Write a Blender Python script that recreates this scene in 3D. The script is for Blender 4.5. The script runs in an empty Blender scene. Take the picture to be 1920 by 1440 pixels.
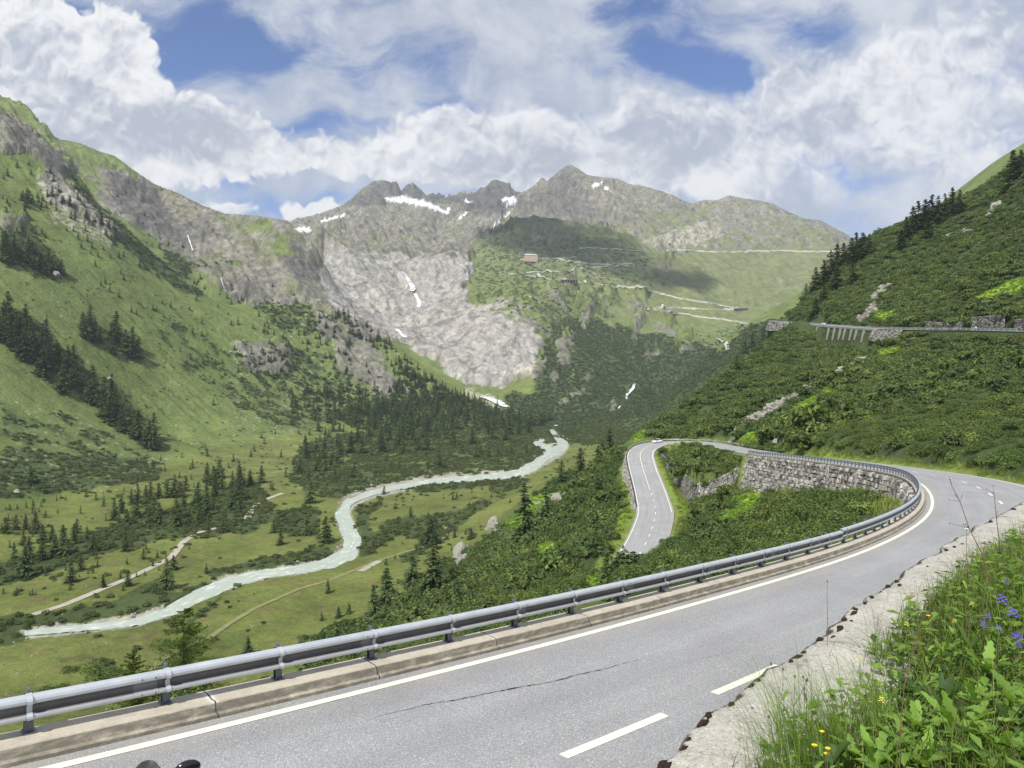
import bpy, bmesh, math, random, time
import numpy as np
from mathutils import Vector, Matrix, noise as mnoise
T0=time.time()
random.seed(7); RNG=np.random.default_rng(11)
SC=bpy.context.scene; COL=SC.collection
F=1397.0; HOR=686.0; CX=960.0
# ------------------------------------------------------------------ camera
cam_d=bpy.data.cameras.new("camera"); cam=bpy.data.objects.new("camera",cam_d); COL.objects.link(cam)
cam_d.sensor_width=36; cam_d.lens=36*F/1920; cam.location=(0,0,0); cam.rotation_euler=(math.pi/2,0,0)
cam_d.shift_y=-(720-HOR)/1920; cam_d.clip_start=0.1; cam_d.clip_end=60000
SC.camera=cam
# ------------------------------------------------------------------ light
SUN=Vector((-0.5,-0.866,0)).normalized()*math.cos(math.radians(50)); SUN.z=math.sin(math.radians(50))
sl=bpy.data.lights.new("sun",'SUN'); sl.energy=5.0; sl.angle=math.radians(0.5); sl.color=(1.0,0.955,0.88)
so=bpy.data.objects.new("sun",sl); COL.objects.link(so); so.rotation_euler=SUN.to_track_quat('Z','Y').to_euler()
SC.view_settings.view_transform='Standard'; SC.view_settings.look='None'; SC.view_settings.exposure=0.32; SC.view_settings.gamma=1
SC.cycles.max_bounces=5; SC.cycles.diffuse_bounces=2; SC.cycles.glossy_bounces=2; SC.cycles.transparent_max_bounces=32; SC.cycles.volume_bounces=0
SC.cycles.transmission_bounces=3
# ------------------------------------------------------------------ node helper
class NT:
    def __init__(s,tree): s.t=tree; s.n=tree.nodes; s.l=tree.links
    def new(s,typ,**kw):
        nd=s.n.new(typ)
        for k,v in kw.items(): setattr(nd,k,v)
        return nd
    def put(s,inp,v):
        if v is None: return
        if isinstance(v,bpy.types.NodeSocket): s.l.new(v,inp)
        elif isinstance(v,(tuple,list)) and inp.type=='RGBA' and len(v)==3: inp.default_value=(*v,1)
        else: inp.default_value=v
    def m(s,op,a,b=None,c=None,clamp=False):
        nd=s.new('ShaderNodeMath',operation=op,use_clamp=clamp)
        for i,v in enumerate((a,b,c)): s.put(nd.inputs[i],v)
        return nd.outputs[0]
    def vm(s,op,a,b=None,scale=None):
        nd=s.new('ShaderNodeVectorMath',operation=op); s.put(nd.inputs[0],a); s.put(nd.inputs[1],b)
        if scale is not None: s.put(nd.inputs['Scale'],scale)
        return nd.outputs[1] if op in('DOT_PRODUCT','LENGTH','DISTANCE') else nd.outputs[0]
    def mix(s,f,a,b,blend='MIX'):
        nd=s.new('ShaderNodeMix',data_type='RGBA',blend_type=blend); s.put(nd.inputs[0],f); s.put(nd.inputs[6],a); s.put(nd.inputs[7],b)
        return nd.outputs[2]
    def noise(s,vec,scale,detail=4,rough=0.55,dist=0.0,out=0,dim='3D',lac=2.0,typ=None):
        nd=s.new('ShaderNodeTexNoise',noise_dimensions=dim)
        if typ: nd.noise_type=typ
        s.put(nd.inputs['Vector'],vec); s.put(nd.inputs['Scale'],scale); s.put(nd.inputs['Detail'],detail); s.put(nd.inputs['Roughness'],rough); s.put(nd.inputs['Distortion'],dist); s.put(nd.inputs['Lacunarity'],lac)
        return nd.outputs[out]
    def vor(s,vec,scale,feature='F1',out=0,rand=1.0):
        nd=s.new('ShaderNodeTexVoronoi',feature=feature); s.put(nd.inputs['Vector'],vec); s.put(nd.inputs['Scale'],scale); s.put(nd.inputs['Randomness'],rand)
        return nd.outputs[out]
    def sm(s,x,a,b):
        nd=s.new('ShaderNodeMapRange',interpolation_type='SMOOTHSTEP'); s.put(nd.inputs[0],x); s.put(nd.inputs[1],a); s.put(nd.inputs[2],b); return nd.outputs[0]
    def attr(s,name,out=2):
        nd=s.new('ShaderNodeAttribute',attribute_name=name); return nd.outputs[out] if out is not None else nd.outputs[0]
    def sep(s,v):
        nd=s.new('ShaderNodeSeparateXYZ'); s.put(nd.inputs[0],v); return nd.outputs
    def comb(s,x,y,z):
        nd=s.new('ShaderNodeCombineXYZ')
        for i,v in enumerate((x,y,z)): s.put(nd.inputs[i],v)
        return nd.outputs[0]
    def mapping(s,v,scale=(1,1,1),rot=(0,0,0),loc=(0,0,0)):
        nd=s.new('ShaderNodeMapping'); s.put(nd.inputs[0],v); nd.inputs['Scale'].default_value=scale; nd.inputs['Rotation'].default_value=rot; nd.inputs['Location'].default_value=loc
        return nd.outputs[0]
    def bump(s,h,strength=0.5,dist=0.1):
        nd=s.new('ShaderNodeBump'); s.put(nd.inputs['Height'],h); nd.inputs['Strength'].default_value=strength; s.put(nd.inputs['Distance'],dist); return nd.outputs[0]
def material(name,fn=None,color=(0.5,0.5,0.5),rough=0.8,spec=0.3,metal=0.0):
    m=bpy.data.materials.new(name); m.use_nodes=True; nt=NT(m.node_tree)
    b=m.node_tree.nodes['Principled BSDF']; b.inputs['Base Color'].default_value=(*color,1); b.inputs['Roughness'].default_value=rough
    b.inputs['Specular IOR Level'].default_value=spec; b.inputs['Metallic'].default_value=metal
    pos=nt.new('ShaderNodeNewGeometry').outputs['Position']
    if fn:
        r=fn(nt,pos,b)
        if r is not None:
            if isinstance(r,tuple):
                nt.put(b.inputs['Base Color'],r[0])
                if r[1] is not None: nt.put(b.inputs['Normal'],r[1])
            else: nt.put(b.inputs['Base Color'],r)
    return m
def varied(name,c,amount=0.3,scale=3.0,rough=0.8,spec=0.25,metal=0.0,bump=0.0,bd=0.02):
    def fn(nt,pos,b):
        n=nt.noise(pos,scale,5,0.6)
        f=nt.m('MULTIPLY_ADD',n,2*amount,1-amount)
        col=nt.vm('SCALE',tuple(c),scale=f)
        bp=nt.bump(n,bump,bd) if bump else None
        return (col,bp)
    return material(name,fn,c,rough,spec,metal)
# ------------------------------------------------------------------ object helpers
def tag(o,label=None,cat=None,group=None,kind=None):
    if label: o['label']=label
    if cat: o['category']=cat
    if group: o['group']=group
    if kind: o['kind']=kind
    return o
def link(o,parent=None):
    COL.objects.link(o)
    if parent is not None: o.parent=parent
    return o
def mesh_obj(name,V,Fc,mat,parent=None,smooth=False):
    me=bpy.data.meshes.new(name); me.from_pydata([tuple(v) for v in V],[],[tuple(f) for f in Fc]); 
    for m in (mat if isinstance(mat,(list,tuple)) else [mat]): me.materials.append(m)
    if smooth: me.shade_smooth()
    me.update()
    return link(bpy.data.objects.new(name,me),parent)
def empty(name,loc=(0,0,0),rz=0):
    o=bpy.data.objects.new(name,None); o.location=loc; o.rotation_euler=(0,0,rz); o.empty_display_size=0.2; return link(o)
class MB:
    def __init__(s): s.v=[]; s.f=[]; s.mi=[]
    def add(s,V,Fc,mi=0):
        b=len(s.v); s.v+=[tuple(v) for v in V]; s.f+=[tuple(b+i for i in f) for f in Fc]; s.mi+=[mi]*len(Fc)
    def box(s,c,size,rz=0,mi=0,M=None):
        x,y,z=[d/2 for d in size]; P=[Vector((a*x,b*y,d*z)) for d in(-1,1) for b in(-1,1) for a in(-1,1)]
        R=Matrix.Rotation(rz,3,'Z'); P=[R@p+Vector(c) for p in P]
        if M is not None: P=[M@p for p in P]
        s.add(P,[(0,2,3,1),(4,5,7,6),(0,1,5,4),(2,6,7,3),(0,4,6,2),(1,3,7,5)],mi)
    def tube(s,pts,rad,n=8,mi=0,cap=True):
        pts=[Vector(p) for p in pts]; rad=rad if isinstance(rad,(list,tuple)) else [rad]*len(pts); rings=[]; V=[]; Fc=[]
        for i,p in enumerate(pts):
            d=(pts[min(i+1,len(pts)-1)]-pts[max(i-1,0)]).normalized()
            u=d.cross(Vector((0,0,1))); u=u.normalized() if u.length>1e-3 else Vector((1,0,0)); w=d.cross(u)
            V+=[p+(u*math.cos(2*math.pi*k/n)+w*math.sin(2*math.pi*k/n))*rad[i] for k in range(n)]
        for i in range(len(pts)-1):
            for k in range(n): Fc.append((i*n+k,i*n+(k+1)%n,(i+1)*n+(k+1)%n,(i+1)*n+k))
        if cap: Fc.append(tuple(range(n-1,-1,-1))); Fc.append(tuple((len(pts)-1)*n+k for k in range(n)))
        s.add(V,Fc,mi)
    def ball(s,c,r,seg=10,rings=6,mi=0,M=None):
        V=[];Fc=[]; r=r if isinstance(r,(tuple,list)) else (r,r,r)
        for i in range(rings+1):
            a=math.pi*i/rings
            for k in range(seg):
                b=2*math.pi*k/seg; p=Vector((r[0]*math.sin(a)*math.cos(b),r[1]*math.sin(a)*math.sin(b),r[2]*math.cos(a)))
                if M is not None: p=M@p
                V.append(p+Vector(c))
        for i in range(rings):
            for k in range(seg): Fc.append((i*seg+k,(i+1)*seg+k,(i+1)*seg+(k+1)%seg,i*seg+(k+1)%seg))
        s.add(V,Fc,mi)
    def build(s,name,mat,parent=None,smooth=False):
        o=mesh_obj(name,s.v,s.f,mat,parent,smooth)
        if isinstance(mat,(list,tuple)): o.data.polygons.foreach_set('material_index',s.mi)
        return o
def at(px,py,D): return Vector(((px-CX)/F*D, D, (HOR-py)/F*D))
def atz(px,py,z):
    D=(HOR-py)/F; return at(px,py,z/D)
# ------------------------------------------------------------------ numpy noise
_P=RNG.permutation(512); _G=RNG.normal(size=(512,2)); _G/=np.linalg.norm(_G,axis=1)[:,None]
def pnoise(x,y,seed=0):
    xi=np.floor(x).astype(np.int64); yi=np.floor(y).astype(np.int64); fx=x-xi; fy=y-yi
    u=fx*fx*fx*(fx*(fx*6-15)+10); v=fy*fy*fy*(fy*(fy*6-15)+10)
    def g(a,b,dx,dy):
        h=_P[(_P[(a+seed*37)&511]+b)&511]; G=_G[h]; return G[...,0]*dx+G[...,1]*dy
    n00=g(xi,yi,fx,fy); n10=g(xi+1,yi,fx-1,fy); n01=g(xi,yi+1,fx,fy-1); n11=g(xi+1,yi+1,fx-1,fy-1)
    return (n00+(n10-n00)*u+(n01-n00)*v+(n00-n10-n01+n11)*u*v)*1.5
def fbm(x,y,octv=5,seed=0,gain=0.5,ridged=False):
    s=0;a=1;t=0
    for i in range(octv):
        n=pnoise(x,y,seed+i)
        if ridged: n=1-2*np.abs(n)
        s=s+a*n; t+=a; a*=gain; x=x*2.03+13.1; y=y*2.03+7.7
    return s/t
# ------------------------------------------------------------------ sky: physical sky with cloud layers laid out by direction
w=bpy.data.worlds.new("World"); SC.world=w; w.use_nodes=True; nt=NT(w.node_tree); bg=nt.n['Background']
w.cycles.sampling_method='MANUAL'; w.cycles.sample_map_resolution=512
sky=nt.new('ShaderNodeTexSky',sky_type='NISHITA'); sky.sun_disc=False; sky.sun_elevation=math.radians(50); sky.sun_rotation=math.atan2(SUN.x,SUN.y); sky.altitude=1900; sky.air_density=1.0; sky.dust_density=0.3; sky.ozone_density=1.6
gen=nt.new('ShaderNodeTexCoord').outputs['Generated']; d=nt.sep(gen)
yy=nt.m('MAXIMUM',nt.m('ABSOLUTE',d[1]),0.12); u=nt.m('DIVIDE',d[0],yy); v=nt.m('DIVIDE',nt.m('ADD',d[2],0.0),yy)
front=nt.sm(d[1],-0.1,0.1)
uv=nt.comb(u,v,nt.m('MULTIPLY',nt.m('SUBTRACT',1.0,front),3.7))
def n01(vec,scale,detail,rough,dist=0,out=0): return nt.noise(vec,scale,detail,rough,dist,out)
wn=n01(uv,5.0,2,0.6,0,1); wv=nt.vm('SCALE',nt.vm('SUBTRACT',wn,(0.5,0.5,0.5)),scale=0.13); uvw=nt.vm('ADD',uv,wv)
wn2=n01(uv,22.0,2,0.6,0,1); uvc=nt.vm('ADD',uv,nt.vm('SCALE',nt.vm('SUBTRACT',wn2,(0.5,0.5,0.5)),scale=0.035)); uvc=nt.vm('ADD',uvc,nt.vm('SCALE',wv,scale=0.35))
def blob(px,py,rx,ry,a,vec,rot=0):
    s=nt.vm('SUBTRACT',vec,((px-CX)/F,(HOR-py)/F,0)); s=nt.mapping(s,rot=(0,0,math.radians(rot))); s=nt.vm('MULTIPLY',s,(F/rx,F/ry,0)); l=nt.vm('DOT_PRODUCT',s,s)
    return nt.m('MULTIPLY',nt.m('EXPONENT',nt.m('MULTIPLY',l,-1.0)),a)
def total(L):
    r=L[0]
    for x in L[1:]: r=nt.m('ADD',r,x)
    return r
def deriv(f,vec,off): return nt.m('SUBTRACT',f(vec),f(nt.vm('ADD',vec,off)))
# high thin sheet with blue holes
holes=total([blob(*a) for a in [(370,85,120,75,1.3,uvw),(500,95,80,30,.7,uvw),(130,12,80,26,1.2,uvw),(420,335,80,26,.85,uvw),(575,245,75,26,.8,uvw),(690,232,50,14,.5,uvw),(865,196,60,26,.8,uvw),(1330,118,150,36,1.15,uvw,14),(1120,222,70,18,.9,uvw),(1190,10,90,30,.8,uvw),(1545,55,90,30,.75,uvw,25),(480,385,130,20,.6,uvw),(1320,358,70,16,.4,uvw),(1000,150,120,30,.25,uvw),(680,120,120,50,.15,uvw),(1640,445,60,20,.4,uvw),(380,40,110,40,.5,uvw)]])
hn=n01(nt.mapping(uvw,rot=(0,0,-.35),scale=(1,2.1,1)),4.5,8,0.66)
sheet=nt.m('SUBTRACT',nt.m('ADD',nt.m('MULTIPLY',nt.m('SUBTRACT',hn,0.5),3.3),0.84),nt.m('MULTIPLY',holes,.80)); aS=nt.m('MULTIPLY',nt.sm(sheet,0.0,1.0),0.95)
tex=n01(uvw,11.0,4,0.62); colS=nt.mix(nt.sm(tex,0.32,0.68),(0.44,0.50,0.63),(0.72,0.75,0.81))
# cumulus
cb=total([blob(*a) for a in [(20,110,200,110,1.2,uvc),(228,70,46,66,1.1,uvc),(215,190,110,90,.9,uvc),(350,250,120,75,1.0,uvc),(440,270,95,50,.85,uvc),(150,290,250,90,1.0,uvc),(90,60,60,50,.5,uvc),
 (600,400,90,22,.8,uvc),(430,390,60,18,.6,uvc),(580,300,60,26,.5,uvc),(700,290,120,50,.8,uvc),(810,235,55,36,.75,uvc),(960,250,150,60,1.05,uvc),(1100,300,220,70,.8,uvc),(1200,190,42,48,.95,uvc),(1225,260,110,60,.8,uvc),(1380,250,150,80,.8,uvc),(1460,130,40,50,.8,uvc),(1520,210,120,80,.8,uvc),(1680,140,130,80,.8,uvc),(1800,250,240,140,.8,uvc),(1850,60,120,80,.6,uvc),(1300,360,300,50,.5,uvc),(900,330,260,40,.6,uvc)]])
def puff(v_):
    r=None
    for sc_,am in ((13.0,.5),(29.0,.3),(63.0,.2)):
        t=nt.m('MULTIPLY',nt.m('ABSOLUTE',nt.m('SUBTRACT',n01(v_,sc_,0,.5),0.5)),am*4.2); r=t if r is None else nt.m('ADD',r,t)
    return r
pf=puff(uvc); ns=n01(uvc,7.0,5,0.6)
cd=nt.m('ADD',cb,nt.m('ADD',nt.m('MULTIPLY',nt.m('SUBTRACT',pf,0.5),0.42),nt.m('MULTIPLY',nt.m('SUBTRACT',ns,0.5),0.95)))
rgt=nt.sm(u,-.25,.15); aC=nt.m('MULTIPLY',nt.sm(cd,nt.m('SUBTRACT',.40,nt.m('MULTIPLY',rgt,.05)),nt.m('ADD',.60,nt.m('MULTIPLY',rgt,.30))),nt.m('SUBTRACT',1.0,nt.m('MULTIPLY',rgt,.12)))
rel=nt.m('MULTIPLY',deriv(puff,uvc,(-0.004,0.010,0)),0.45)
reln=nt.m('MULTIPLY',deriv(lambda q:n01(q,9.0,5,0.6),uvc,(-0.012,0.03,0)),1.35)
core=nt.sm(cd,0.65,1.7); low=n01(uvw,4.0,3,0.6)
br=nt.m('ADD',nt.m('SUBTRACT',0.83,nt.m('MULTIPLY',core,0.30)),nt.m('ADD',rel,reln)); br=nt.m('ADD',br,nt.m('MULTIPLY',nt.m('SUBTRACT',low,0.5),0.9)); br=nt.m('MAXIMUM',nt.m('MINIMUM',br,1.05),0.40)
colC=nt.mix(nt.sm(br,0.40,1.02),(0.46,0.50,0.60),(0.95,0.95,0.96))
# assemble (radiance before the background strength)
BS=0.12
skyc=nt.vm('MULTIPLY',sky.outputs[0],(0.46,0.64,0.95))
c1=nt.mix(aS,skyc,nt.vm('SCALE',colS,scale=0.80/BS)); c2=nt.mix(aC,c1,nt.vm('SCALE',colC,scale=0.82/BS))
hz=nt.sm(v,0.24,0.02); c2=nt.mix(nt.m('MULTIPLY',hz,0.35),c2,tuple(x*0.72/BS for x in (0.50,0.60,0.80)))
c2=nt.mix(nt.sm(d[2],-0.01,-0.05),c2,tuple(x/BS for x in (0.10,0.12,0.08)))
nt.l.new(c2,bg.inputs[0]); bg.inputs[1].default_value=BS
# ------------------------------------------------------------------ road paths (world X,Y,Z)
def catmull(P,step=1.0):
    P=[np.array(p,float) for p in P]; out=[]
    for i in range(len(P)-1):
        p0=P[max(i-1,0)];p1=P[i];p2=P[i+1];p3=P[min(i+2,len(P)-1)]
        n=max(2,int(np.linalg.norm(p2-p1)/step)*2)
        for k in range(n):
            t=k/n; out.append(0.5*((2*p1)+(-p0+p2)*t+(2*p0-5*p1+4*p2-p3)*t*t+(-p0+3*p1-3*p2+p3)*t**3))
    out.append(P[-1]); out=np.array(out)
    for _ in range(6): out[1:-1]=out[1:-1]*0.5+(out[:-2]+out[2:])*0.25
    d=np.r_[0,np.cumsum(np.linalg.norm(np.diff(out,axis=0),axis=1))]
    s=np.arange(0,d[-1],step); return np.stack([np.interp(s,d,out[:,k]) for k in range(3)],1)
def normals(P):
    t=np.gradient(P[:,:2],axis=0); t/=np.linalg.norm(t,axis=1)[:,None]+1e-9
    return np.stack([t[:,1],-t[:,0]],1)   # to the right of travel
def offset(P,o,dz=0.0):
    n=normals(P); o=np.asarray(o); q=P.copy(); q[:,:2]+=n*(o[:,None] if o.ndim else o); q[:,2]+=dz; return q
Lp=[(-17,1.5,-4.6),(-12,5.0,-4.95)]+[tuple(at(*a)) for a in [(100,1440,9.8),(600,1327,12.2),(1000,1220,15.7),(1240,1153,18.85),(1447,1087,23.3),(1605,1042,28.2),(1717,986,36.8),(1744,960,43.3),(1749,937,50),(1737,915,57.5),(1715,901,66),(1680,891,75),(1640,883,84),(1560,871,102),(1500,863,118),(1430,855,142),(1402,851,162)]]
LL=catmull(Lp,1.0)
LC=offset(LL,3.9)
Cp=[tuple(p) for p in LC[:-14:14]]+[tuple(at(*a)) for a in [(1378,841,210),(1352,836,235),(1325,831,256),(1290,829,270),(1252,830,274),(1224,834,269),(1206,843,257),(1201,855,246),(1205,875,233),(1209,888,226),(1218,915,208),(1224,936,197),(1229,961,184),(1223,988,172),(1208,1024,158),(1180,1065,147),(1140,1110,138),(1090,1150,132)]]
ROAD=catmull(Cp,1.0); NR=len(ROAD)
UP=catmull([tuple(at(*a)) for a in [(2300,640,150),(2100,626,205),(1920,621,250),(1840,620,283),(1750,619,312),(1640,616,362),(1540,609,430),(1480,605,480),(1450,603,512)]],2.0)
# s index where the road passes key spots
def s_near(X,Y): return int(np.argmin((ROAD[:,0]-X)**2+(ROAD[:,1]-Y)**2))
S_BEND=s_near(28,50); S_W0=s_near(24,36); S_W1=s_near(54,150); S_TOP=s_near(57,274)
# ------------------------------------------------------------------ terrain control points
CT=[]
def C(px,py,D): CT.append((px,math.log(D),(HOR-py)/F*D))
def Z(px,z,D): CT.append((px,math.log(D),z))
def ZF(px,py,z): D=z*F/(HOR-py); CT.append((px,math.log(D),z))
def line(P,back=None,drop=25,step=24,smooth=False):
    P=sorted(P); xs=[p[0] for p in P]; n=max(1,int((xs[-1]-xs[0])/step))
    for x in np.linspace(xs[0],xs[-1],n+1):
        y=np.interp(x,xs,[p[1] for p in P]); D=math.exp(np.interp(x,xs,[math.log(p[2]) for p in P])); C(x,y,D)
        if back:
            z=(HOR-y)/F*D; Z(x,z-drop,D*back)
# valley floor
for D in (235,280,340,420,520): 
    for px in (100,300,500,700,850): 
        if (px>550 and D<300) or (px>750 and D<400): continue
        Z(px,-92,D)
for D in (420,520,640,800): 
    for px in (300,450,600,750,900): Z(px,-92 if D<700 else -91,D)
for px in (980,): 
    for D in (640,800,950): Z(px,-91,D)
for px in (1050,1100,1150,1200): 
    for D in (850,1000): Z(px,-91,D)
for px in (620,700,800,900,1000,1050): Z(px,-90,950)
for a in [(900,-88,1080),(1000,-88,1100),(1100,-89,1090)]: Z(*a)
# left foot fans and slope
for a in [(0,1000,391),(0,900,520),(0,800,620),(0,700,700),(0,600,780),(0,500,870),(0,400,980),(0,300,1120),
 (-260,1050,360),(-260,900,470),(-260,750,590),(-260,600,690),(-260,400,850),(-260,200,1030),
 (150,1000,405),(150,900,555),(150,850,640),(150,760,740),(150,640,850),(150,500,1000),(150,400,1130),
 (300,860,700),(300,800,780),(300,700,930),(300,600,1040),(300,520,1160),(450,840,810),(400,800,880),(400,700,1030),(400,600,1150),
 (500,780,960),(500,700,1110),(500,640,1170),(600,815,985),(600,780,1070),(600,700,1200),(600,640,1270),(680,740,1180),(700,700,1260),(700,650,1330),
 (700,775,1110),(800,765,1180),(860,770,1210),(920,790,1200),(800,730,1240)]: C(*a)
line([(-260,20,1250),(0,200,1300),(60,235,1310),(100,276,1318),(130,306,1320),(190,392,1300),(240,432,1280),(290,482,1260),(340,522,1250),(400,565,1230)],1.07,40)
line([(430,572,1300),(480,575,1390),(560,566,1420),(600,572,1420),(640,588,1400),(700,616,1380),(760,662,1340),(820,706,1300),(870,742,1270),(905,764,1250)],1.06,30)
# second mountain
line([(-100,180,2050),(80,250,2000),(150,268,1980),(215,293,1950),(250,318,1930),(290,345,1900),(330,360,1880),(380,385,1850),(420,400,1820),(480,404,1800),(540,414,1750),(560,432,1740),(590,472,1720),(605,512,1700),(612,545,1690)],1.08,60)
for a in [(300,410,1820),(300,470,1600),(400,450,1700),(400,520,1480),(480,480,1660),(480,550,1500),(560,500,1660),(560,545,1550),(200,370,1750),(150,320,1800),(240,420,1600)]: C(*a)
# polished slab basin
for a in [(640,480,2300),(620,560,1850),(700,485,2600),(760,482,2750),(820,490,2750),(860,470,2850),(640,600,1800),(700,560,2100),(700,620,1900),(770,540,2300),(780,590,2050),(830,660,1700),(760,650,1600),(900,640,1720),(980,650,1650),(1000,560,1900),(900,540,2200),(840,520,2450),(870,720,1480),(960,722,1470),(820,715,1440),(1005,700,1480),(900,590,1950),(950,600,1800),
 (905,750,1400),(960,772,1320),(1000,782,1250),(1040,800,1150)]: C(*a)
# skyline
SKY=[(470,440,4100),(540,418,4200),(560,410,4250),(600,400,4300),(640,385,4400),(660,372,4450),(680,352,4500),(700,340,4500),(720,338,4500),(738,342,4500),(748,341,4500),(753,356,4520),(764,346,4600),(775,342,4600),(786,352,4600),(799,364,4600),(840,368,4700),(872,362,4700),(896,358,4700),(912,350,4650),(922,340,4600),(935,337,4600),(950,342,4600),(965,352,4550),(975,363,4500),(990,358,4450),(1002,350,4400),(1010,338,4400),(1017,333,4400),(1023,339,4380),(1028,338,4350),(1042,325,4300),(1056,315,4300),(1070,309,4300),(1085,316,4300),(1102,328,4350),(1130,332,4400),(1160,335,4450),(1180,345,4500),(1200,347,4500),(1230,355,4500),(1260,365,4550),(1280,375,4600),(1297,382,4600),(1320,374,4500),(1345,375,4450),(1356,370,4400),(1368,366,4400),(1385,370,4400),(1420,375,4350),(1450,382,4300),(1480,398,4250),(1510,410,4200),(1540,413,4100),(1560,425,4000),(1590,440,3900),(1620,462,3800),(1660,500,3700),(1720,540,3600)]
line(SKY,1.06,160,step=9)
# slopes below the skyline
for a in [(600,440,3700),(640,430,3800),(560,445,3500),(700,380,4300),(720,372,4350),(760,378,4400),(800,380,4450),(840,395,4250),(700,420,3700),(760,430,3600),(820,430,3600),(700,460,3000),(640,460,2900),(780,470,3000),(880,400,4000),(940,385,4150),(900,430,3500),(850,450,3200),(980,395,3900),(1020,375,3900),(1070,345,4100),(1100,380,3800),(1150,370,4000),(1150,400,3650),(1200,400,3700),(1200,435,3350),(1260,410,3800),(1260,450,3400),(1330,420,3900),(1330,455,3400),(1400,420,3900),(1400,450,3450),(1480,440,3800),(1540,450,3650)]: C(*a)
line([(870,460,2900),(920,428,3000),(960,411,3050),(1000,404,3100),(1060,412,3100),(1120,411,3100),(1160,426,3100),(1200,448,3080),(1240,468,3050)],1.04,35)
line([(1250,470,3150),(1400,471,3200),(1590,471,3250)])
for a in [(900,480,2700),(950,500,2550),(995,490,2650),(1060,470,2800),(1000,440,2900),(1100,440,2950),(1100,500,2650),(1200,500,2800),(1050,560,2200),(1000,530,2450),(1100,560,2350),(1200,560,2450),(1050,620,1900),(1100,640,1850),(1020,690,1550),(1100,720,1520),(1050,760,1330),(1100,790,1200),(1200,640,2050),(1200,720,1500),(1180,770,1280),(1150,690,1650),
 (1300,500,2950),(1300,560,2600),(1300,620,2150),(1350,600,2350),(1400,520,2950),(1400,570,2600),(1400,606,2350),(1450,590,2450),(1500,530,2900),(1500,570,2600),(1560,510,3000),(1300,660,1900),(1250,690,1700),(1600,490,3150)]: C(*a)
# dark scrub slope right of the gully, rising to the grassy back ridge
line([(1250,738,1340),(1300,702,1370),(1340,655,1420),(1400,614,1460),(1440,598,1500),(1480,582,1560),(1520,556,1640),(1590,500,1780),(1630,462,1850),(1680,436,1850),(1750,392,1750),(1790,360,1700),(1860,306,1600),(1920,268,1500),(2180,90,1300)],1.1,80)
for a in [(1350,690,1100),(1400,660,1150),(1300,740,1080),(1240,770,1080),(1500,600,1250),(1600,540,1300),(1750,450,1300),(1900,330,1200)]: C(*a)
# near right hill crest
line([(1196,812,335),(1240,788,345),(1290,754,360),(1340,720,385),(1370,696,400),(1400,662,440),(1440,625,490),(1480,600,525),(1510,565,545),(1540,528,560),(1575,497,580),(1610,476,600),(1660,448,600),(1720,420,590),(1790,390,570),(1860,346,545),(1920,300,520),(2180,130,450)],1.12,30)
for a in [(1920,905,62),(1920,850,80),(1920,790,100),(1920,730,130),(1920,680,175),(1920,648,235),(1920,600,262),(1920,540,300),(1920,450,370),(1920,370,440),
 (2180,900,55),(2180,780,85),(2180,650,180),(2180,560,240),(2180,400,330),(2180,250,400),
 (1820,890,75),(1820,800,115),(1820,700,190),(1820,655,265),(1820,600,300),(1820,520,390),(1820,430,490),
 (1750,850,95),(1750,800,130),(1750,740,180),(1750,690,240),(1750,650,290),(1750,600,325),(1750,540,390),(1750,470,470),
 (1640,850,112),(1640,780,165),(1640,710,250),(1640,655,335),(1640,590,395),(1640,540,470),
 (1500,852,132),(1500,780,190),(1500,710,290),(1500,660,390),(1540,640,405),(1540,580,490),
 (1400,838,190),(1400,770,270),(1400,700,370),(1300,818,305),(1300,780,335),(1250,815,320),
 # left flank below the lower road down to the valley
 (1165,850,300),(1150,870,275),(1140,950,205),(1130,1010,165),(1150,1060,137),(1100,890,360),(1100,960,240),(1100,1030,155),(1100,1090,85),(1100,1120,50),
 (1060,880,440),(1000,960,385),(1000,1010,285),(1000,1060,190),(1000,1110,120),(1000,1160,62),(900,1030,350),(900,1080,255),(900,1130,175),(900,1190,90),(800,1095,295),(800,1150,212),(800,1195,140),(800,1240,75),
 (700,1165,262),(700,1205,190),(700,1245,115),(600,1215,238),(600,1245,165),(600,1275,100),
 # hollow between the two road legs
 (1200,1070,120),(1200,1100,80),(1200,1115,50),(1250,1005,160),(1250,1055,112),(1250,1095,65),(1300,965,172),(1300,1010,120),(1300,1060,75),(1350,965,140),(1350,1015,95),(1350,1060,55),(1400,915,150),(1400,960,120),(1400,1010,75),
 (1450,930,128),(1450,985,85),(1450,1045,40),(1500,935,108),(1500,985,70),(1500,1025,40),(1560,930,95),(1560,980,60),(1620,925,80),(1620,960,55),(1670,935,67),(1690,950,54),(1300,1090,40),(1150,1125,40),(1270,935,190)]: C(*a)
for px in (-260,0,300,500): 
    for z,D in ((-12,18),(-24,40),(-46,80),(-68,125),(-88,190)): Z(px,z,D)
for px in (700,): Z(px,-22,40); Z(px,-36,75)
for px in (900,1050,1200): Z(px,-10.5,24)
for X,Y,z in [(20,18,-2.5),(32,24,-3.5),(42,34,-5),(52,44,-7),(12,9,-2.2),(48,54,-8.8)]: Z(CX+F*X/Y,z,Y)
for i in range(0,NR,12):
    X,Y,z=ROAD[i]
    if Y>4 and -300<CX+F*X/Y<2250: Z(CX+F*X/Y,z,Y)
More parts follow.
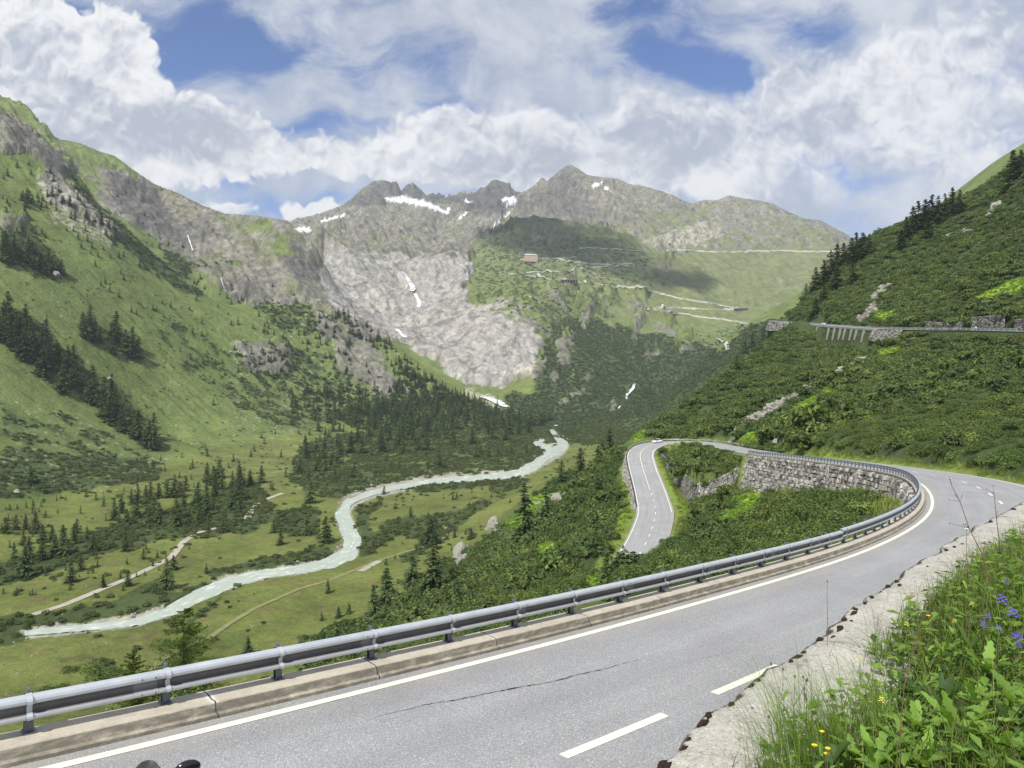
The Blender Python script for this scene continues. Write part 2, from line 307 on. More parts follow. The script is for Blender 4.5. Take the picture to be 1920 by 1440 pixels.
# ------------------------------------------------------------------ interpolate
PX=np.arange(-270,2201,3.0); 
LD=[math.log(4.5)]
while LD[-1]<math.log(5600):
    D=math.exp(LD[-1]); LD.append(LD[-1]+(0.02 if D<12 else 0.010 if D<100 else 0.0045 if D<600 else 0.003 if D<1450 else 0.0022 if D<4800 else 0.006))
LD=np.array(LD); KD=14.0
ct=np.array(CT); 
key={}
for c in CT: key[(round(c[0]/6),round(c[1]*50))]=c
ct=np.array(list(key.values())); U=np.stack([ct[:,0]/100,ct[:,1]*KD],1); n=len(U)
A=np.linalg.norm(U[:,None]-U[None],axis=2); Pm=np.c_[np.ones(n),U]
M=np.zeros((n+3,n+3)); M[:n,:n]=A; M[:n,n:]=Pm; M[n:,:n]=Pm.T
zsc=np.exp(ct[:,1])
W=np.linalg.solve(M,np.r_[ct[:,2]/zsc,0,0,0])
gx=np.arange(-270,2212,9.0); gl=np.arange(LD[0],LD[-1]+0.02,0.012)
GX,GL=np.meshgrid(gx,gl); Q=np.stack([GX.ravel()/100,GL.ravel()*KD],1); out=np.empty(len(Q))
for i in range(0,len(Q),20000):
    q=Q[i:i+20000]; out[i:i+20000]=np.sqrt((q[:,None,0]-U[None,:,0])**2+(q[:,None,1]-U[None,:,1])**2)@W[:n]+W[n]+q@W[n+1:]
G=out.reshape(GX.shape)
Z0=G.copy()
def bilerp(grid,x0,dx,y0,dy,x,y):
    fx=np.clip((x-x0)/dx,0,grid.shape[1]-1.001); fy=np.clip((y-y0)/dy,0,grid.shape[0]-1.001); ix=fx.astype(int); iy=fy.astype(int); fx=fx-ix; fy=fy-iy
    return (grid[iy,ix]*(1-fx)*(1-fy)+grid[iy,ix+1]*fx*(1-fy)+grid[iy+1,ix]*(1-fx)*fy+grid[iy+1,ix+1]*fx*fy)
XX,YL=np.meshgrid(PX,LD); DD=np.exp(YL)
ZZ=bilerp(Z0,gx[0],9.0,gl[0],0.012,XX,YL)*DD
X=(XX-CX)/F*DD; Y=DD
print('terrain grid',ZZ.shape,'controls',n,round(time.time()-T0,1))
# ------------------------------------------------------------------ image-space zone maps (albedo / roughness zones of the ground)
MW,MH,MX0,MS=990,580,-270,2.5
class Map:
    def __init__(s): s.a=np.zeros((MH,MW))
    def poly(s,P,v=1.0,mode='max'):
        P=np.array(P,float); x0,x1=P[:,0].min(),P[:,0].max(); y0,y1=P[:,1].min(),P[:,1].max()
        i0,i1=max(0,int((x0-MX0)/MS)-1),min(MW,int((x1-MX0)/MS)+2); j0,j1=max(0,int(y0/MS)-1),min(MH,int(y1/MS)+2)
        if i1<=i0 or j1<=j0: return s
        gx_,gy_=np.meshgrid(MX0+MS*(np.arange(i0,i1)+.5),MS*(np.arange(j0,j1)+.5)); ins=np.zeros(gx_.shape,bool)
        for a,b in zip(P,np.roll(P,-1,axis=0)):
            if a[1]==b[1]: continue
            c=((a[1]>gy_)!=(b[1]>gy_)); ins^=c&(gx_<(b[0]-a[0])*(gy_-a[1])/(b[1]-a[1])+a[0])
        r=s.a[j0:j1,i0:i1]; r[ins]=v if mode=='set' else np.maximum(r[ins],v); return s
    def stroke(s,P,w,v=1.0):
        P=np.array(P,float)
        for a,b in zip(P[:-1],P[1:]):
            x0,x1=min(a[0],b[0])-w-8,max(a[0],b[0])+w+8; y0,y1=min(a[1],b[1])-w-8,max(a[1],b[1])+w+8
            i0,i1=max(0,int((x0-MX0)/MS)),min(MW,int((x1-MX0)/MS)+2); j0,j1=max(0,int(y0/MS)),min(MH,int(y1/MS)+2)
            if i1<=i0 or j1<=j0: continue
            gx_,gy_=np.meshgrid(MX0+MS*(np.arange(i0,i1)+.5),MS*(np.arange(j0,j1)+.5)); d=b-a; t=np.clip(((gx_-a[0])*d[0]+(gy_-a[1])*d[1])/(d@d+1e-9),0,1)
            r=np.hypot(gx_-a[0]-t*d[0],gy_-a[1]-t*d[1]); s.a[j0:j1,i0:i1]=np.maximum(s.a[j0:j1,i0:i1],v*np.clip((w-r)/2.5+0.5,0,1))
        return s
    def blur(s,k=1):
        for _ in range(k):
            p=np.pad(s.a,1,'edge'); s.a=(p[1:-1,:-2]+2*p[1:-1,1:-1]+p[1:-1,2:])/4; p=np.pad(s.a,1,'edge'); s.a=(p[:-2,1:-1]+2*p[1:-1,1:-1]+p[2:,1:-1])/4
        return s
    def get(s,px,py): return bilerp(s.a,MX0+MS/2,MS,MS/2,MS,px,py)
PY=HOR-F*ZZ/DD
RIV=[(46,1187,7),(70,1184,10),(150,1176,12),(250,1165,14),(320,1142,20),(370,1115,27),(430,1090,24),(500,1073,17),(560,1066,17),(620,1052,22),(655,1034,30),(662,1010,34),(650,985,30),(642,965,24),(652,942,14),(690,925,10),(740,913,11),(800,903,10),(860,897,11),(920,893,10),(975,885,17),(1000,872,17),(1020,860,15),(1045,847,18),(1056,834,16),(1045,820,10),(1035,806,8),(1042,796,5)]
RIV2=[(1040,848,10),(1020,836,12),(1004,829,8),(1022,824,5)]
mriv=Map(); mrivb=Map(); mrivb.stroke([(a,b) for a,b,c in RIV],10)
for P in (RIV,RIV2):
    for a,b in zip(P[:-1],P[1:]): mriv.stroke([a[:2],b[:2]],(a[2]+b[2])/2*0.47)
mrivw=Map(); mrivw.a=np.maximum(mrivb.a,mriv.a); mrivw.blur(10)
mR,mP,mS,mD,mB,mM,mSt,mK,mCalm,mG=[Map() for _ in range(10)]
# --- left slope
mSt.poly([(0,700),(150,740),(330,860),(420,850),(600,830),(700,760),(560,600),(480,600),(600,700),(560,780),(400,760),(250,640),(150,560),(90,430),(0,400)],.3)
mSt.poly([(0,740),(120,760),(330,860),(260,920),(0,930)],.42); mSt.poly([(420,640),(620,560),(760,660),(850,750),(640,800),(420,830)],.42)
mSt.poly([(60,330),(140,340),(230,430),(210,470),(100,420)],.7)
mR.poly([(-40,190),(0,202),(45,225),(75,252),(45,260),(-40,215)],.7); mR.poly([(0,225),(45,232),(130,306),(140,330),(100,335),(60,290),(0,290)],1); mK.poly([(10,240),(45,240),(125,305),(130,325),(95,325),(50,290)],.8)
mR.poly([(70,325),(110,330),(190,400),(230,430),(250,455),(220,450),(150,410),(90,380)],.75)
mR.poly([(0,395),(60,405),(40,440),(0,430)],.6)
mD.poly([(130,310),(190,392),(240,432),(340,522),(400,565),(330,545),(270,500),(200,440),(150,390)],.75)  # first band: self-shade of the gully below the ridge, painted in as scrub
mD.poly([(0,415),(60,420),(110,490),(120,530),(60,520),(0,470)],.8)
mD.poly([(0,560),(60,590),(140,660),(240,740),(310,850),(280,850),(180,760),(90,700),(0,640)],.6)
mD.poly([(250,560),(330,590),(420,660),(560,740),(640,790),(560,800),(420,760),(330,680)],.45)
mD.poly([(430,660),(560,650),(700,690),(850,760),(960,780),(940,800),(700,800),(500,800),(440,740)],.52)
mR.poly([(620,640),(740,700),(780,740),(720,740),(640,700)],.75); mR.poly([(430,640),(540,640),(560,700),(470,700)],.6); mR.poly([(600,610),(700,640),(740,690),(650,680)],.5)
# --- second mountain
mR.poly([(70,245),(300,350),(480,402),(545,412),(595,470),(625,560),(600,575),(560,566),(470,572),(420,540),(330,480),(260,430),(190,385),(120,300)],.62)
mR.poly([(190,310),(290,345),(345,420),(370,470),(280,440),(210,380)],1); mK.poly([(195,315),(280,345),(340,430),(350,460),(280,435),(210,380)],.85); mK.poly([(300,440),(370,400),(400,420),(350,480),(300,480)],.6)
mR.poly([(330,430),(480,440),(480,490),(350,480)],.85); mR.poly([(400,500),(560,480),(610,500),(615,560),(540,570),(450,565),(390,530)],1)
mK.poly([(540,450),(590,470),(605,520),(560,530),(530,490)],.7); mD.poly([(260,400),(330,470),(400,500),(330,520)],.7); mD.poly([(380,480),(450,480),(430,510),(400,520)],.6); mG.poly([(70,250),(200,285),(300,350),(280,345),(190,310),(190,380),(120,320)],.9); mG.poly([(380,470),(480,405),(600,470),(570,510),(450,510)],.55)
mD.poly([(470,572),(520,555),(600,575),(700,615),(640,640),(520,620)],.55)
# --- slab and the high mountains
SLAB=[(620,480),(700,492),(820,500),(900,470),(960,520),(1010,560),(1020,640),(1000,700),(940,728),(870,722),(800,670),(700,610),(630,580),(598,540),(605,500)]
mR.poly([(530,410),(1160,300),(1605,300),(1605,468),(1240,470),(1150,420),(950,405),(900,470),(860,640),(600,640),(560,470)],.72)
mP.poly(SLAB,1); mP.poly([(598,478),(640,462),(700,478),(880,476),(870,530),(620,530)],1); mP.poly([(600,440),(700,500),(640,520),(610,500)],.6); mR.poly(SLAB,1)
mR.poly([(700,330),(1300,300),(1300,380),(1150,420),(950,405),(870,470),(760,490),(540,430)],1)
mK.poly([(640,385),(720,335),(760,340),(860,365),(935,335),(985,360),(980,385),(900,400),(840,385),(790,380),(725,370),(725,385),(660,390)],.95)
mK.poly([(770,490),(870,450),(960,400),(1040,330),(1070,315),(1110,380),(1150,415),(1000,400),(940,420),(880,460),(800,495)],.6)
mG.poly([(600,450),(760,430),(860,480),(700,495),(620,480)],.45); mR.poly([(1150,330),(1300,385),(1370,360),(1605,450),(1605,468),(1240,468),(1150,420)],.6,'set'); mG.poly([(1180,400),(1280,390),(1300,420),(1400,440),(1500,400),(1620,460),(1590,470),(1250,468)],.5); mG.poly([(1240,400),(1300,385),(1370,400),(1300,440),(1250,430)],.5)
mSt.poly([(1200,440),(1330,410),(1370,440),(1280,470),(1200,462)],.7)
for P in [[(722,370),(760,368),(800,378),(835,395),(838,402),(800,388),(760,380),(724,378)],[(838,390),(848,384),(842,400),(834,404)],[(600,413),(640,402),(655,395),(640,407),(602,417)],[(858,410),(875,393),(878,398),(865,412)],[(925,422),(962,392),(964,394),(928,424)],[(938,385),(960,372),(972,374),(950,385)],[(1110,345),(1130,340),(1132,346),(1112,352)],[(1125,352),(1145,350),(1140,356)],[(555,428),(580,424),(585,436),(560,434)],[(870,375),(885,374),(884,379),(872,380)],[(940,372),(965,368),(967,371),(942,378)]]: mS.poly(P,1)
GRN=[(880,470),(930,425),(960,408),(1060,412),(1150,422),(1240,470),(1620,470),(1640,600),(1450,780),(1300,830),(980,800),(940,740),(1000,700),(1010,650),(1000,610),(940,590),(880,565),(872,530),(885,500)]
mR.poly(GRN,.22,'set'); mP.poly([(0,0)]*3); mK.poly(GRN,0,'set'); mP.poly([(1015,560),(1640,480),(1640,830),(960,830),(1005,700)],0,'set')
mG.poly(GRN,.35)
for P in [[(960,410),(1080,415),(1090,470),(950,470)],[(1010,540),(1070,500),(1075,560),(1040,620),(1015,700)],[(1080,560),(1200,560),(1210,580),(1100,590)],[(900,560),(1000,550),(1020,640),(900,640)]]: mR.poly(P,.5)
for P in [[(1190,590),(1205,585),(1200,620),(1180,650)],[(1235,485),(1260,500),(1258,510),(1235,496)],[(1180,570),(1205,565),(1215,578),(1180,576)],[(1040,640),(1075,620),(1070,680),(1050,690)],[(1090,580),(1110,560),(1105,620),(1095,622)]]: mR.poly(P,.9)
for P in [[(1210,665),(1240,655),(1235,672),(1212,675)],[(1095,705),(1118,698),(1112,716),(1096,716)],[(1065,738),(1100,728),(1095,742),(1068,745)],[(1000,680),(1025,670),(1020,705),(1000,712)],[(1030,700),(1052,694),(1048,715),(1034,716)],[(1045,748),(1068,745),(1065,758),(1045,758)],[(1145,745),(1157,745),(1155,770),(1143,770)],[(1225,600),(1270,620),(1260,630),(1230,615)],[(1275,650),(1300,640),(1290,660),(1270,665)]]: mR.poly(P,.9)
mD.poly([(1000,740),(1020,640),(1060,600),(1120,600),(1200,620),(1330,650),(1400,612),(1490,590),(1560,520),(1600,500),(1480,780),(1300,840),(960,830),(930,790),(960,730)],.85)
mD.poly([(1290,640),(1330,620),(1400,612),(1350,660)],.35,'set')
mD.poly([(1100,470),(1210,470),(1260,540),(1200,560),(1100,520)],.4); mD.poly([(900,430),(1100,415),(1200,460),(1150,600),(1020,640),(1000,600),(890,560)],.42)
mB.poly([(1255,735),(1285,728),(1280,742),(1260,745)],.7); mB.poly([(1230,640),(1300,620),(1310,660),(1240,680)],.4); mB.stroke([(1060,610),(1070,650),(1078,690),(1065,730),(1050,752)],4,.7)
mSt.poly([(860,715),(900,735),(960,755),(1000,775),(990,785),(920,765),(870,740)],.9)
# --- back ridge on the right: smooth grass
mG.poly([(1560,560),(1640,455),(1920,265),(2190,80),(2190,300),(1920,330),(1700,480),(1600,560)],.9); 
# --- near right hill and flank: scrub
mDn,mBn,mRn=Map(),Map(),Map()
HILL=[(1195,812),(1290,752),(1370,690),(1400,655),(1480,595),(1540,500),(1610,450),(1720,400),(1920,280),(2200,100),(2200,900),(1905,905),(1800,880),(1700,868),(1600,862),(1500,853),(1400,838),(1340,828),(1200,822)]
mDn.poly(HILL,1); mDn.poly([(1085,1000),(1180,955),(1172,1085),(1085,1135)],1); mDn.poly([(560,1215),(700,1150),(850,1050),(960,980),(1030,905),(1150,835),(1180,860),(1185,940),(1180,960),(1130,1060),(1100,1130),(600,1300)],1)
mDn.poly([(1160,1060),(1230,1040),(1260,960),(1310,950),(1400,890),(1500,930),(1640,900),(1700,950),(1620,1020),(1400,1070),(1150,1130)],1); mDn.poly([(1240,845),(1400,850),(1400,890),(1310,905)],1)
for P in [[(1310,1000),(1360,965),(1440,925),(1440,950),(1380,975),(1340,1005)],[(1380,930),(1440,925),(1430,960),(1390,965)],[(1340,838),(1420,800),(1430,812),(1400,842)],[(1822,562),(1880,530),(1925,520),(1925,545),(1850,570)],[(1480,770),(1560,715),(1575,730),(1500,790)],[(1640,660),(1690,645),(1690,660),(1650,675)],[(1100,1090),(1150,1040),(1165,1050),(1120,1100)],[(1140,1040),(1185,930),(1200,930),(1200,970),(1165,1040)],[(1832,675),(1865,665),(1865,680),(1840,690)],[(1225,845),(1240,845),(1310,950),(1300,960),(1262,955),(1245,900)],[(1185,800),(1215,790),(1215,820),(1190,830)],[(1000,1060),(1010,1020),(1060,1010),(1040,1050)],[(1640,580),(1700,590),(1690,600),(1640,600)],[(1420,835),(1600,850),(1750,872),(1880,895),(1880,905),(1700,882),(1500,862),(1400,846)],[(950,960),(1000,930),(1060,920),(1010,970),(960,1020)]]: mBn.poly(P,1)
for P in [[(1385,790),(1450,755),(1530,715),(1545,722),(1470,765),(1400,802)],[(1545,710),(1620,672),(1625,678),(1560,715)],[(1340,825),(1400,795),(1400,803),(1345,832)],[(1630,560),(1660,530),(1672,536),(1640,566)],[(1600,600),(1640,565),(1650,575),(1620,605)],[(1850,400),(1870,385),(1872,402),(1850,412)],[(1770,440),(1830,425),(1830,432),(1775,448)],[(848,1050),(860,1022),(880,1020),(878,1045),(855,1065)],[(990,950),(1060,925),(1070,932),(1020,948)],[(910,990),(940,985),(942,1000),(912,1002)]]: mRn.poly(P,1)
# --- valley floor
mM.poly([(-260,960),(0,960),(330,860),(600,800),(900,800),(1150,810),(1150,850),(1020,910),(700,1160),(560,1240),(0,1500),(-260,1500)],.85)
for P in [[(720,930),(930,900),(930,915),(830,950),(780,960),(700,975)],[(1040,900),(1100,840),(1130,830),(1150,815),(1090,815),(1060,870),(1000,910)],[(420,890),(560,860),(640,870),(600,890)]]: mM.poly(P,1.2)
FS=[[(-50,940),(100,930),(300,900),(310,870),(200,850),(-50,860)],[(-50,1060),(60,1040),(180,990),(300,960),(480,900),(520,960),(480,1000),(330,1010),(180,1040),(60,1090),(-50,1110)],[(560,830),(700,800),(950,800),(1010,830),(1000,860),(960,885),(840,892),(720,908),(660,930),(600,940),(540,900)],[(-50,1160),(60,1150),(200,1130),(320,1070),(330,1120),(270,1150),(150,1168),(-50,1190)],[(380,1070),(520,1040),(620,1020),(630,1045),(540,1060),(400,1085)],[(420,1075),(330,1110),(300,1150),(330,1140)],[(670,950),(720,930),(720,945),(690,980),(720,1010),(680,1050),(662,1020)],[(720,975),(830,965),(920,935),(920,950),(830,1010),(740,1010),(690,1040)],[(800,1000),(830,990),(780,1060),(740,1050)],[(730,912),(960,895),(960,905),(800,925)],[(900,900),(960,895),(1000,900),(930,930)],[(200,1185),(330,1178),(400,1130),(420,1110),(420,1125),(340,1185)],[(20,1180),(60,1195),(20,1210),(-40,1210)],[(960,830),(1030,820),(1020,860),(970,880)],[(500,960),(600,950),(600,1010),(520,1000)],[(560,1190),(660,1180),(700,1150),(690,1200),(560,1230)],[(160,1235),(200,1235),(230,1260),(190,1260)]]
for k_,P in enumerate(FS): mD.poly(P,.66 if k_ in (0,2) else .85)
mD.poly([(0,760),(150,780),(300,870),(250,910),(0,900)],.48)
mSt.poly([(-260,1200),(300,1200),(560,1150),(560,1300),(-260,1500)],.5); mSt.poly([(150,1040),(520,990),(600,1000),(330,1100),(200,1120)],.22)
for m,k in ((mR,2),(mP,2),(mD,2),(mB,1),(mM,4),(mSt,4),(mK,3),(mG,5),(mDn,1),(mBn,1),(mS,0),(mRn,1)): m.blur(k)
mCalm.stroke([(a,b) for a,b,c in SKY],14); mCalm.blur(3)
near=(DD<620)&~((XX<1150)&(PY<700))
def S(x,a,b): t=np.clip((x-a)/(b-a),0,1); return t*t*(3-2*t)
n1=fbm(X/60,Y/60,6,1); n2=fbm(X/14,Y/14,5,9); nsk=fbm(XX/9,YL*14*11,4,21)
J=16*fbm(XX/45,YL*14/0.45,5,31,.62); JY=11*fbm(XX/45,YL*14/0.45,5,41,.62); _fj=1+1.3*np.clip((DD-1500)/800,0,1); J*=_fj; JY*=_fj
far1=(DD>180)*1.0
g=lambda m: m.get(XX+J*far1,PY+JY*far1)
vR,vP,vD,vB,vM,vSt,vK,vG,vCalm=[g(m) for m in (mR,mP,mD,mB,mM,mSt,mK,mG,mCalm)]
vS=mS.get(XX+J*.12,PY+JY*.1)
nearhill=(DD<640)&(((XX>1150)&(PY<1200))|mDn.get(XX,PY).astype(bool))&~((XX<1180)&(DD>440))
hd=mDn.get(XX,PY)*nearhill; hb=mBn.get(XX+J*.3,PY+JY*.3)*nearhill; hrk=mRn.get(XX+J*.3,PY+JY*.3)*nearhill
vR=np.where(nearhill,hrk,vR); vP=np.where(nearhill,0,vP); vD=np.where(nearhill,hd,vD); vB=np.where(nearhill,hb,vB); vM=np.where(nearhill,0,vM); vSt=np.where(nearhill,hrk*.6,vSt); vK=np.where(nearhill,0,vK); vG=np.where(nearhill,0,vG); vS=np.where(nearhill,0,vS)
floor=(ZZ<-86)&(DD>200)
riv=mriv.get(XX,PY)*floor; rivw=mrivw.get(XX,PY)*floor
# displacement
rock=np.clip(S(vR+0.35*n1,.3,.7)*(1-.8*vG*(vR<.9)),0,1)
far=S(DD,1350,2600); mid=S(DD,560,1000)
L1=fbm(X/420,Y/420,6,51,0.52,True); L2=fbm(X/120,Y/120,6,61,0.55,True); L3=fbm(X/36,Y/36,5,71,0.55,True)
calm=1-.8*np.clip(vCalm,0,1)
streak=fbm((X*0.86+Y*0.5)/40,(X*-0.5+Y*0.86)/400,4,81,0.5,True)
dz=far*((34+46*rock)*L1*calm+ (12+24*rock)*L2*calm*(1-.4*np.clip(vP,0,1)) + 7*rock*L3*(.4+.6*calm)*(1-.75*np.clip(vP,0,1))) + (1-far)*mid*((2+12*rock)*L2+(0.6+7*rock)*L3)+(1-far)*(mid)*1.2*streak
dz=np.where(nearhill,0.8*n1*S(DD,60,200)+0.25*n2*S(DD,30,80)+1.3*fbm(X/9,Y/9,3,35)*S(DD,90,170)*(1-S(DD,480,520))+1.5*rock*np.abs(n2),dz)
fl=(1-mid)*(~nearhill)*(0.9*n1+0.35*n2)*S(DD,180,280)*(1-np.clip(rivw*1.6,0,1)); dz=dz+fl
scr=S(vD+.55*np.where(nearhill,nsk*.5,fbm(X/22,Y/22,5,32,.6)+.3*nsk),.42,.62)
dz+=np.where((DD>900),scr*0.0016*np.minimum(DD,2600)*nsk,0)
slabk=vP*np.abs(fbm(X/90,Y/50,5,91)); dz+=far*vP*(-10+30*np.sqrt(slabk))*0.6
pin=np.interp(PX,[790,800,890,915],[0,1,1,0])
sp=S(np.clip(mCalm.get(XX,PY),0,1),.2,.9)*(DD>4300)*pin[None,:]; dz+=sp*60*(np.abs(pnoise(XX/7,XX*0+.5,7))+.6*np.abs(pnoise(XX/3.1,XX*0+.5,8))-0.35)
# fall-line streaks: noise smeared up and down the slope
_zs=ZZ+far*60*L1*calm*.5
for _ in range(3): _zs[1:-1,1:-1]=(_zs[1:-1,1:-1]*2+_zs[:-2,1:-1]+_zs[2:,1:-1]+_zs[1:-1,:-2]+_zs[1:-1,2:])/6
_zc=np.gradient(_zs,axis=1)/3.0; _zl=np.gradient(_zs,axis=0)/np.gradient(LD)[:,None]; _gx=_zc*F/DD; _gy=(_zl-_gx*X)/DD; _gn=np.sqrt(_gx**2+_gy**2)+1e-6; _gx/=_gn; _gy/=_gn
_w1=fbm(XX/6,YL*14/.06,3,401); _w2=fbm(XX/15,YL*14/.15,3,411)
rows_=np.arange(len(LD))
def smp(A,px,l):
    fx=np.clip((px-PX[0])/3.0,0,A.shape[1]-1.001); fy=np.clip(np.interp(l,LD,rows_),0,A.shape[0]-1.001); ix=fx.astype(np.int32); iy=fy.astype(np.int32); return A[iy,ix],iy,ix
r0_=int(np.searchsorted(LD,math.log(480)))
LIC=np.zeros(ZZ.shape); LIC2=np.zeros(ZZ.shape)
for sg in (-1,1):
    x=X[r0_:].copy(); y=Y[r0_:].copy()
    for k in range(9):
        a,iy,ix=smp(_w1,CX+F*x/y,np.log(y)); LIC[r0_:]+=a; LIC2[r0_:]+=_w2[iy,ix]
        hh=.0045*y*sg; x=x+_gx[iy,ix]*hh; y=np.clip(y+_gy[iy,ix]*hh,400,5500)
LIC=LIC/18/.16; LIC2=LIC2/18/.18
ZB=ZZ.copy()
dz+=np.where(nearhill,0,(far*(.9+2.2*rock)+(1-far)*mid*(.4+1.6*rock))*(LIC+1.6*LIC2)*np.clip(DD/1500,.4,2.2)*(.3+.7*calm))
ZZ=ZZ+dz
def enforce(P,D0,D1,sig=.05):
  global ZZ
  P=sorted(P); m=(PX>=P[0][0])&(PX<=P[-1][0]); c=np.nonzero(m)[0]; ty=np.interp(PX[c],[p[0] for p in P],[p[1] for p in P])
  for it in range(4):
    r0,r1_=np.searchsorted(LD,[math.log(D0),math.log(D1)]); sub=HOR-F*ZZ[r0:r1_][:,c]/DD[r0:r1_][:,c]; j=sub.argmin(0); py=sub[j,np.arange(len(c))]; e=(py-ty); lc=LD[r0+j]
    lc=np.convolve(np.pad(lc,6,'edge'),np.ones(13)/13,'valid'); edge=np.clip(np.minimum(np.arange(len(c)),len(c)-1-np.arange(len(c)))/8,0,1)
    ef=np.convolve(np.pad(e,5,'edge'),np.ones(11)/11,'valid'); hf=e-ef
    w=np.exp(-((YL[:,c]-lc)/sig)**2); w2=np.exp(-((YL[:,c]-lc)/(sig*(.32 if it==0 else .7)))**2); ZZ[:,c]+=(w*ef+w2*hf)*edge*DD[:,c]/F
SKYP=SKY+[]
PINN=[(700,340),(712,337),(722,338),(733,341),(741,340),(745,342),(749,350),(752,360),(755,354),(762,347),(769,343),(774,342),(780,347),(790,356),(798,364),(801,368),(806,363),(812,361),(817,365),(820,361),(824,360),(828,366),(832,362),(835,370),(838,372),(842,360),(846,367),(851,364),(856,366),(861,359),(866,360),(870,356),(876,362),(882,360),(888,361),(894,357),(900,352),(905,350),(909,355),(914,347),(921,339),(929,336),(935,338),(944,341),(953,344),(965,356),(975,363),(985,357),(997,351),(1004,345),(1010,338),(1015,332),(1020,334),(1026,341),(1034,332),(1046,322),(1058,313),(1066,309),(1072,309),(1084,316),(1100,327)]
SKYP=[p[:2] for p in SKY if p[0]<700 or p[0]>1100]+PINN; SKYP=[p for p in SKYP if p[0]<=1620]
enforce(SKYP,3300,5400,.055)
enforce([(-200,60),(0,200),(14,208),(40,222),(42,232),(56,233),(60,240),(75,250),(100,276),(118,296),(130,306),(150,335),(190,392),(240,432),(290,482),(340,522),(395,560)],1080,1480,.05)
enforce([(90,256),(120,262),(150,268),(185,283),(215,292),(250,318),(290,345),(330,360),(380,385),(420,400),(480,404),(540,414),(560,432),(590,472),(605,512),(612,545)],1560,2250,.045)
enforce([(1632,462),(1680,436),(1750,392),(1790,360),(1860,306),(1920,268),(2150,108)],1150,2100,.05)
enforce([(880,455),(920,428),(960,411),(1000,404),(1060,412),(1120,411),(1160,426),(1200,448),(1236,466)],2750,3250,.02)
PY=HOR-F*ZZ/DD; riv=mriv.get(XX,PY)*floor; rivw=mrivw.get(XX,PY)*floor
ZZ=ZZ-1.3*np.clip(riv*1.5,0,1)
# --- plateau inside the hairpin
PLW=[tuple(at(*a)) for a in [(1240,850,247),(1262,872,227),(1285,890,207),(1308,906,187),(1345,896,172),(1375,880,161),(1405,862,152)]]
PLWB=[at(*a)[2] for a in [(1240,866,247),(1262,897,227),(1285,927,207),(1308,953,187),(1345,947,172),(1375,925,161),(1405,905,152)]]
poly=[p[:2] for p in PLW]+[(62,170),(70,200),(72,240),(62,264),(50,262)]
def inpoly(P,x,y):
    ins=np.zeros(x.shape,bool); P=np.array(P)
    for a,b in zip(P,np.roll(P,-1,axis=0)):
        if a[1]==b[1]: continue
        ins^=((a[1]>y)!=(b[1]>y))&(x<(b[0]-a[0])*(y-a[1])/(b[1]-a[1])+a[0])
    return ins
band=(DD>140)&(DD<280)&(X>35)&(X<80)
ip=np.zeros(X.shape,bool); ip[band]=inpoly(poly,X[band],Y[band])
Apl=np.c_[np.array([[p[0],p[1],1] for p in PLW])]; pz=np.array([p[2] for p in PLW]); co=np.linalg.lstsq(np.r_[Apl,[[62,170,1],[66,235,1]]],np.r_[pz,-19.8,-24.5],rcond=None)[0]
def plat_z(x,y): return co[0]*x+co[1]*y+co[2]
ZZ=np.where(ip,plat_z(X,Y)-0.2,ZZ)
_w=catmull([(a[0],a[1],b) for a,b in zip(PLW,PLWB)],1.0)
def carve_walls():
    global ZZ
    b2=(DD>130)&(DD<280)&(X>30)&(X<70)&~ip; x,y=X[b2],Y[b2]; d=np.sqrt(((x[:,None]-_w[None,:,0])**2+(y[:,None]-_w[None,:,1])**2)); j=d.argmin(1); d=d.min(1); w=np.clip((9-d)/3,0,1); t=_w[j,2]+.35*0; ZZ[b2]=np.minimum(ZZ[b2],ZZ[b2]*(1-w)+t*w)
carve_walls()
# --- conform the ground to the roads
def nearest(P,x,y):
    best=np.full(x.shape,1e9); idx=np.zeros(x.shape,int)
    for i in range(0,len(x),20000):
        d=(x[i:i+20000,None]-P[None,:,0])**2+(y[i:i+20000,None]-P[None,:,1])**2
        j=d.argmin(1); idx[i:i+20000]=j; best[i:i+20000]=np.sqrt(d[np.arange(len(j)),j])
    return best,idx
def conform(path,sel_D,hl,hr,bl,br,depth=0.3,pad=30):
    global ZZ
    n=normals(path)
    sel=(DD>sel_D[0])&(DD<sel_D[1])&(X>path[:,0].min()-pad)&(X<path[:,0].max()+pad)&(Y>path[:,1].min()-pad)&(Y<path[:,1].max()+pad)
    x=X[sel];y=Y[sel];z=ZZ[sel]; d,i=nearest(path,x,y)
    side=np.sign((x-path[i,0])*n[i,0]+(y-path[i,1])*n[i,1])
    H=np.where(side<0,hl[i],hr[i]); B=np.where(side<0,bl[i],br[i])
    w=1-np.clip((d-H)/B,0,1); w=w*w*(3-2*w)
    ZZ[sel]=z*(1-w)+(path[i,2]-depth)*w
    return sel,d,i,side
ii=np.arange(NR)
S_TURN=s_near(45,256); S_LW=s_near(36,188)
bl=np.where(ii<S_W1+4,0.7,3.0); bl=np.where(ii>S_TURN,1.5,bl); hl=np.where(ii>S_TURN+8,6.4,4.75); hl=np.where(ii>S_LW+12,5.0,hl)
br=np.where(ii<S_TOP-4,5.0,0.8); br=np.where(ii>S_LW,3.5,br); hr=np.full(NR,4.75); hr=np.where(ii>S_LW,7.5,hr)
SELR=conform(ROAD,(4,330),hl,hr,bl,br)
nu=len(UP); conform(UP,(140,640),np.full(nu,3.8),np.full(nu,4.6),np.full(nu,1.5),np.full(nu,3.0))
_m=(DD>330)&(DD<560)&(XX>1400)&(XX<1680); _d,_i=nearest(UP,X[_m],Y[_m]); _n2=normals(UP); _s=(X[_m]-UP[_i,0])*_n2[_i,0]+(Y[_m]-UP[_i,1])*_n2[_i,1]
ZZ[_m]-=np.where(_s<0,4.0*S(_d,4.5,7)*(1-S(_d,40,90)),0)
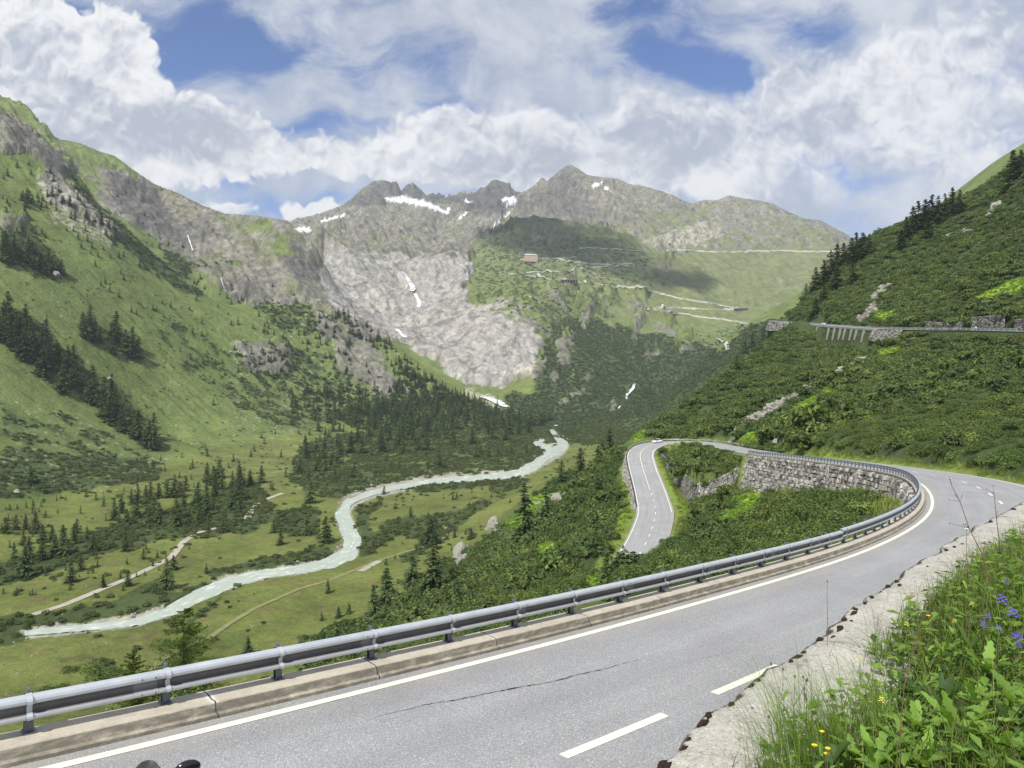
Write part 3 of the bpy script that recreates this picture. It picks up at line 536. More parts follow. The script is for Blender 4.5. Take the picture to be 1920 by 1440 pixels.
UPL=np.zeros(ZZ.shape); UPL[_m]=(_s<0)*(_d<8)
# --- colours
PY=HOR-F*ZZ/DD
_n=nearhill
vR,vP,vD,vB,vM,vSt,vK,vG=[np.where(_n,o_,g(m)) for m,o_ in ((mR,vR),(mP,vP),(mD,vD),(mB,vB),(mM,vM),(mSt,vSt),(mK,vK),(mG,vG))]
vS=np.where(_n,0,mS.get(XX+J*.1,PY+JY*.08)); scr=S(vD+.55*np.where(nearhill,nsk*.5,fbm(X/22,Y/22,5,32,.6)+.3*nsk),.42,.62)
def mixc(a,b,f): return a*(1-f[...,None])+np.array(b)*f[...,None]
one=np.ones(X.shape)
cg=one[...,None]*np.array((0.105,0.152,0.04)); v=S(n1,-.5,.5)
cg=mixc(cg,(0.135,0.155,0.05),.55*v); cg=mixc(cg,(0.055,0.088,0.028),.7*S(fbm(X/90,Y/90,4,101),0,.6))
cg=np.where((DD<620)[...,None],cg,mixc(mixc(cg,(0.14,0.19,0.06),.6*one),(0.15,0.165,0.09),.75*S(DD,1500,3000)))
cg=mixc(cg,(0.145,0.172,0.048),S(vM+.35*n1,.35,.9)*.8)
strk=S(LIC+.5*LIC2,-.3,1.0)*(DD>560); cg=mixc(cg,(0.045,0.075,0.028),.65*S(-LIC-.6*LIC2+.8*fbm(X/110,Y/110,4,177),.1,1.2)*(DD>560)); cg=mixc(cg,(0.20,0.215,0.085),.6*strk*(1-vD))
cg=mixc(cg,(0.145,0.12,0.055),.7*S(fbm(X/13,Y/13,5,171,.65),.02,.4)*np.clip(vM,0,1)); cg=mixc(cg,(0.07,0.10,0.032),.6*S(fbm(X/28,Y/28,5,173,.6),.05,.4)*np.clip(vM,0,1)); cB=mixc(cg,(0.15,0.19,0.06),S(vB+.2*n2,.3,.6)*(DD>900)); cB=mixc(cB,(0.19,0.29,0.035),S(vB+.2*n2,.3,.6)*(DD<=900)); cg=cB
rk=one[...,None]*np.array((0.215,0.208,0.178)); rn=fbm(X/25,ZZ/9,5,111); rk=mixc(rk,(0.095,0.093,0.085),.75*S(rn+.5*LIC,-.2,.6)); rk=mixc(rk,(0.30,0.285,0.235),.7*S(LIC2+1.5*fbm(X/50,Y/50,5,117,.6),.3,1.3)); rk=mixc(rk,(0.15,0.165,0.08),.8*S(fbm(X/70,Y/70,5,115),-.1,.5)*(1-vK)*(1-vP))
stv=fbm((X*.75+Y*.65)/13,ZZ/110,4,181,.6); stw=fbm((X*.65-Y*.75)/30,ZZ/200,4,182,.6)
rk=mixc(rk,(0.075,0.073,0.07),.75*S(stv+.7*stw,.10,.55)*(1-.35*vP)); rk=mixc(rk,(0.078,0.078,0.078),.85*np.clip(vK+.2*rn,0,1))
pl=one[...,None]*np.array((0.375,0.363,0.335)); pl=mixc(pl,(0.25,0.245,0.235),.7*S(.9*LIC2+.4*LIC+fbm((X*.8+Y*.6)/30,(Y*.8-X*.6)/110,6,121,.6,True),.0,.5)); pl=mixc(pl,(0.44,0.41,0.35),.35*S(fbm(X/130,Y/130,4,131),0,.5)); stv_=fbm((X*.75+Y*.65)/16,ZZ/120,4,183,.6)+.7*fbm((X*.65-Y*.75)/38,ZZ/220,4,184,.6); pl=mixc(pl,(0.21,0.205,0.19),.6*S(stv_,.12,.5))
wx_=fbm(X/260,Y/260,3,137)*120; wy_=fbm(X/260,Y/260,3,138)*120
for sc_,th_,sd_ in ((150,.045,139),(62,.05,140)):
    ck=1-S(np.abs(fbm((X+wx_)/sc_,(Y*.45+wy_+ZZ*.6)/sc_,2,sd_)),0,th_); pl=mixc(pl,(0.13,0.13,0.12),.75*ck)
pl=mixc(pl,(0.17,0.18,0.12),.6*S(fbm(X/50,Y/50,5,136,.6),.25,.5))
vPm=S(vP+.35*fbm(X/80,Y/80,5,147,.6),.3,.7); rk=rk*(1-vPm[...,None])+pl*vPm[...,None]
rf=S(vR+.5*fbm(X/60,Y/60,6,141,.6)+.16*LIC+.10*L2-.3*vG,.40,.60)
col=cg*(1-rf[...,None])+rk*rf[...,None]
col=mixc(col,(0.052,0.075,0.03),scr*np.where(nearhill,.95,.9)*(1-.8*rf)*(1-S(vB,.3,.6)))
nb=fbm(X/6,Y/6,4,151,.7); stn=S(vSt*.9+.75*nb+.1*LIC,.55,.75)*(vSt>.05)*S(DD,330,520); col=mixc(col,(0.42,0.40,0.34),.75*stn*(1-vP))
scree=S(LIC*.5+LIC2*.5+fbm(X/200,Y/200,3,155)-.1,.35,.9)*(DD>2000)*(XX>1080)*(1-scr)*np.where(PY<468,.85,.45); col=mixc(col,(0.27,0.25,0.195),scree)
col=mixc(col,(0.72,0.74,0.78),S(vS+.5*fbm(X/50,Y/50,4,161,.6)-.14,.42,.62)*(DD>1500))
rb=np.clip(mrivw.get(XX,PY)*2.2-.25+.5*nb,0,1)*floor*(1-.8*scr); col=mixc(col,(0.38,0.37,0.33),.8*S(rb,.35,.8))
# verge next to the road
sel,d,i,side=SELR; vg=np.zeros(X.shape); t=np.clip((6.8+1.2*np.interp(i,[0,S_TOP,NR],[0,.6,1.0])+.9*n2[sel]-d)/1.0,0,1); vg[sel]=t
lowleg=np.zeros(X.shape,bool); lowleg[sel]=(i>S_TOP+8); vgr=vg*1.0
col=mixc(col,(0.17,0.23,0.05),vgr); col=mixc(col,(0.2,0.19,0.17),(d_:=np.zeros(X.shape),d_.__setitem__(sel,np.clip((5.0-d)/.6,0,1)))[0])
VERGE=vg
print('surface',round(time.time()-T0,1))
def ground_fn(nt,pos,b):
    c=nt.attr('albedo',0); a=nt.attr('zone',0); z=nt.sep(nt.vm('ADD',a,(0,0,0)))
    rock=z[0]; scrub=z[1]
    n=nt.noise(pos,0.03,10,0.68); n2=nt.noise(pos,0.35,5,0.7)
    st=nt.mapping(pos,scale=(1,1,0.16)); n3=nt.noise(st,0.09,8,0.62)
    f=nt.m('MULTIPLY_ADD',nt.m('SUBTRACT',n,0.5),1.5,1.0)
    f2=nt.m('MULTIPLY_ADD',nt.m('SUBTRACT',n2,0.5),1.0,1.0)
    f3=nt.m('MULTIPLY_ADD',nt.m('MULTIPLY',nt.m('SUBTRACT',n3,0.5),rock),1.6,1.0)
    col=nt.vm('SCALE',c,scale=nt.m('MULTIPLY',nt.m('MULTIPLY',f,f2),f3))
    tint=nt.noise(pos,0.012,6,0.6); col=nt.mix(nt.m('MULTIPLY',nt.m('SUBTRACT',tint,0.3),0.35),col,nt.vm('MULTIPLY',col,(1.25,1.05,0.8)))
    bn=nt.m('ADD',nt.m('MULTIPLY',n,14.0),nt.m('MULTIPLY',n2,1.2)); bn=nt.m('ADD',bn,nt.m('MULTIPLY',nt.m('MULTIPLY',n3,rock),9.0))
    bp=nt.bump(bn,0.55,1.0)
    b.inputs['Roughness'].default_value=0.95; b.inputs['Specular IOR Level'].default_value=0.1
    return (col,bp)
M_GROUND=material('ground',ground_fn)
def grid_obj(name,r0,r1,mat):
    V=np.stack([X[r0:r1],Y[r0:r1],ZZ[r0:r1]],-1); nr,nc=V.shape[:2]
    idx=np.arange(nr*nc).reshape(nr,nc); q=np.stack([idx[:-1,:-1],idx[:-1,1:],idx[1:,1:],idx[1:,:-1]],-1).reshape(-1,4)
    me=bpy.data.meshes.new(name); me.vertices.add(nr*nc); me.vertices.foreach_set('co',V.reshape(-1).astype(np.float32))
    me.loops.add(q.size); me.loops.foreach_set('vertex_index',q.reshape(-1).astype(np.int32)); me.polygons.add(len(q)); me.polygons.foreach_set('loop_start',np.arange(0,q.size,4,dtype=np.int32))
    me.materials.append(mat); me.update(calc_edges=True); me.polygons.foreach_set('use_smooth',np.ones(len(q),bool))
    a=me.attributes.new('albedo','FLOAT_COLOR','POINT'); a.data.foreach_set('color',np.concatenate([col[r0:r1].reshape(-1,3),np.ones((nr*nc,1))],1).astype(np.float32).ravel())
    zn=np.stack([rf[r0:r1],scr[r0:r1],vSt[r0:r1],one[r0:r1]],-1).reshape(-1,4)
    a=me.attributes.new('zone','FLOAT_COLOR','POINT'); a.data.foreach_set('color',zn.astype(np.float32).ravel())
    o=link(bpy.data.objects.new(name,me)); o['kind']='structure'; return o
r1=int(np.searchsorted(LD,math.log(640)))
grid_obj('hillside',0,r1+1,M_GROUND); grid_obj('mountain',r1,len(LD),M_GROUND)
def ground_z(x,y):
    D=np.asarray(y,float); px=CX+F*np.asarray(x,float)/D; l=np.log(D)
    fx=np.clip((px-PX[0])/3.0,0,len(PX)-1.001); fy=np.interp(l,LD,np.arange(len(LD))); ix=fx.astype(int); iy=np.minimum(fy.astype(int),len(LD)-2); fx=fx-ix; fy=fy-iy
    return ZZ[iy,ix]*(1-fx)*(1-fy)+ZZ[iy,ix+1]*fx*(1-fy)+ZZ[iy+1,ix]*(1-fx)*fy+ZZ[iy+1,ix+1]*fx*fy
def hit(px,py,Dmin=18,Dmax=6000):
    """first point of the ground met by the sight line through (px,py)"""
    c=int(np.clip(round((px-PX[0])/3.0),0,len(PX)-1)); r0=int(np.searchsorted(LD,math.log(Dmin))); p=HOR-F*ZZ[r0:,c]/DD[r0:,c]
    k=np.nonzero(p<=py)[0]
    if len(k)==0: return None
    k=k[0]+r0; D=DD[k,c]
    if k>r0:
        a=HOR-F*ZZ[k-1,c]/DD[k-1,c]; b=HOR-F*ZZ[k,c]/DD[k,c]
        if a>py>b: t=(a-py)/(a-b); D=DD[k-1,c]*(1-t)+DD[k,c]*t
    if D>Dmax: return None
    return Vector(((px-CX)/F*D,D,float(ground_z((px-CX)/F*D,D))))
# ------------------------------------------------------------------ roads, kerbs, walls, rails
def ribbon(P,prof,name,mat,parent=None,closed_ends=False,smooth=False,s0=0.0):
    """sweep a cross-section (list of (lateral, dz)) along P"""
    rows=[offset(P,a,b) for a,b in prof]; n=len(P); k=len(prof)
    V=np.stack(rows,1).reshape(-1,3); idx=np.arange(n*k).reshape(n,k)
    q=np.stack([idx[:-1,:-1],idx[:-1,1:],idx[1:,1:],idx[1:,:-1]],-1).reshape(-1,4).tolist()
    if closed_ends: q.append(idx[0].tolist()); q.append(idx[-1][::-1].tolist())
    o=mesh_obj(name,V.tolist(),q,mat,parent,smooth)
    L=np.r_[0,np.cumsum(np.linalg.norm(np.diff(P,axis=0),axis=1))]+s0; C_=np.r_[0,np.cumsum([math.hypot(prof[i+1][0]-prof[i][0],prof[i+1][1]-prof[i][1]) for i in range(k-1)])]
    uv=o.data.attributes.new('along','FLOAT_VECTOR','POINT'); A_=np.stack([np.repeat(L,k),np.tile([p[0] for p in prof],n),np.tile([p[1] for p in prof],n)],-1); uv.data.foreach_set('vector',A_.astype(np.float32).ravel())
    return o
def asphalt_fn(nt,pos,b):
    al=nt.attr('along',1); big=nt.noise(pos,0.35,4,0.6); wear=nt.noise(nt.mapping(al,scale=(0.08,1.1,1)),1.0,4,0.6)
    sp=nt.sm(nt.noise(pos,38,1,0.6),.3,.7); v=nt.vor(pos,42); fine=nt.noise(pos,160,1,0.5)
    f=nt.m('MULTIPLY_ADD',big,0.30,0.72); f=nt.m('MULTIPLY',f,nt.m('MULTIPLY_ADD',wear,0.5,0.75)); f=nt.m('MULTIPLY',f,nt.m('MULTIPLY_ADD',sp,0.36,0.82))
    col=nt.vm('SCALE',(0.325,0.33,0.335),scale=f)
    lt=nt.m('MULTIPLY',nt.sm(sp,0.6,0.8),nt.sm(v,0.45,0.25)); col=nt.mix(nt.m('MULTIPLY',lt,0.65),col,(0.72,0.70,0.65)); dk=nt.sm(nt.noise(pos,47,1,.5),.40,.30); col=nt.mix(nt.m('MULTIPLY',dk,.6),col,(.14,.14,.145))
    y=nt.sep(al)[1]; trk=nt.m('MULTIPLY',nt.sm(nt.m('SINE',nt.m('MULTIPLY_ADD',y,3.5,.9)),.1,.95),nt.sm(nt.noise(nt.mapping(al,scale=(.12,.6,1)),1,3,.6),.3,.6)); col=nt.mix(nt.m('MULTIPLY',trk,.22),col,(.20,.205,.215)); grit=nt.m('MULTIPLY',nt.sm(y,-3.0,-4.1),nt.sm(nt.noise(pos,0.8,5,0.7),0.35,0.62)); col=nt.mix(nt.m('MULTIPLY',grit,0.55),col,(0.34,0.315,0.26))
    pt=nt.sm(nt.noise(pos,0.22,3,0.5),0.55,0.6); col=nt.mix(nt.m('MULTIPLY',pt,0.12),col,(0.2,0.2,0.205))
    b.inputs['Roughness'].default_value=0.85; b.inputs['Specular IOR Level'].default_value=0.25
    return (col,nt.bump(nt.m('ADD',sp,fine),0.5,0.006))
M_ASPH=material('asphalt',asphalt_fn)
def paint_fn(nt,pos,b):
    n=nt.noise(pos,18,5,0.75); n2=nt.noise(pos,1.4,4,0.6)
    w=nt.sm(nt.m('ADD',n,nt.m('MULTIPLY',n2,0.35)),0.80,0.92)
    col=nt.mix(w,nt.vm('SCALE',(0.72,0.69,0.58),scale=nt.m('MULTIPLY_ADD',n2,0.4,0.8)),(0.26,0.26,0.255)); b.inputs['Roughness'].default_value=0.7; return col
M_PAINT=material('road_paint',paint_fn)
def concrete_fn(nt,pos,b):
    al=nt.attr('along',1); s=nt.sep(al); n=nt.noise(pos,2.2,6,0.68); n2=nt.noise(pos,28,3,0.7)
    f=nt.m('MULTIPLY',nt.m('MULTIPLY_ADD',n,0.9,0.55),nt.m('MULTIPLY_ADD',n2,0.5,0.75))
    col=nt.vm('SCALE',(0.44,0.40,0.325),scale=f)
    wob=nt.m('MULTIPLY_ADD',nt.noise(pos,6,2,0.5),0.08,-0.04)
    fr=nt.m('FRACT',nt.m('DIVIDE',nt.m('ADD',s[0],wob),3.0)); j=nt.m('ABSOLUTE',nt.m('SUBTRACT',fr,0.5)); 
    col=nt.mix(nt.m('MULTIPLY',nt.sm(j,0.035,0.008),nt.sm(n,0.42,0.6)),col,(0.62,0.6,0.55)); col=nt.mix(nt.sm(j,0.006,0.003),col,(0.06,0.055,0.05))
    st=nt.noise(nt.mapping(pos,scale=(3,3,9)),1.0,5,0.7); dark=nt.m('MULTIPLY',nt.sm(s[2],0.215,0.19),nt.sm(st,0.25,0.6)); col=nt.mix(nt.m('MULTIPLY',dark,0.72),col,(0.12,0.11,0.085))  # kerb face painted darker than its top, standing in for shade
    return (col,nt.bump(nt.m('ADD',n,n2),0.5,0.01))
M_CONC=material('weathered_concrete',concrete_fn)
ro=ribbon(ROAD,[(-4.48,-0.35),(-4.48,0),(-2.2,0.03),(0,0.05),(2.2,0.03),(4.55,0),(4.75,-0.25)],'road',M_ASPH,smooth=False); ro['kind']='structure'
def crown(l): return np.interp(l,[-4.48,-2.2,0,2.2,4.55],[0,.03,.05,.03,0])
def marking(i0,i1,lat,wid,P=ROAD,step=1.0):
    s=np.arange(i0,i1+1e-6,0.5); Q=np.stack([np.interp(s,np.arange(len(P)),P[:,k]) for k in range(3)],1)
    a,b=lat-wid/2,lat+wid/2; return Q,[(a,float(crown(a))+.007),(b,float(crown(b))+.007)]
MK=[]
MK.append(marking(0,S_TOP+95 if S_TOP+95<NR else NR-1,-3.92,.17))
MK.append(marking(0,NR-1,4.15,.15))
s0=s_near(0.32,11.1); 
st=s0-16.2
while st<S_BEND-14: MK.append(marking(max(0,st),st+2.6,-0.15,.17)); st+=4.05
while st<S_TOP-60: MK.append(marking(st,st+2.0,0,.15)); st+=6.0
MK.append(marking(S_TOP-55,s_near(38.5,206),0.1,.15)); st=s_near(38.5,206)+3
while st<NR-3: MK.append(marking(st,st+2.4,0,.16)); st+=6.2
mb=MB()
for Q,pr in MK:
    a=offset(Q,pr[0][0],pr[0][1]); b=offset(Q,pr[1][0],pr[1][1]); n=len(Q); mb.add(np.concatenate([a,b]).tolist(),[(i,n+i,n+i+1,i+1) for i in range(n-1)])
mo=mb.build('road_markings',M_PAINT); mo['kind']='structure'
# crack in the near lane
M_DARK=material('crack_dark',None,(0.045,0.045,0.045),0.9)
def crack(pxs,w,seed):
    r=random.Random(seed); P=[atz(a,b,-6.0) for a,b in pxs]; d,i=nearest(ROAD,np.array([p.x for p in P]),np.array([p.y for p in P])); pts=[]
    for p,k in zip(P,i): pts.append((p.x,p.y))
    Q=catmull([(a,b,0) for a,b in pts],.06); d,i=nearest(ROAD,Q[:,0],Q[:,1]); nn=normals(ROAD); lat=(Q[:,0]-ROAD[i,0])*nn[i,0]+(Q[:,1]-ROAD[i,1])*nn[i,1]
    Q[:,2]=np.interp(np.arange(len(Q)),np.arange(len(Q)),ROAD[i,2])+crown(lat)+.006
    z=np.convolve(np.pad(Q[:,2],20,'edge'),np.ones(41)/41,'valid'); Q[:,2]=z+0.004
    ph=np.cumsum([r.gauss(0,.009) for _ in Q]); ph-=np.linspace(0,ph[-1],len(ph)); W=np.array([w*(0.25+abs(r.gauss(0,.6))) for _ in Q])*np.clip(np.minimum(np.arange(len(Q)),np.arange(len(Q))[::-1])/40,.15,1)
    a=offset(Q,ph-W); b=offset(Q,ph+W); n=len(Q); return np.concatenate([a,b]).tolist(),[(j,n+j,n+j+1,j+1) for j in range(n-1)]
mb=MB(); mb.add(*crack([(590,1431),(750,1378),(850,1350),(960,1320),(1050,1292),(1150,1255),(1240,1219)],.012,3)); mb.add(*crack([(1140,1228),(1200,1212),(1265,1190)],.005,4)); mb.add(*crack([(1240,1262),(1330,1225),(1420,1190)],.004,5))
mb.add(*crack([(420,1415),(520,1392),(600,1372),(700,1340)],.005,6)); mb.add(*crack([(1010,1335),(1060,1345),(1130,1322)],.004,7)); mb.add(*crack([(980,1310),(1000,1330),(990,1365)],.004,8)); mo=mb.build('road_crack',M_DARK); mo['kind']='structure'
# kerb beam on the valley side
KERB1=S_W1+6
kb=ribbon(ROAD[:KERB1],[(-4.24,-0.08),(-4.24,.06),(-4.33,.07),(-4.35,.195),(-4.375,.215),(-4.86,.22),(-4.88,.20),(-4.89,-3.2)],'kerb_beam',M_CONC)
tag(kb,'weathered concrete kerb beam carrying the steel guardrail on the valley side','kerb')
# stone material
def stone_fn(nt,pos,b):
    c=nt.attr('tone',0); n=nt.noise(pos,2.0,6,0.7); st=nt.noise(nt.mapping(pos,scale=(1,1,.2)),.5,4,.6)
    f=nt.m('MULTIPLY_ADD',n,0.9,0.55); col=nt.vm('SCALE',c,scale=f); col=nt.mix(nt.m('MULTIPLY',nt.sm(st,.52,.66),.55),col,(0.07,0.07,0.06))
    b.inputs['Roughness'].default_value=.9; b.inputs['Specular IOR Level'].default_value=.1
    return (col,nt.bump(n,.5,.1))
M_STONE=material('wall_stone',stone_fn)
def stone_wall(name,top,height,out,size=0.75,label=None,seed=1,batter=0.25,dark=0.0,flat=1.0):
    """dry-stone wall: every course is laid from irregular blocks in front of a backing sheet; out=+1 faces right of travel"""
    r=random.Random(seed); top=np.array(top,float); height=np.broadcast_to(height,len(top)); n=normals(top)*out
    L=np.r_[0,np.cumsum(np.linalg.norm(np.diff(top[:,:2],axis=0),axis=1))]; V=[];Fc=[];T=[]
    def P(s,h,d):
        x,y,z=[np.interp(s,L,top[:,k]) for k in range(3)]; a,b=np.interp(s,L,n[:,0]),np.interp(s,L,n[:,1]); o=d+h*batter
        return Vector((x+a*o,y+b*o,z-h))
    # backing
    k=len(top); B=len(V)
    for i in range(k):
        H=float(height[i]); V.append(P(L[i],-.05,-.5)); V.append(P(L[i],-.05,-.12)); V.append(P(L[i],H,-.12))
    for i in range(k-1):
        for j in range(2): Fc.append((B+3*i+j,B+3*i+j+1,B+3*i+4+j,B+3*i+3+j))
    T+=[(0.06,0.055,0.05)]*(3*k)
    h=0.0
    while h<height.max():
        ch=size*r.uniform(.45,.8); s=r.uniform(-size,0)
        while s<L[-1]:
            w=size*r.uniform(.6,1.7)
            sc_=s+w/2
            if 0<=sc_<=L[-1] and h+ch*.3<np.interp(sc_,L,height):
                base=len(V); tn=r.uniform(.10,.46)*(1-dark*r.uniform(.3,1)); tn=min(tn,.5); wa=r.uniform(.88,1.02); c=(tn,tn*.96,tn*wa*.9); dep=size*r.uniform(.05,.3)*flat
                hh=ch*r.uniform(.78,1.2); ww=w*r.uniform(.72,1.02); sk=r.uniform(-.25,.25)
                for dd,g in ((-.15,1.0),(dep,.66)):
                    for a,b in ((-.5,-.5),(.5,-.5),(.5,.5),(-.5,.5)):
                        V.append(P(sc_+(a*g+r.uniform(-.09,.09)+b*sk*.5)*ww,h+ch/2+(b*g+r.uniform(-.12,.12))*hh,dd+r.uniform(-.06,.06)*size))
                Fc+= [(base+4,base+5,base+6,base+7)]+[(base+i,base+(i+1)%4,base+4+(i+1)%4,base+4+i) for i in range(4)]
                T+=[c]*8
            s+=w*.97
        h+=ch*.93
    o=mesh_obj(name,V,Fc,M_STONE); a=o.data.attributes.new('tone','FLOAT_COLOR','POINT'); a.data.foreach_set('color',np.concatenate([np.array(T),np.ones((len(T),1))],1).astype(np.float32).ravel())
    if label: tag(o,label,'wall')
    return o
seg=ROAD[S_W0-6:S_W1+2]; e=offset(seg,-5.06,-.02); g0=offset(seg,-6.6); hg=e[:,2]-ground_z(g0[:,0],g0[:,1])+1.0
hg=np.clip(np.convolve(np.pad(hg,4,'edge'),np.ones(9)/9,'valid'),1.5,9)
stone_wall('stone_retaining_wall',e,hg,-1,.85,'tall dry-stone retaining wall below the railed road where it swings away round the bend',3,flat=1.3)
tw=catmull(PLW[:4],1.0); hb_=np.interp(np.linspace(0,3,len(tw)),[0,1,2,3],[PLW[i][2]-PLWB[i] for i in range(4)])+.8
stone_wall('stone_retaining_wall',tw,hb_,1,.6,'dark shaded stone retaining wall above the grass verge of the lower road',4,.12,dark=.55,flat=.6)  # blocks toned darker: shade of the grazing sun put into their colour
tw=catmull(PLW[3:],1.0); hb_=np.interp(np.linspace(0,3,len(tw)),[0,1,2,3],[PLW[3+i][2]-PLWB[3+i] for i in range(4)])+.8
stone_wall('stone_retaining_wall',tw,hb_,1,1.0,'short pale wall of large blocks forming the corner below the shrub-topped terrace',5,.15,flat=.7)
seg=ROAD[S_TURN-4:S_LW]; e=offset(seg,4.9,-.02); stone_wall('stone_retaining_wall',e,np.full(len(e),4.2),1,.6,'low rough stone wall under the outer edge of the lower road below the hairpin',6)
# guardrails -------------------------------------------------------
def steel_fn(nt,pos,b):
    n=nt.noise(pos,3,5,.65); n2=nt.noise(nt.mapping(pos,scale=(2,2,14)),1,4,.6); hz_=nt.sep(nt.attr('along',1))[2]
    f=nt.m('MULTIPLY',nt.m('MULTIPLY_ADD',n,.4,.8),nt.m('MULTIPLY_ADD',n2,.3,.85)); b.inputs['Metallic'].default_value=.35; b.inputs['Roughness'].default_value=.42
    col=nt.vm('SCALE',(0.52,0.55,0.58),scale=f); col=nt.mix(nt.m('MULTIPLY',nt.sm(nt.noise(pos,9,5,.75),.62,.74),.5),col,(0.16,0.13,0.10)); gr=nt.m('MULTIPLY',nt.sm(hz_,.51,.53),0.0); q=nt.attr('groove_shade',2); col=nt.mix(nt.m('MULTIPLY',q,nt.m('MULTIPLY_ADD',n,.4,.6)),col,(0.10,0.082,0.066)); return (col,nt.bump(n,.15,.01))  # recess of the rail tinted dark brown: shade put into the steel colour
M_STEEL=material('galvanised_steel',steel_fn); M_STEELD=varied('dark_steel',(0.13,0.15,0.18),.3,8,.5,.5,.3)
WPROF=[(0.0,.345),(.05,.34),(.09,.318),(.108,.285),(.105,.25),(.085,.226),(.03,.205),(.012,.185),(.012,.125),(.03,.105),(.075,.098),(.10,.08),(.105,.055),(.09,.025),(.05,.008),(.0,.0)]
def guardrail(name,P,lat,base,side,label,rail_z=.20,spacing=1.9,near=True,thick=.008,posts=True,scale=1.0):
    t=empty(name); tag(t,label,'guardrail')
    front=[(lat+side*a*scale,base+rail_z+b*scale) for a,b in WPROF]; back=[(x-side*.012,z) for x,z in front[::-1]]
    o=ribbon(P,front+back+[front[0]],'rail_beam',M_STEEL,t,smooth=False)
    kk=len(front)+len(back)+1; gv=np.tile([1.0 if (5<=j<=10) else 0.0 for j in range(kk)],len(P)); ga=o.data.attributes.new('groove_shade','FLOAT','POINT'); ga.data.foreach_set('value',gv.astype(np.float32))  # marks the recess where shade under the top bulge is painted in
    
    if near:
        for a0 in range(3,len(P)-3,4):
            Q=np.stack([np.interp(np.linspace(a0+.35,a0+.68,4),np.arange(len(P)),P[:,k]) for k in range(3)],1); pr=[(x+side*.006,z+.002) for x,z in front]; sp_=ribbon(Q,pr,'splice_plate',M_STEEL,t); ga=sp_.data.attributes.new('groove_shade','FLOAT','POINT'); ga.data.foreach_set('value',np.tile([.75 if 5<=j<=10 else 0.0 for j in range(len(pr))],len(Q)).astype(np.float32))
            for tt in (a0+.42,a0+.61):
                x,y,z=[np.interp(tt,np.arange(len(P)),P[:,k]) for k in range(3)]; nn=normals(P)[a0]
                for q in (3,12):
                    bm_=MB(); bm_.ball((x+nn[0]*(front[q][0]+side*.012),y+nn[1]*(front[q][0]+side*.012),z+front[q][1]),.016,6,4); bm_.build('bolt',M_STEELD,t)
    L=np.arange(len(P))*1.0; nrm=normals(P); s=0.6; c=0
    pm=MB(); pm.box((0,0,0),(.09,.012,1)); pm.box((.045,0,0),(.010,.07,1)); pm.box((-.045,0,0),(.010,.07,1))
    first=None; capm=None
    while s<len(P)-1 and c<98:
        x,y,z=[np.interp(s,L,P[:,k]) for k in range(3)]; i=int(s); a=nrm[i]; ang=math.atan2(a[1],a[0])
        h=rail_z+.33
        if first is None:
            q=MB(); 
            q.box((-.055*side,0,h/2),(.012,.11,h)); q.box((.035*side,0,h/2),(.010,.11,h)); q.box((-.01*side,0,h/2),(.08,.010,h)); q.box((-.01,0,.008),(.2,.16,.016)); q.box((-.02*side,0,h+.035),(.10,.03,.07))
            f=q.build('post',M_STEELD,t); first=f
            q=MB(); pr=[(side*a_*1.0+side*.012,b_-.005) for a_,b_ in WPROF]; pr=[(pr[0][0]-.06*side,.345)]+pr
            V=[];Fq=[]
            for yy in (-.035,.035):
                V+=[(px_,yy,rail_z+pz_) for px_,pz_ in pr]
            m=len(pr); Fq=[(j,j+1,m+j+1,m+j) for j in range(m-1)]; q.add(V,Fq); q.add([(v[0]+side*.008,v[1],v[2]+.004) for v in V],Fq); 
            cap=q.build('rail_clamp',M_STEEL,f); capm=cap; cap.location=(0.066*side+.0,0,0)
            pobj,cobj=f,cap
        else:
            pobj=first.copy(); link(pobj,t); cobj=None
            if near: cobj=capm.copy(); link(cobj,pobj)
        pobj.location=(x+a[0]*(lat-.055*side),y+a[1]*(lat-.055*side),z+base); pobj.rotation_euler=(0,0,ang); s+=spacing; c+=1
    return t
S_R1=s_near(17,27)
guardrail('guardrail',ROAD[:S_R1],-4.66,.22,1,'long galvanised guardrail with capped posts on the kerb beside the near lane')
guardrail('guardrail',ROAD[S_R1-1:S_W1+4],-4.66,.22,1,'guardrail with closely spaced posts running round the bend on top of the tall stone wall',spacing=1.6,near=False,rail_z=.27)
guardrail('guardrail',ROAD[S_TOP-62:S_TURN+3],4.75,0.02,-1,'grey guardrail round the outer side of the far hairpin behind the white car',spacing=3,near=False,rail_z=.42)
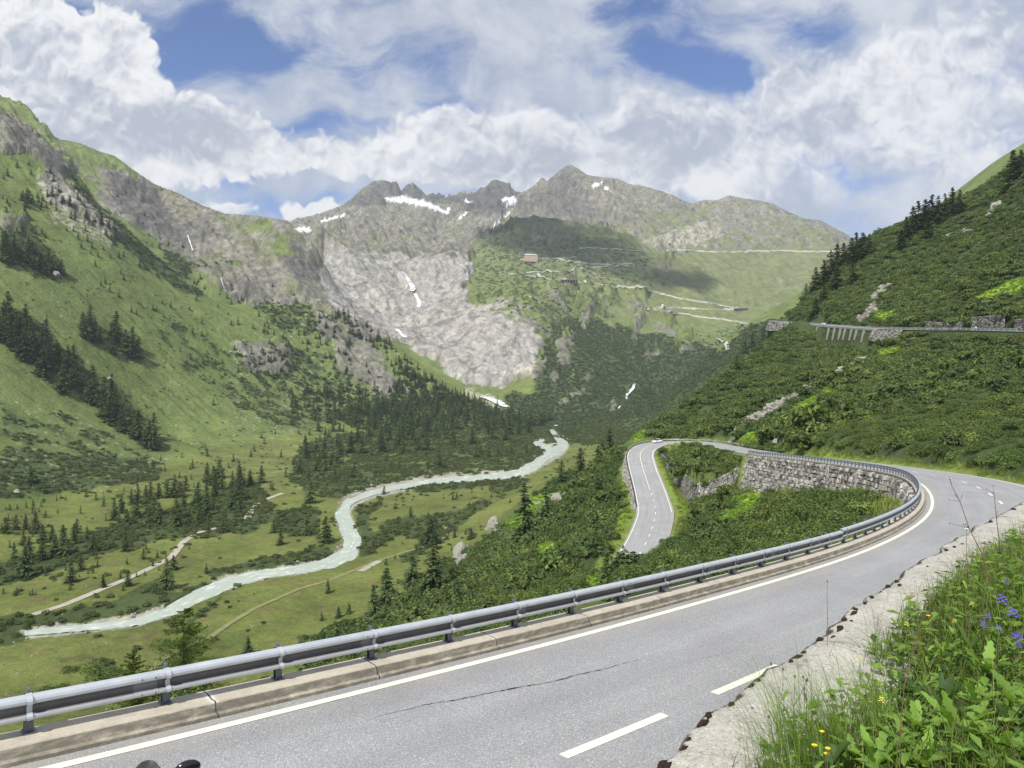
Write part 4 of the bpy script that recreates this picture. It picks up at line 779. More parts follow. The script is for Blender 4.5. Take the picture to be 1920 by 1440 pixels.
# upper road and viaduct ------------------------------------------
M_CONC2=varied('pale_concrete',(0.25,0.245,0.22),.35,.6)
uo=ribbon(UP,[(-3.6,0),(3.6,0),(3.6,-.3)],'upper_road',M_ASPH); uo['kind']='structure'
vi=empty('viaduct'); tag(vi,'concrete road viaduct on tapered piers crossing the scrubby slope','viaduct')
def u_at(px): 
    p=CX+F*UP[:,0]/UP[:,1]; return int(np.argmin(abs(p-px)))
va,vb=u_at(1655),u_at(1490); a_,b_=min(va,vb),max(va,vb)
ribbon(UP[a_:b_],[(-4.3,-.9),(-4.3,.12),(-3.9,.12),(-3.9,-.02),(3.6,-.02),(3.6,-.9),(-4.3,-.9)],'deck',M_CONC2,vi)
for px in (1512,1526,1541,1549,1570,1580,1591,1601,1612,1624,1636):
    i=u_at(px); P=UP[i]; nn=normals(UP)[i]; q=MB(); x,y=P[0]-nn[0]*3.6,P[1]-nn[1]*3.6; zb=float(ground_z(x-nn[0]*1.5,y-nn[1]*1.5))-2; ang=math.atan2(nn[1],nn[0])
    H_=P[2]-.9-zb; V=[]
    for zz,wd,dp in ((0,2.6,1.1),(-H_,4.6,1.5)):
        for a,b in ((-1,-1),(1,-1),(1,1),(-1,1)): V.append((a*wd/2,b*dp/2,zz))
    q.add(V,[(0,1,2,3),(4,7,6,5)]+[(k,(k+1)%4,4+(k+1)%4,4+k) for k in range(4)]); o=q.build('pier',M_CONC2,vi); o.location=(x,y,P[2]-.9); o.rotation_euler=(0,0,ang)
def fence_rail(name,P,lat,label,spacing=3,h=1.0,mat=None):
    t=empty(name); tag(t,label,'railing'); mat=mat or M_STEEL
    for z in (.45,.72,h): ribbon(P,[(lat-.03,z-.06),(lat+.03,z-.06),(lat+.03,z+.06),(lat-.03,z+.06),(lat-.03,z-.06)],'rail',mat,t)
    q=MB(); q.box((0,0,h/2),(.14,.14,h)); first=q.build('post',mat,t); first['_']=0; nn=normals(P); stp=len(P)-1; d=np.linalg.norm(P[1]-P[0]); k=max(1,int(round(spacing/d)))
    for c,i in enumerate(range(0,len(P),k)):
        if c>=98: break
        o=first if c==0 else link(first.copy(),t); o.location=(P[i,0]+nn[i,0]*lat,P[i,1]+nn[i,1]*lat,P[i,2]); o.rotation_euler=(0,0,math.atan2(nn[i,1],nn[i,0]))
fence_rail('railing',UP[u_at(1930):u_at(1440)],-4.0,'pale metal railing along the valley side of the upper road and viaduct',4)
def wall_along(i0,i1,lat,dz,h,out,label,seed,size=.8,dark=0,batter=.15,vary=0):
    seg=UP[i0:i1]; e=offset(seg,lat,dz)
    if vary: e[:,2]+=vary*fbm(seg[:,0]/25,seg[:,1]/25,3,seed)
    stone_wall('stone_retaining_wall',e,np.full(len(e),h),out,size,label,seed,batter,dark=dark)
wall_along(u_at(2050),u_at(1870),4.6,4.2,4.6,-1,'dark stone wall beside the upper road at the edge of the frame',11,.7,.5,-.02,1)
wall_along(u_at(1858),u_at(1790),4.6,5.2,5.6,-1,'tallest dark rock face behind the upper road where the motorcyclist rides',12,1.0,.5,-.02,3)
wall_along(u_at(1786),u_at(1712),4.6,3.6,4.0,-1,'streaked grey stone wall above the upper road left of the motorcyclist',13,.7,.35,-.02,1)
wall_along(u_at(1712),u_at(1652),-4.5,-.2,5,-1,'rubble stone embankment at the right end of the viaduct',14,1.3,.4,.5,1)
wall_along(u_at(1492),u_at(1452),-4.5,-.2,5,-1,'rubble stone embankment at the left end of the viaduct',15,1.3,.4,.4,1)
# near wall ledge on the uphill side of the road --------------------
WL=[atz(*a) for a in [(1010,1630,-2.2),(1120,1530,-2.2),(1222,1440,-2.2),(1300,1355,-2.2),(1390,1290,-2.2),(1480,1230,-2.2),(1600,1132,-2.2),(1690,1075,-2.2),(1750,1032,-2.2),(1830,985,-2.2),(1905,945,-2.2)]]
WL=[(p.x,p.y,p.z) for p in WL]; d0=np.array(WL[-1])-np.array(WL[-3]); d0/=np.linalg.norm(d0)
WL+= [tuple(np.array(WL[-1])+d0*k+np.array([-.004,.004,0])*k*k) for k in (4,9,15)]; WL=[tuple(np.array(WL[0])-np.array([.5,.9,0])*3)]+WL
LEDGE=catmull(WL,.12)
rr=np.random.default_rng(5); jag=fbm(np.arange(len(LEDGE))*.12*1.3,np.zeros(len(LEDGE)),6,201,.72)*.16+fbm(np.arange(len(LEDGE))*.12*5,np.zeros(len(LEDGE)),3,205)*.04
ew=[-0.0]
def led_fn(nt,pos,b):
    n=nt.noise(pos,3.0,7,.72); n2=nt.noise(pos,45,3,.75); v=nt.vor(pos,38); f=nt.m('MULTIPLY',nt.m('MULTIPLY_ADD',n,1.1,.42),nt.m('MULTIPLY_ADD',n2,1.1,.45))
    col=nt.vm('SCALE',(0.41,0.395,0.35),scale=f); col=nt.mix(nt.m('MULTIPLY',nt.sm(nt.vor(pos,26),.34,.22),.45),col,(0.60,0.56,0.5)); col=nt.mix(nt.m('MULTIPLY',nt.sm(nt.noise(pos,60,2,.6),.42,.34),.6),col,(0.13,0.125,0.11)); col=nt.mix(nt.m('MULTIPLY',nt.sm(nt.noise(pos,2.3,5,.7),.60,.70),.6),col,(0.36,0.28,0.21)); col=nt.mix(nt.m('MULTIPLY',nt.sm(nt.noise(pos,5.5,6,.75),.55,.66),.75),col,(0.15,0.145,0.12)); lp=nt.attr('lip',2); col=nt.mix(nt.sm(nt.m('ADD',lp,nt.m('MULTIPLY',nt.m('SUBTRACT',nt.noise(pos,9,4,.7),.5),1.6)),.78,1.0),col,(0.06,0.05,0.042))
    b.inputs['Roughness'].default_value=.95
    return (col,nt.bump(nt.m('ADD',nt.m('MULTIPLY',n,3),n2),.8,.012))
M_LEDGE=material('rough_concrete',led_fn)
def ledge_mesh():
    n=len(LEDGE); prof=[(-.05,-4.2),(0,-.14),(.0,-.05),(.03,-.008),(.10,0),(.22,.012),(.36,.0),(.5,.01),(.64,-.005),(.8,-.02),(1.1,-.12)]; V=[]
    nn=normals(LEDGE); k=len(prof); q=np.arange(n)*.12
    for j,(l,dz) in enumerate(prof):
        wj=jag*np.interp(l,[-.05,0,.1,.3,1.1],[.5,1,.9,.3,0]); zj=.02*fbm(q*2,np.full(n,l*6.0),4,211)
        P=LEDGE.copy(); P[:,:2]+=nn*(l+wj)[:,None]; P[:,2]+=dz+(zj if l>.02 else 0)+ (np.minimum(0,-.35*np.maximum(jag-.03,0)) if -.01<l<.15 else 0); V.append(P)
    V=np.stack(V,1).reshape(-1,3); idx=np.arange(n*k).reshape(n,k); Fq=np.stack([idx[:-1,:-1],idx[:-1,1:],idx[1:,1:],idx[1:,:-1]],-1).reshape(-1,4).tolist()
    o=mesh_obj('concrete_wall',V.tolist(),Fq,M_LEDGE); lv=np.tile([1.0 if l<=.03 else (.35 if l<.12 else 0.0) for l,_ in prof],n); a=o.data.attributes.new('lip','FLOAT','POINT'); a.data.foreach_set('value',lv.astype(np.float32)); tag(o,'crumbling concrete retaining wall with rough flat top and ragged dark mossy lip','wall'); o.data.shade_smooth()
ledge_mesh()
# bank behind the ledge
def soil_fn(nt,pos,b):
    n=nt.noise(pos,4,6,.7); n2=nt.noise(pos,30,4,.7); col=nt.mix(nt.sm(n,.35,.65),(0.035,0.05,0.015),(0.07,0.07,0.03)); return (nt.vm('SCALE',col,scale=nt.m('MULTIPLY_ADD',n2,1.0,.5)),nt.bump(n2,.8,.03))
M_SOIL=material('bank_soil',soil_fn)
def bank_z(l,q): return -2.24+.25*S(l,.5,1.6)+.05*np.sin(q*.9)+.10*S(l,2.5,7)*0
def bank_mesh():
    prof=[.52,.8,.95,1.2,1.5,1.9,2.4,3,4,5.5,7.5,10,14,19,24]; n=len(LEDGE); nn=normals(LEDGE); q=np.arange(n)*.12; V=[]
    for l in prof:
        P=LEDGE.copy(); P[:,:2]+=nn*l; P[:,2]=bank_z(l,q)+.05*fbm(P[:,0]*1.3,P[:,1]*1.3,4,221)+max(0,l-5)*.03; V.append(P)
    k=len(prof); V=np.stack(V,1)[::2].reshape(-1,3); n2=len(V)//k; idx=np.arange(n2*k).reshape(n2,k); Fq=np.stack([idx[:-1,:-1],idx[:-1,1:],idx[1:,1:],idx[1:,:-1]],-1).reshape(-1,4).tolist()
    o=mesh_obj('ground_bank',V.tolist(),Fq,M_SOIL,smooth=True); o['kind']='structure'
bank_mesh()
# draped things on the far ground ------------------------------------
def drape(pxs,step=3.0,Dmin=200,lift=0.5):
    P=[];xs=[]
    for (x0,y0),(x1,y1) in zip(pxs[:-1],pxs[1:]):
        k=max(1,int(math.hypot(x1-x0,y1-y0)/step)); xs+=[(x0+(x1-x0)*t/k,y0+(y1-y0)*t/k) for t in range(k)]
    xs.append(pxs[-1])
    for x,y in xs:
        h=hit(x,y,Dmin)
        if h is not None: P.append((h.x,h.y,h.z+lift))
    P=np.array(P)
    for _ in range(4):
        if len(P)>3: P[1:-1]=P[1:-1]*.5+(P[:-2]+P[2:])*.25
    return P
def strip(name,pxs,width,mat,lift=.5,step=3,Dmin=200,prof=None,face=0):
    """path or stream lying on the slope; face>0 adds the retaining face of a mountain road on its valley side"""
    P=drape(pxs,step,Dmin,lift)
    if len(P)<2: return None
    w=np.broadcast_to(width,len(P)) if not callable(width) else np.array([width(t) for t in np.linspace(0,1,len(P))])
    n=normals(P); tocam=np.sign(-(n[:,0]*P[:,0]+n[:,1]*P[:,1])); tocam=np.where(tocam==0,1,tocam)
    far_=P.copy(); far_[:,:2]-=n*(w/2*tocam)[:,None]; nr_=P.copy(); nr_[:,:2]+=n*(w/2*tocam)[:,None]; rows=[far_,nr_]
    if face>0:
        gz=ground_z(far_[:,0],far_[:,1]); far_[:,2]=np.maximum(far_[:,2],gz+.2); nr_[:,2]=far_[:,2]
        b_=nr_.copy(); b_[:,:2]+=n*(face*.25*tocam)[:,None]; b_[:,2]-=face; rows.append(b_)
    else:
        for r_ in rows: r_[:,2]=np.maximum(r_[:,2],ground_z(r_[:,0],r_[:,1])+lift*.6)
    V=np.stack(rows,1).reshape(-1,3); m=len(P); k=len(rows); idx=np.arange(m*k).reshape(m,k); q=np.stack([idx[:-1,:-1],idx[:-1,1:],idx[1:,1:],idx[1:,:-1]],-1).reshape(-1,4).tolist()
    return mesh_obj(name,V.tolist(),q,mat)
M_PATH=varied('gravel_path',(0.36,0.335,0.27),.5,.25); M_ROADP=varied('pale_road',(0.42,0.41,0.37),.4,.05); M_GRASSP=varied('worn_track',(0.20,0.195,0.085),.4,.25)
for P_,w_ in [([(62,1153),(120,1135),(180,1110),(240,1085),(290,1062),(322,1045),(345,1015),(375,998),(408,990)],3.6),([(462,976),(470,958),(482,943),(500,936),(530,925)],4.0)]:
    o=strip('path',P_,w_,M_PATH,.2); o['kind']='structure'
for P_,w_ in [([(283,1262),(300,1240),(345,1215),(395,1195),(430,1170),(480,1140),(560,1105),(620,1088),(700,1055),(770,1032),(830,1015),(838,1000),(834,985)],2.2),([(675,1072),(712,1052)],3.4)]:
    o=strip('path',P_,w_,M_GRASSP if w_<3 else M_PATH,.2); o['kind']='structure'
FARR=[([(1085,466),(1120,465),(1165,468)],7,5),([(975,487),(1040,484),(1080,482)],6,4),([(1035,489),(1090,492),(1130,496),(1185,494)],6,5),([(985,511),(1060,508),(1110,501),(1180,497)],6,4),([(948,512),(1000,518),(1060,527),(1100,530)],6,4),([(1110,530),(1160,538),(1200,540),(1245,552),(1290,562),(1340,570),(1380,578)],7,6),([(1210,578),(1270,577),(1330,580),(1385,579)],7,7),([(1212,578),(1255,584),(1310,594),(1360,599),(1410,608)],7,5),([(1250,469),(1300,470),(1340,473),(1400,472),(1460,470),(1520,472),(1590,471)],8,7),([(1165,468),(1205,474)],6,2),([(1345,635),(1360,643),(1366,660)],6,0)]
for P_,w_,f_ in FARR:
    o=strip('mountain_road',P_,w_,M_ROADP,1.0,3,900,face=f_)
    if o: o['kind']='structure'
# water ---------------------------------------------------------------
def river_fn(nt,pos,b):
    fl=nt.attr('flow',1); fs=nt.noise(nt.mapping(fl,scale=(.11,2.6,1)),1.0,6,.7,.6)
    n=nt.noise(pos,.16,6,.7); n2=nt.noise(nt.mapping(pos,rot=(0,0,.5),scale=(1,.45,1)),.5,5,.75); f=nt.sm(nt.m('ADD',fs,nt.m('MULTIPLY',n,.5)),.76,.92)
    col=nt.mix(nt.m('MULTIPLY',f,.85),(0.37,0.425,0.36),(0.66,0.69,0.65)); b.inputs['Roughness'].default_value=.35; b.inputs['Specular IOR Level'].default_value=.3
    return (col,nt.bump(nt.m('ADD',n2,n),.6,.5))
M_RIVER=material('glacial_water',river_fn); M_FOAM=varied('white_water',(0.62,0.66,0.66),.25,.2,.6)
def river(P,name='river',zf=lambda y:-91.2):
    P=np.array(P,float); s=np.r_[0,np.cumsum(np.hypot(*np.diff(P[:,:2],axis=0).T))]; q=np.arange(0,s[-1],2.5); c=catmull([(a,b,0) for a,b,_ in P],2.5); L=np.r_[0,np.cumsum(np.hypot(*np.diff(c[:,:2],axis=0).T))]
    w=np.interp(L/L[-1],s/s[-1],P[:,2]); n=normals(c); V=[]
    wl=w*(.62+.16*fbm(L/18,L*0,3,231)); wr=w*(.62+.16*fbm(L/18,L*0+9,3,233))
    hz=np.array([(lambda h: h.z if h is not None else -91.0)(hit(float(np.clip(x,-250,2190)),y,180)) for x,y,_ in c]); hz=np.convolve(np.pad(hz,8,'edge'),np.ones(17)/17,'valid')+.55
    for k,(x,y,_) in enumerate(c):
        for t in (-1,-.4,.4,1):
            X_,Y_=x+n[k,0]*t*(wr if t>0 else wl)[k],y+n[k,1]*t*(wr if t>0 else wl)[k]; p=atz(X_,Y_,float(hz[k])); V.append(p)
    m=len(c); idx=np.arange(m*4).reshape(m,4); f=np.stack([idx[:-1,:-1],idx[:-1,1:],idx[1:,1:],idx[1:,:-1]],-1).reshape(-1,4).tolist()
    o=mesh_obj(name,V,f,M_RIVER,smooth=True); o['kind']='structure'; at_=o.data.attributes.new('flow','FLOAT_VECTOR','POINT'); dd_=np.r_[0,np.cumsum([(V[4*(i+1)+1]-V[4*i+1]).length for i in range(m-1)])]; at_.data.foreach_set('vector',np.stack([np.repeat(dd_,4),np.tile([-1,-.4,.4,1],m)*1.5,np.zeros(4*m)],-1).astype(np.float32).ravel()); return o
zfl=lambda y: float(np.interp(y,[795,830,870,950],[-89.7,-90.7,-91.9,-92.8]))
# ------------------------------------------------------------------ water and snow ribbons
river(RIV,'river',zfl); river(RIV2,'river',zfl)
for P_,w_ in [([(752,509),(763,520),(768,530),(776,541),(770,547)],lambda t:5+13*t),([(778,552),(784,562),(788,572),(783,577)],lambda t:7+5*t),([(745,618),(752,628),(760,634)],lambda t:9),([(352,441),(354,450),(358,460),(361,470)],lambda t:2),([(414,522),(418,535),(425,552)],lambda t:2)]:
    o=strip('waterfall',P_,w_,M_FOAM,1.5,2,1000); o['kind']='structure'
for P_,w_ in [([(900,745),(915,748),(930,754),(945,762),(958,765)],lambda t:11*math.sin(.3+2.4*t)+5),([(962,768),(975,773),(985,776),(1000,779),(985,786),(978,788)],lambda t:5),([(1190,718),(1187,730),(1174,742),(1175,750),(1165,760),(1158,768)],lambda t:4+2*math.sin(6*t)),([(1039,800),(1048,797)],lambda t:6)]:
    o=strip('stream',P_,w_,M_FOAM,1.0,2,900); o['kind']='structure'
print('roads/water',round(time.time()-T0,1))
# ------------------------------------------------------------------ foliage
def leaf_fn(base,alt,vary=.5,trans=.35):
    def fn(nt,pos,b):
        oi=nt.new('ShaderNodeObjectInfo').outputs['Random']; ge=nt.new('ShaderNodeNewGeometry').outputs['Random Per Island']; big=nt.noise(pos,.02,4,.6)
        big2=nt.noise(pos,.09,3,.6); f=nt.m('ADD',nt.m('MULTIPLY',oi,.35),nt.m('ADD',nt.m('MULTIPLY',nt.sm(big,.35,.65),.35),nt.m('MULTIPLY',nt.sm(big2,.38,.62),.3))); c=nt.mix(f,base,alt)
        c=nt.vm('SCALE',c,scale=nt.m('MULTIPLY_ADD',ge,vary*1.6,1-vary*.7)); c=nt.vm('SCALE',c,scale=nt.m('MULTIPLY_ADD',nt.m('FRACT',nt.m('MULTIPLY',oi,7.3)),.5,.75))
        b.inputs['Roughness'].default_value=.6; b.inputs['Specular IOR Level'].default_value=.25
        tr=nt.new('ShaderNodeBsdfTranslucent'); nt.put(tr.inputs[0],nt.vm('MULTIPLY',c,(1.5,1.5,.6))); mx=nt.new('ShaderNodeMixShader'); mx.inputs[0].default_value=trans
        out=[n for n in nt.n if n.type=='OUTPUT_MATERIAL'][0]; nt.l.new(b.outputs[0],mx.inputs[1]); nt.l.new(tr.outputs[0],mx.inputs[2]); nt.l.new(mx.outputs[0],out.inputs[0]); return c
    return fn
M_ALDER=material('alder_leaves',leaf_fn((0.058,0.108,0.028),(0.125,0.158,0.042),.75)); M_DWARF=material('dwarf_shrub_leaves',leaf_fn((0.058,0.092,0.03),(0.105,0.13,0.042),.6)); M_FERN=material('bracken_leaves',leaf_fn((0.19,0.30,0.03),(0.14,0.24,0.03),.5)); M_FARB=material('far_scrub_leaves',leaf_fn((0.055,0.088,0.035),(0.085,0.115,0.045),.6))
M_PINE=material('spruce_needles',leaf_fn((0.038,0.068,0.022),(0.085,0.12,0.035),.6,.2)); M_LARCH=material('larch_needles',leaf_fn((0.075,0.115,0.025),(0.10,0.14,0.035),.5,.3)); M_BARK=varied('bark',(0.12,0.095,0.075),.5,6,.9); M_GRASSL=material('verge_grass',leaf_fn((0.15,0.21,0.045),(0.21,0.235,0.065),.4))
def leaf_cloud(n,size,shape,seed,layers=None,up=.5,quad=True,aspect=.8):
    r=random.Random(seed); V=[];Fc=[]
    for i in range(n):
        p,nrm=shape(r); s=size*r.uniform(.6,1.3)
        nv=(nrm+Vector((r.gauss(0,.55),r.gauss(0,.55),r.gauss(0,.4)+up*.5))).normalized(); a=nv.cross(Vector((r.gauss(0,1),r.gauss(0,1),r.gauss(0,1)))).normalized(); b=nv.cross(a)*aspect
        k=len(V); V+=[p-a*s*.5,p-b*s*.35+a*s*.05,p+a*s*.5,p+b*s*.35-a*s*.05]; Fc.append((k,k+1,k+2,k+3))
    return V,Fc
def bush_shape(lobes,fl=.75):
    def f(r):
        c,R=r.choice(lobes); th=r.uniform(0,2*math.pi); z=r.uniform(-.25,1); q=math.sqrt(max(0,1-z*z)); d=Vector((q*math.cos(th),q*math.sin(th),z)); rr=R*(r.uniform(.72,1.04))
        return Vector(c)+Vector((d.x*rr,d.y*rr,d.z*rr*fl)),d
    return f
def make_bush(name,seed,n,size,R=1.0,fl=.75,mat=None,nl=6,core=True):
    r=random.Random(seed); lobes=[((0,0,.25*R),R*.75)]+[((r.uniform(-.65,.65)*R,r.uniform(-.65,.65)*R,r.uniform(.05,.55)*R),R*r.uniform(.28,.5)) for _ in range(nl)]
    V,Fc=leaf_cloud(n,size,bush_shape(lobes,fl),seed); 
    me=bpy.data.meshes.new(name); me.from_pydata([tuple(v) for v in V],[],Fc); me.materials.append(mat); me.update(); return bpy.data.objects.new(name,me)
def scatter(name,pts,scl,proto,seed,tilt=.12):
    """one object: copies of the same plant on many points (too many to count)"""
    r=np.random.default_rng(seed); n=len(pts); me=bpy.data.meshes.new(name); me.vertices.add(n); me.vertices.foreach_set('co',np.asarray(pts,np.float32).ravel())
    a=me.attributes.new('scl','FLOAT_VECTOR','POINT'); s=np.asarray(scl,np.float32); s3=np.stack([s*r.uniform(.85,1.2,n),s*r.uniform(.85,1.2,n),s*r.uniform(.8,1.15,n)],1); a.data.foreach_set('vector',s3.astype(np.float32).ravel())
    a=me.attributes.new('rot','FLOAT_VECTOR','POINT'); a.data.foreach_set('vector',np.stack([r.normal(0,tilt,n),r.normal(0,tilt,n),r.uniform(0,6.28,n)],1).astype(np.float32).ravel())
    o=bpy.data.objects.new(name,me); link(o); ng=bpy.data.node_groups.new(name,'GeometryNodeTree'); ng.interface.new_socket('Geometry',in_out='INPUT',socket_type='NodeSocketGeometry'); ng.interface.new_socket('Geometry',in_out='OUTPUT',socket_type='NodeSocketGeometry')
    N=ng.nodes; gi=N.new('NodeGroupInput'); go=N.new('NodeGroupOutput'); ip=N.new('GeometryNodeInstanceOnPoints'); oi=N.new('GeometryNodeObjectInfo'); oi.inputs['Object'].default_value=proto; oi.inputs['As Instance'].default_value=True
    A1=N.new('GeometryNodeInputNamedAttribute'); A1.data_type='FLOAT_VECTOR'; A1.inputs['Name'].default_value='scl'; A2=N.new('GeometryNodeInputNamedAttribute'); A2.data_type='FLOAT_VECTOR'; A2.inputs['Name'].default_value='rot'
    Lk=ng.links.new; Lk(gi.outputs[0],ip.inputs['Points']); Lk(oi.outputs['Geometry'],ip.inputs['Instance']); Lk(A1.outputs['Attribute'],ip.inputs['Scale']); Lk(A2.outputs['Attribute'],ip.inputs['Rotation']); Lk(ip.outputs[0],go.inputs[0])
    md=o.modifiers.new('scatter','NODES'); md.node_group=ng; o['kind']='stuff'; return o
# visibility of each ground cell (used only to leave out what the photo shows nothing of)
PYN=HOR-F*ZZ/DD; top=HOR-F*(ZZ+5)/DD; cm=np.minimum.accumulate(PYN,axis=0); VIS=np.ones(ZZ.shape,bool); VIS[1:]=top[1:]<cm[:-1]+1; VIS&=(XX>-80)&(XX<2040)&(PYN<1500)
dX=3/F*DD; dY=np.gradient(LD)[:,None]*DD; AREA=dX*dY
RD=np.full(ZZ.shape,99.0); sel,d_,i_,s_=SELR; RD[sel]=d_
RD2=np.full(ZZ.shape,99.0); m_=(DD>140)&(DD<640)&nearhill; du,_=nearest(UP,X[m_],Y[m_]); RD2[m_]=du
def sample(dens,seed,maxn=60000):
    r=np.random.default_rng(seed); lam=np.clip(dens*AREA*VIS,0,50); k=r.poisson(lam); iy,ix=np.nonzero(k); c=k[iy,ix]; iy=np.repeat(iy,c); ix=np.repeat(ix,c)
    px=XX[iy,ix]+r.uniform(-1.5,1.5,len(iy)); l=YL[iy,ix]+r.uniform(-.5,.5,len(iy))*np.gradient(LD)[iy]; D=np.exp(l); x=(px-CX)/F*D; z=ground_z(x,D); P=np.stack([x,D,z],1)
    if len(P)>maxn: P=P[r.choice(len(P),maxn,replace=False)]
    print('scatter',seed,len(P)); return P
B1=make_bush('shrub_a',1,520,.24,1.0,.8,M_ALDER,7); B2=make_bush('shrub_b',2,520,.24,1.0,.95,M_ALDER,8); B3=make_bush('shrub_c',3,260,.30,1.0,.55,M_DWARF,6); B4=make_bush('shrub_d',4,70,.55,1.0,.7,M_FARB,5); FE=make_bush('fern',5,150,.34,1.0,.35,M_FERN,7)
rdok=S(RD,5.6,6.6)
clear=S(RD,5.6,6.6)*S(RD2,5.0,6.5); 
verge=np.zeros(ZZ.shape); verge[sel]=np.where((i_>S_TURN+8)&(s_<0),(d_<9.5),(d_<7.4)); clear2=clear*(1-verge)
hillm=nearhill*np.clip(hd*1.1,0,1)*(1-S(hb,.3,.6))*(1-S(hrk,.25,.6))
inner=ip&(DD<300)
ctop=fbm(X/26,Y/26,4,301)
hillA=hillm*(clear2>.5)*(1-UPL)
# no tall growth right against the rail: keep the view over it
sz=1.7+1.5*S(ctop,-.4,.5)
def szat(P,arr):
    px=CX+F*P[:,0]/P[:,1]; fx=np.clip(((px-PX[0])/3).round().astype(int),0,len(PX)-1); fy=np.clip(np.interp(np.log(P[:,1]),LD,np.arange(len(LD))).round().astype(int),0,len(LD)-1); return arr[fy,fx]
B0=make_bush('shrub_e',9,1500,.115,1.0,.85,M_ALDER,9)
gap=S(fbm(X/17,Y/17,4,303,.6),.42,.52)*(DD>70)
P=sample(.17*hillA*(1-gap)*(DD>20)*(DD<150),20,9000); s=szat(P,sz)*RNG.uniform(.55,1.0,len(P))*np.clip((P[:,1]/110)**.4,.45,1.0); P[:,2]-=.2*s; scatter('alder_scrub',P,s,B0,30)
P=sample(.5*gap*hillA*(DD>60)*(DD<640),19,6000); scatter('bracken',P,RNG.uniform(.5,1.0,len(P)),FE,43)
P=sample((.10+.08*S(ctop,.3,-.5))*hillA*(1-gap)*(DD>=150)*(DD<640),21,46000)
s=szat(P,sz)*np.clip(np.exp(RNG.normal(-.18,.36,len(P))),.4,1.7)*np.clip((P[:,1]/110)**.35,.6,1.15); P[:,2]-=.2*s; h=len(P)//2
scatter('alder_scrub',P[:h],s[:h],B1,31); scatter('alder_scrub',P[h:],s[h:],B2,32)
P=sample(.8*inner*(RD>5.4)*(DD<300),22,9000); scatter('alder_scrub',P,RNG.uniform(.7,1.5,len(P)),B1,33)
P=sample(.5*nearhill*S(hb,.3,.6)*(clear>.5)*(DD>20)*(DD<640)*(1-.8*verge),23,12000); scatter('bracken',P,RNG.uniform(.5,1.0,len(P)),FE,34)
fl_m=(~nearhill)*(DD>190)*(DD<1150)*(1-np.clip(riv*3,0,1))
P=sample(.085*fl_m*scr*S(n2,-.6,.2)*(1-.6*rf),24,40000); scatter('dwarf_scrub',P,RNG.uniform(1.0,2.3,len(P)),B3,35)
P=sample(.006*fl_m*(1-S(vD,.3,.5))*(DD<1250)*S(fbm(X/50,Y/50,3,311),-.25,.3),25,9000); scatter('dwarf_scrub',P,RNG.uniform(.6,2.0,len(P)),B3,36)
M_ALDER2=material('light_alder_leaves',leaf_fn((0.11,0.175,0.04),(0.17,0.20,0.06),.6)); B7=make_bush('light_shrub',14,520,.2,1.0,.8,M_ALDER2,7)
P=sample(.016*hillA*(DD>35)*S(fbm(X/30,Y/30,4,305,.6),-.1,.4),46,4500); scatter('alder_scrub',P,RNG.uniform(1.0,2.2,len(P))*np.clip((P[:,1]/110)**.35,.5,1.1),B7,47)
B6=make_bush('tall_shrub',12,520,.24,1.0,1.25,M_PINE,7)
P=sample(.0045*hillA*(1-gap)*(DD>90),44,1500); scatter('alder_scrub',P,RNG.uniform(1.8,3.4,len(P)),B6,45)
P=sample(.028*(~nearhill)*(DD>1100)*(DD<2900)*S(vD+.5*nsk,.35,.7)*(1-S(vR,.5,.8)),26,52000); scatter('far_scrub',P,RNG.uniform(2.2,4.0,len(P)),B4,37)
# tufted verge grass
def tuft(name,n,h,mat,seed,spread=.35,w=.02):
    r=random.Random(seed); V=[];Fc=[]
    for i in range(n):
        a=r.uniform(0,6.28); p=Vector((r.gauss(0,spread),r.gauss(0,spread),0)); L=h*r.uniform(.5,1.2); d=Vector((math.cos(a),math.sin(a),0)); s=Vector((-d.y,d.x,0))*w; bend=r.uniform(.1,.6); k=len(V)
        for t in (0,.5,1): q=p+d*L*bend*t*t+Vector((0,0,L*(t-.25*bend*t*t))); V+=[q-s*(1-t*.9),q+s*(1-t*.9)]
        Fc+=[(k,k+1,k+3,k+2),(k+2,k+3,k+5,k+4)]
    me=bpy.data.meshes.new(name); me.from_pydata([tuple(v) for v in V],[],Fc); me.materials.append(mat); return bpy.data.objects.new(name,me)
TG=tuft('grass_tuft',60,.7,M_GRASSL,3,.4,.03)
P=sample(.5*verge*(clear>.3)*(DD>35)*(DD<300)*nearhill,27,16000); scatter('verge_grass',P,RNG.uniform(.6,1.3,len(P)),TG,38)
# stones
M_ROCK=varied('boulder_rock',(0.26,0.25,0.22),.5,1.2,.9,.1,0,.6,.05)
def rock_mesh(name,seed,mat,sub=2,rough=.25):
    bm=bmesh.new(); bmesh.ops.create_icosphere(bm,subdivisions=sub,radius=1.0); o_=Vector((seed*7.1,seed*3.3,0))
    for v in bm.verts:
        n_=mnoise.noise(v.co*1.1+o_)*.55+mnoise.noise(v.co*2.6+o_)*rough; f=1+n_; v.co=Vector((v.co.x*f,v.co.y*f*.85,v.co.z*f*.62)); 
        for ax in (Vector((.8,.3,.5)),Vector((-.5,.6,.62)),Vector((.1,-.9,.4)),Vector((-.7,-.5,.4))):
            a=ax.normalized(); t=v.co.dot(a)-.62
            if t>0: v.co-=a*t*.8
    me=bpy.data.meshes.new(name); bm.to_mesh(me); bm.free(); me.materials.append(mat); return bpy.data.objects.new(name,me)
RK=rock_mesh('stone_a',1,M_ROCK,1)
P=sample(.07*(~nearhill)*(DD>190)*(DD<1350)*S(vSt+.6*fbm(X/9,Y/9,3,321),.35,.8)*(1-np.clip(riv*3,0,1)),28,26000); s=np.exp(RNG.normal(-1.0,.5,len(P)))*np.clip(P[:,1]/500,.5,1.6); scatter('scattered_stones',P,s,RK,39,.4)
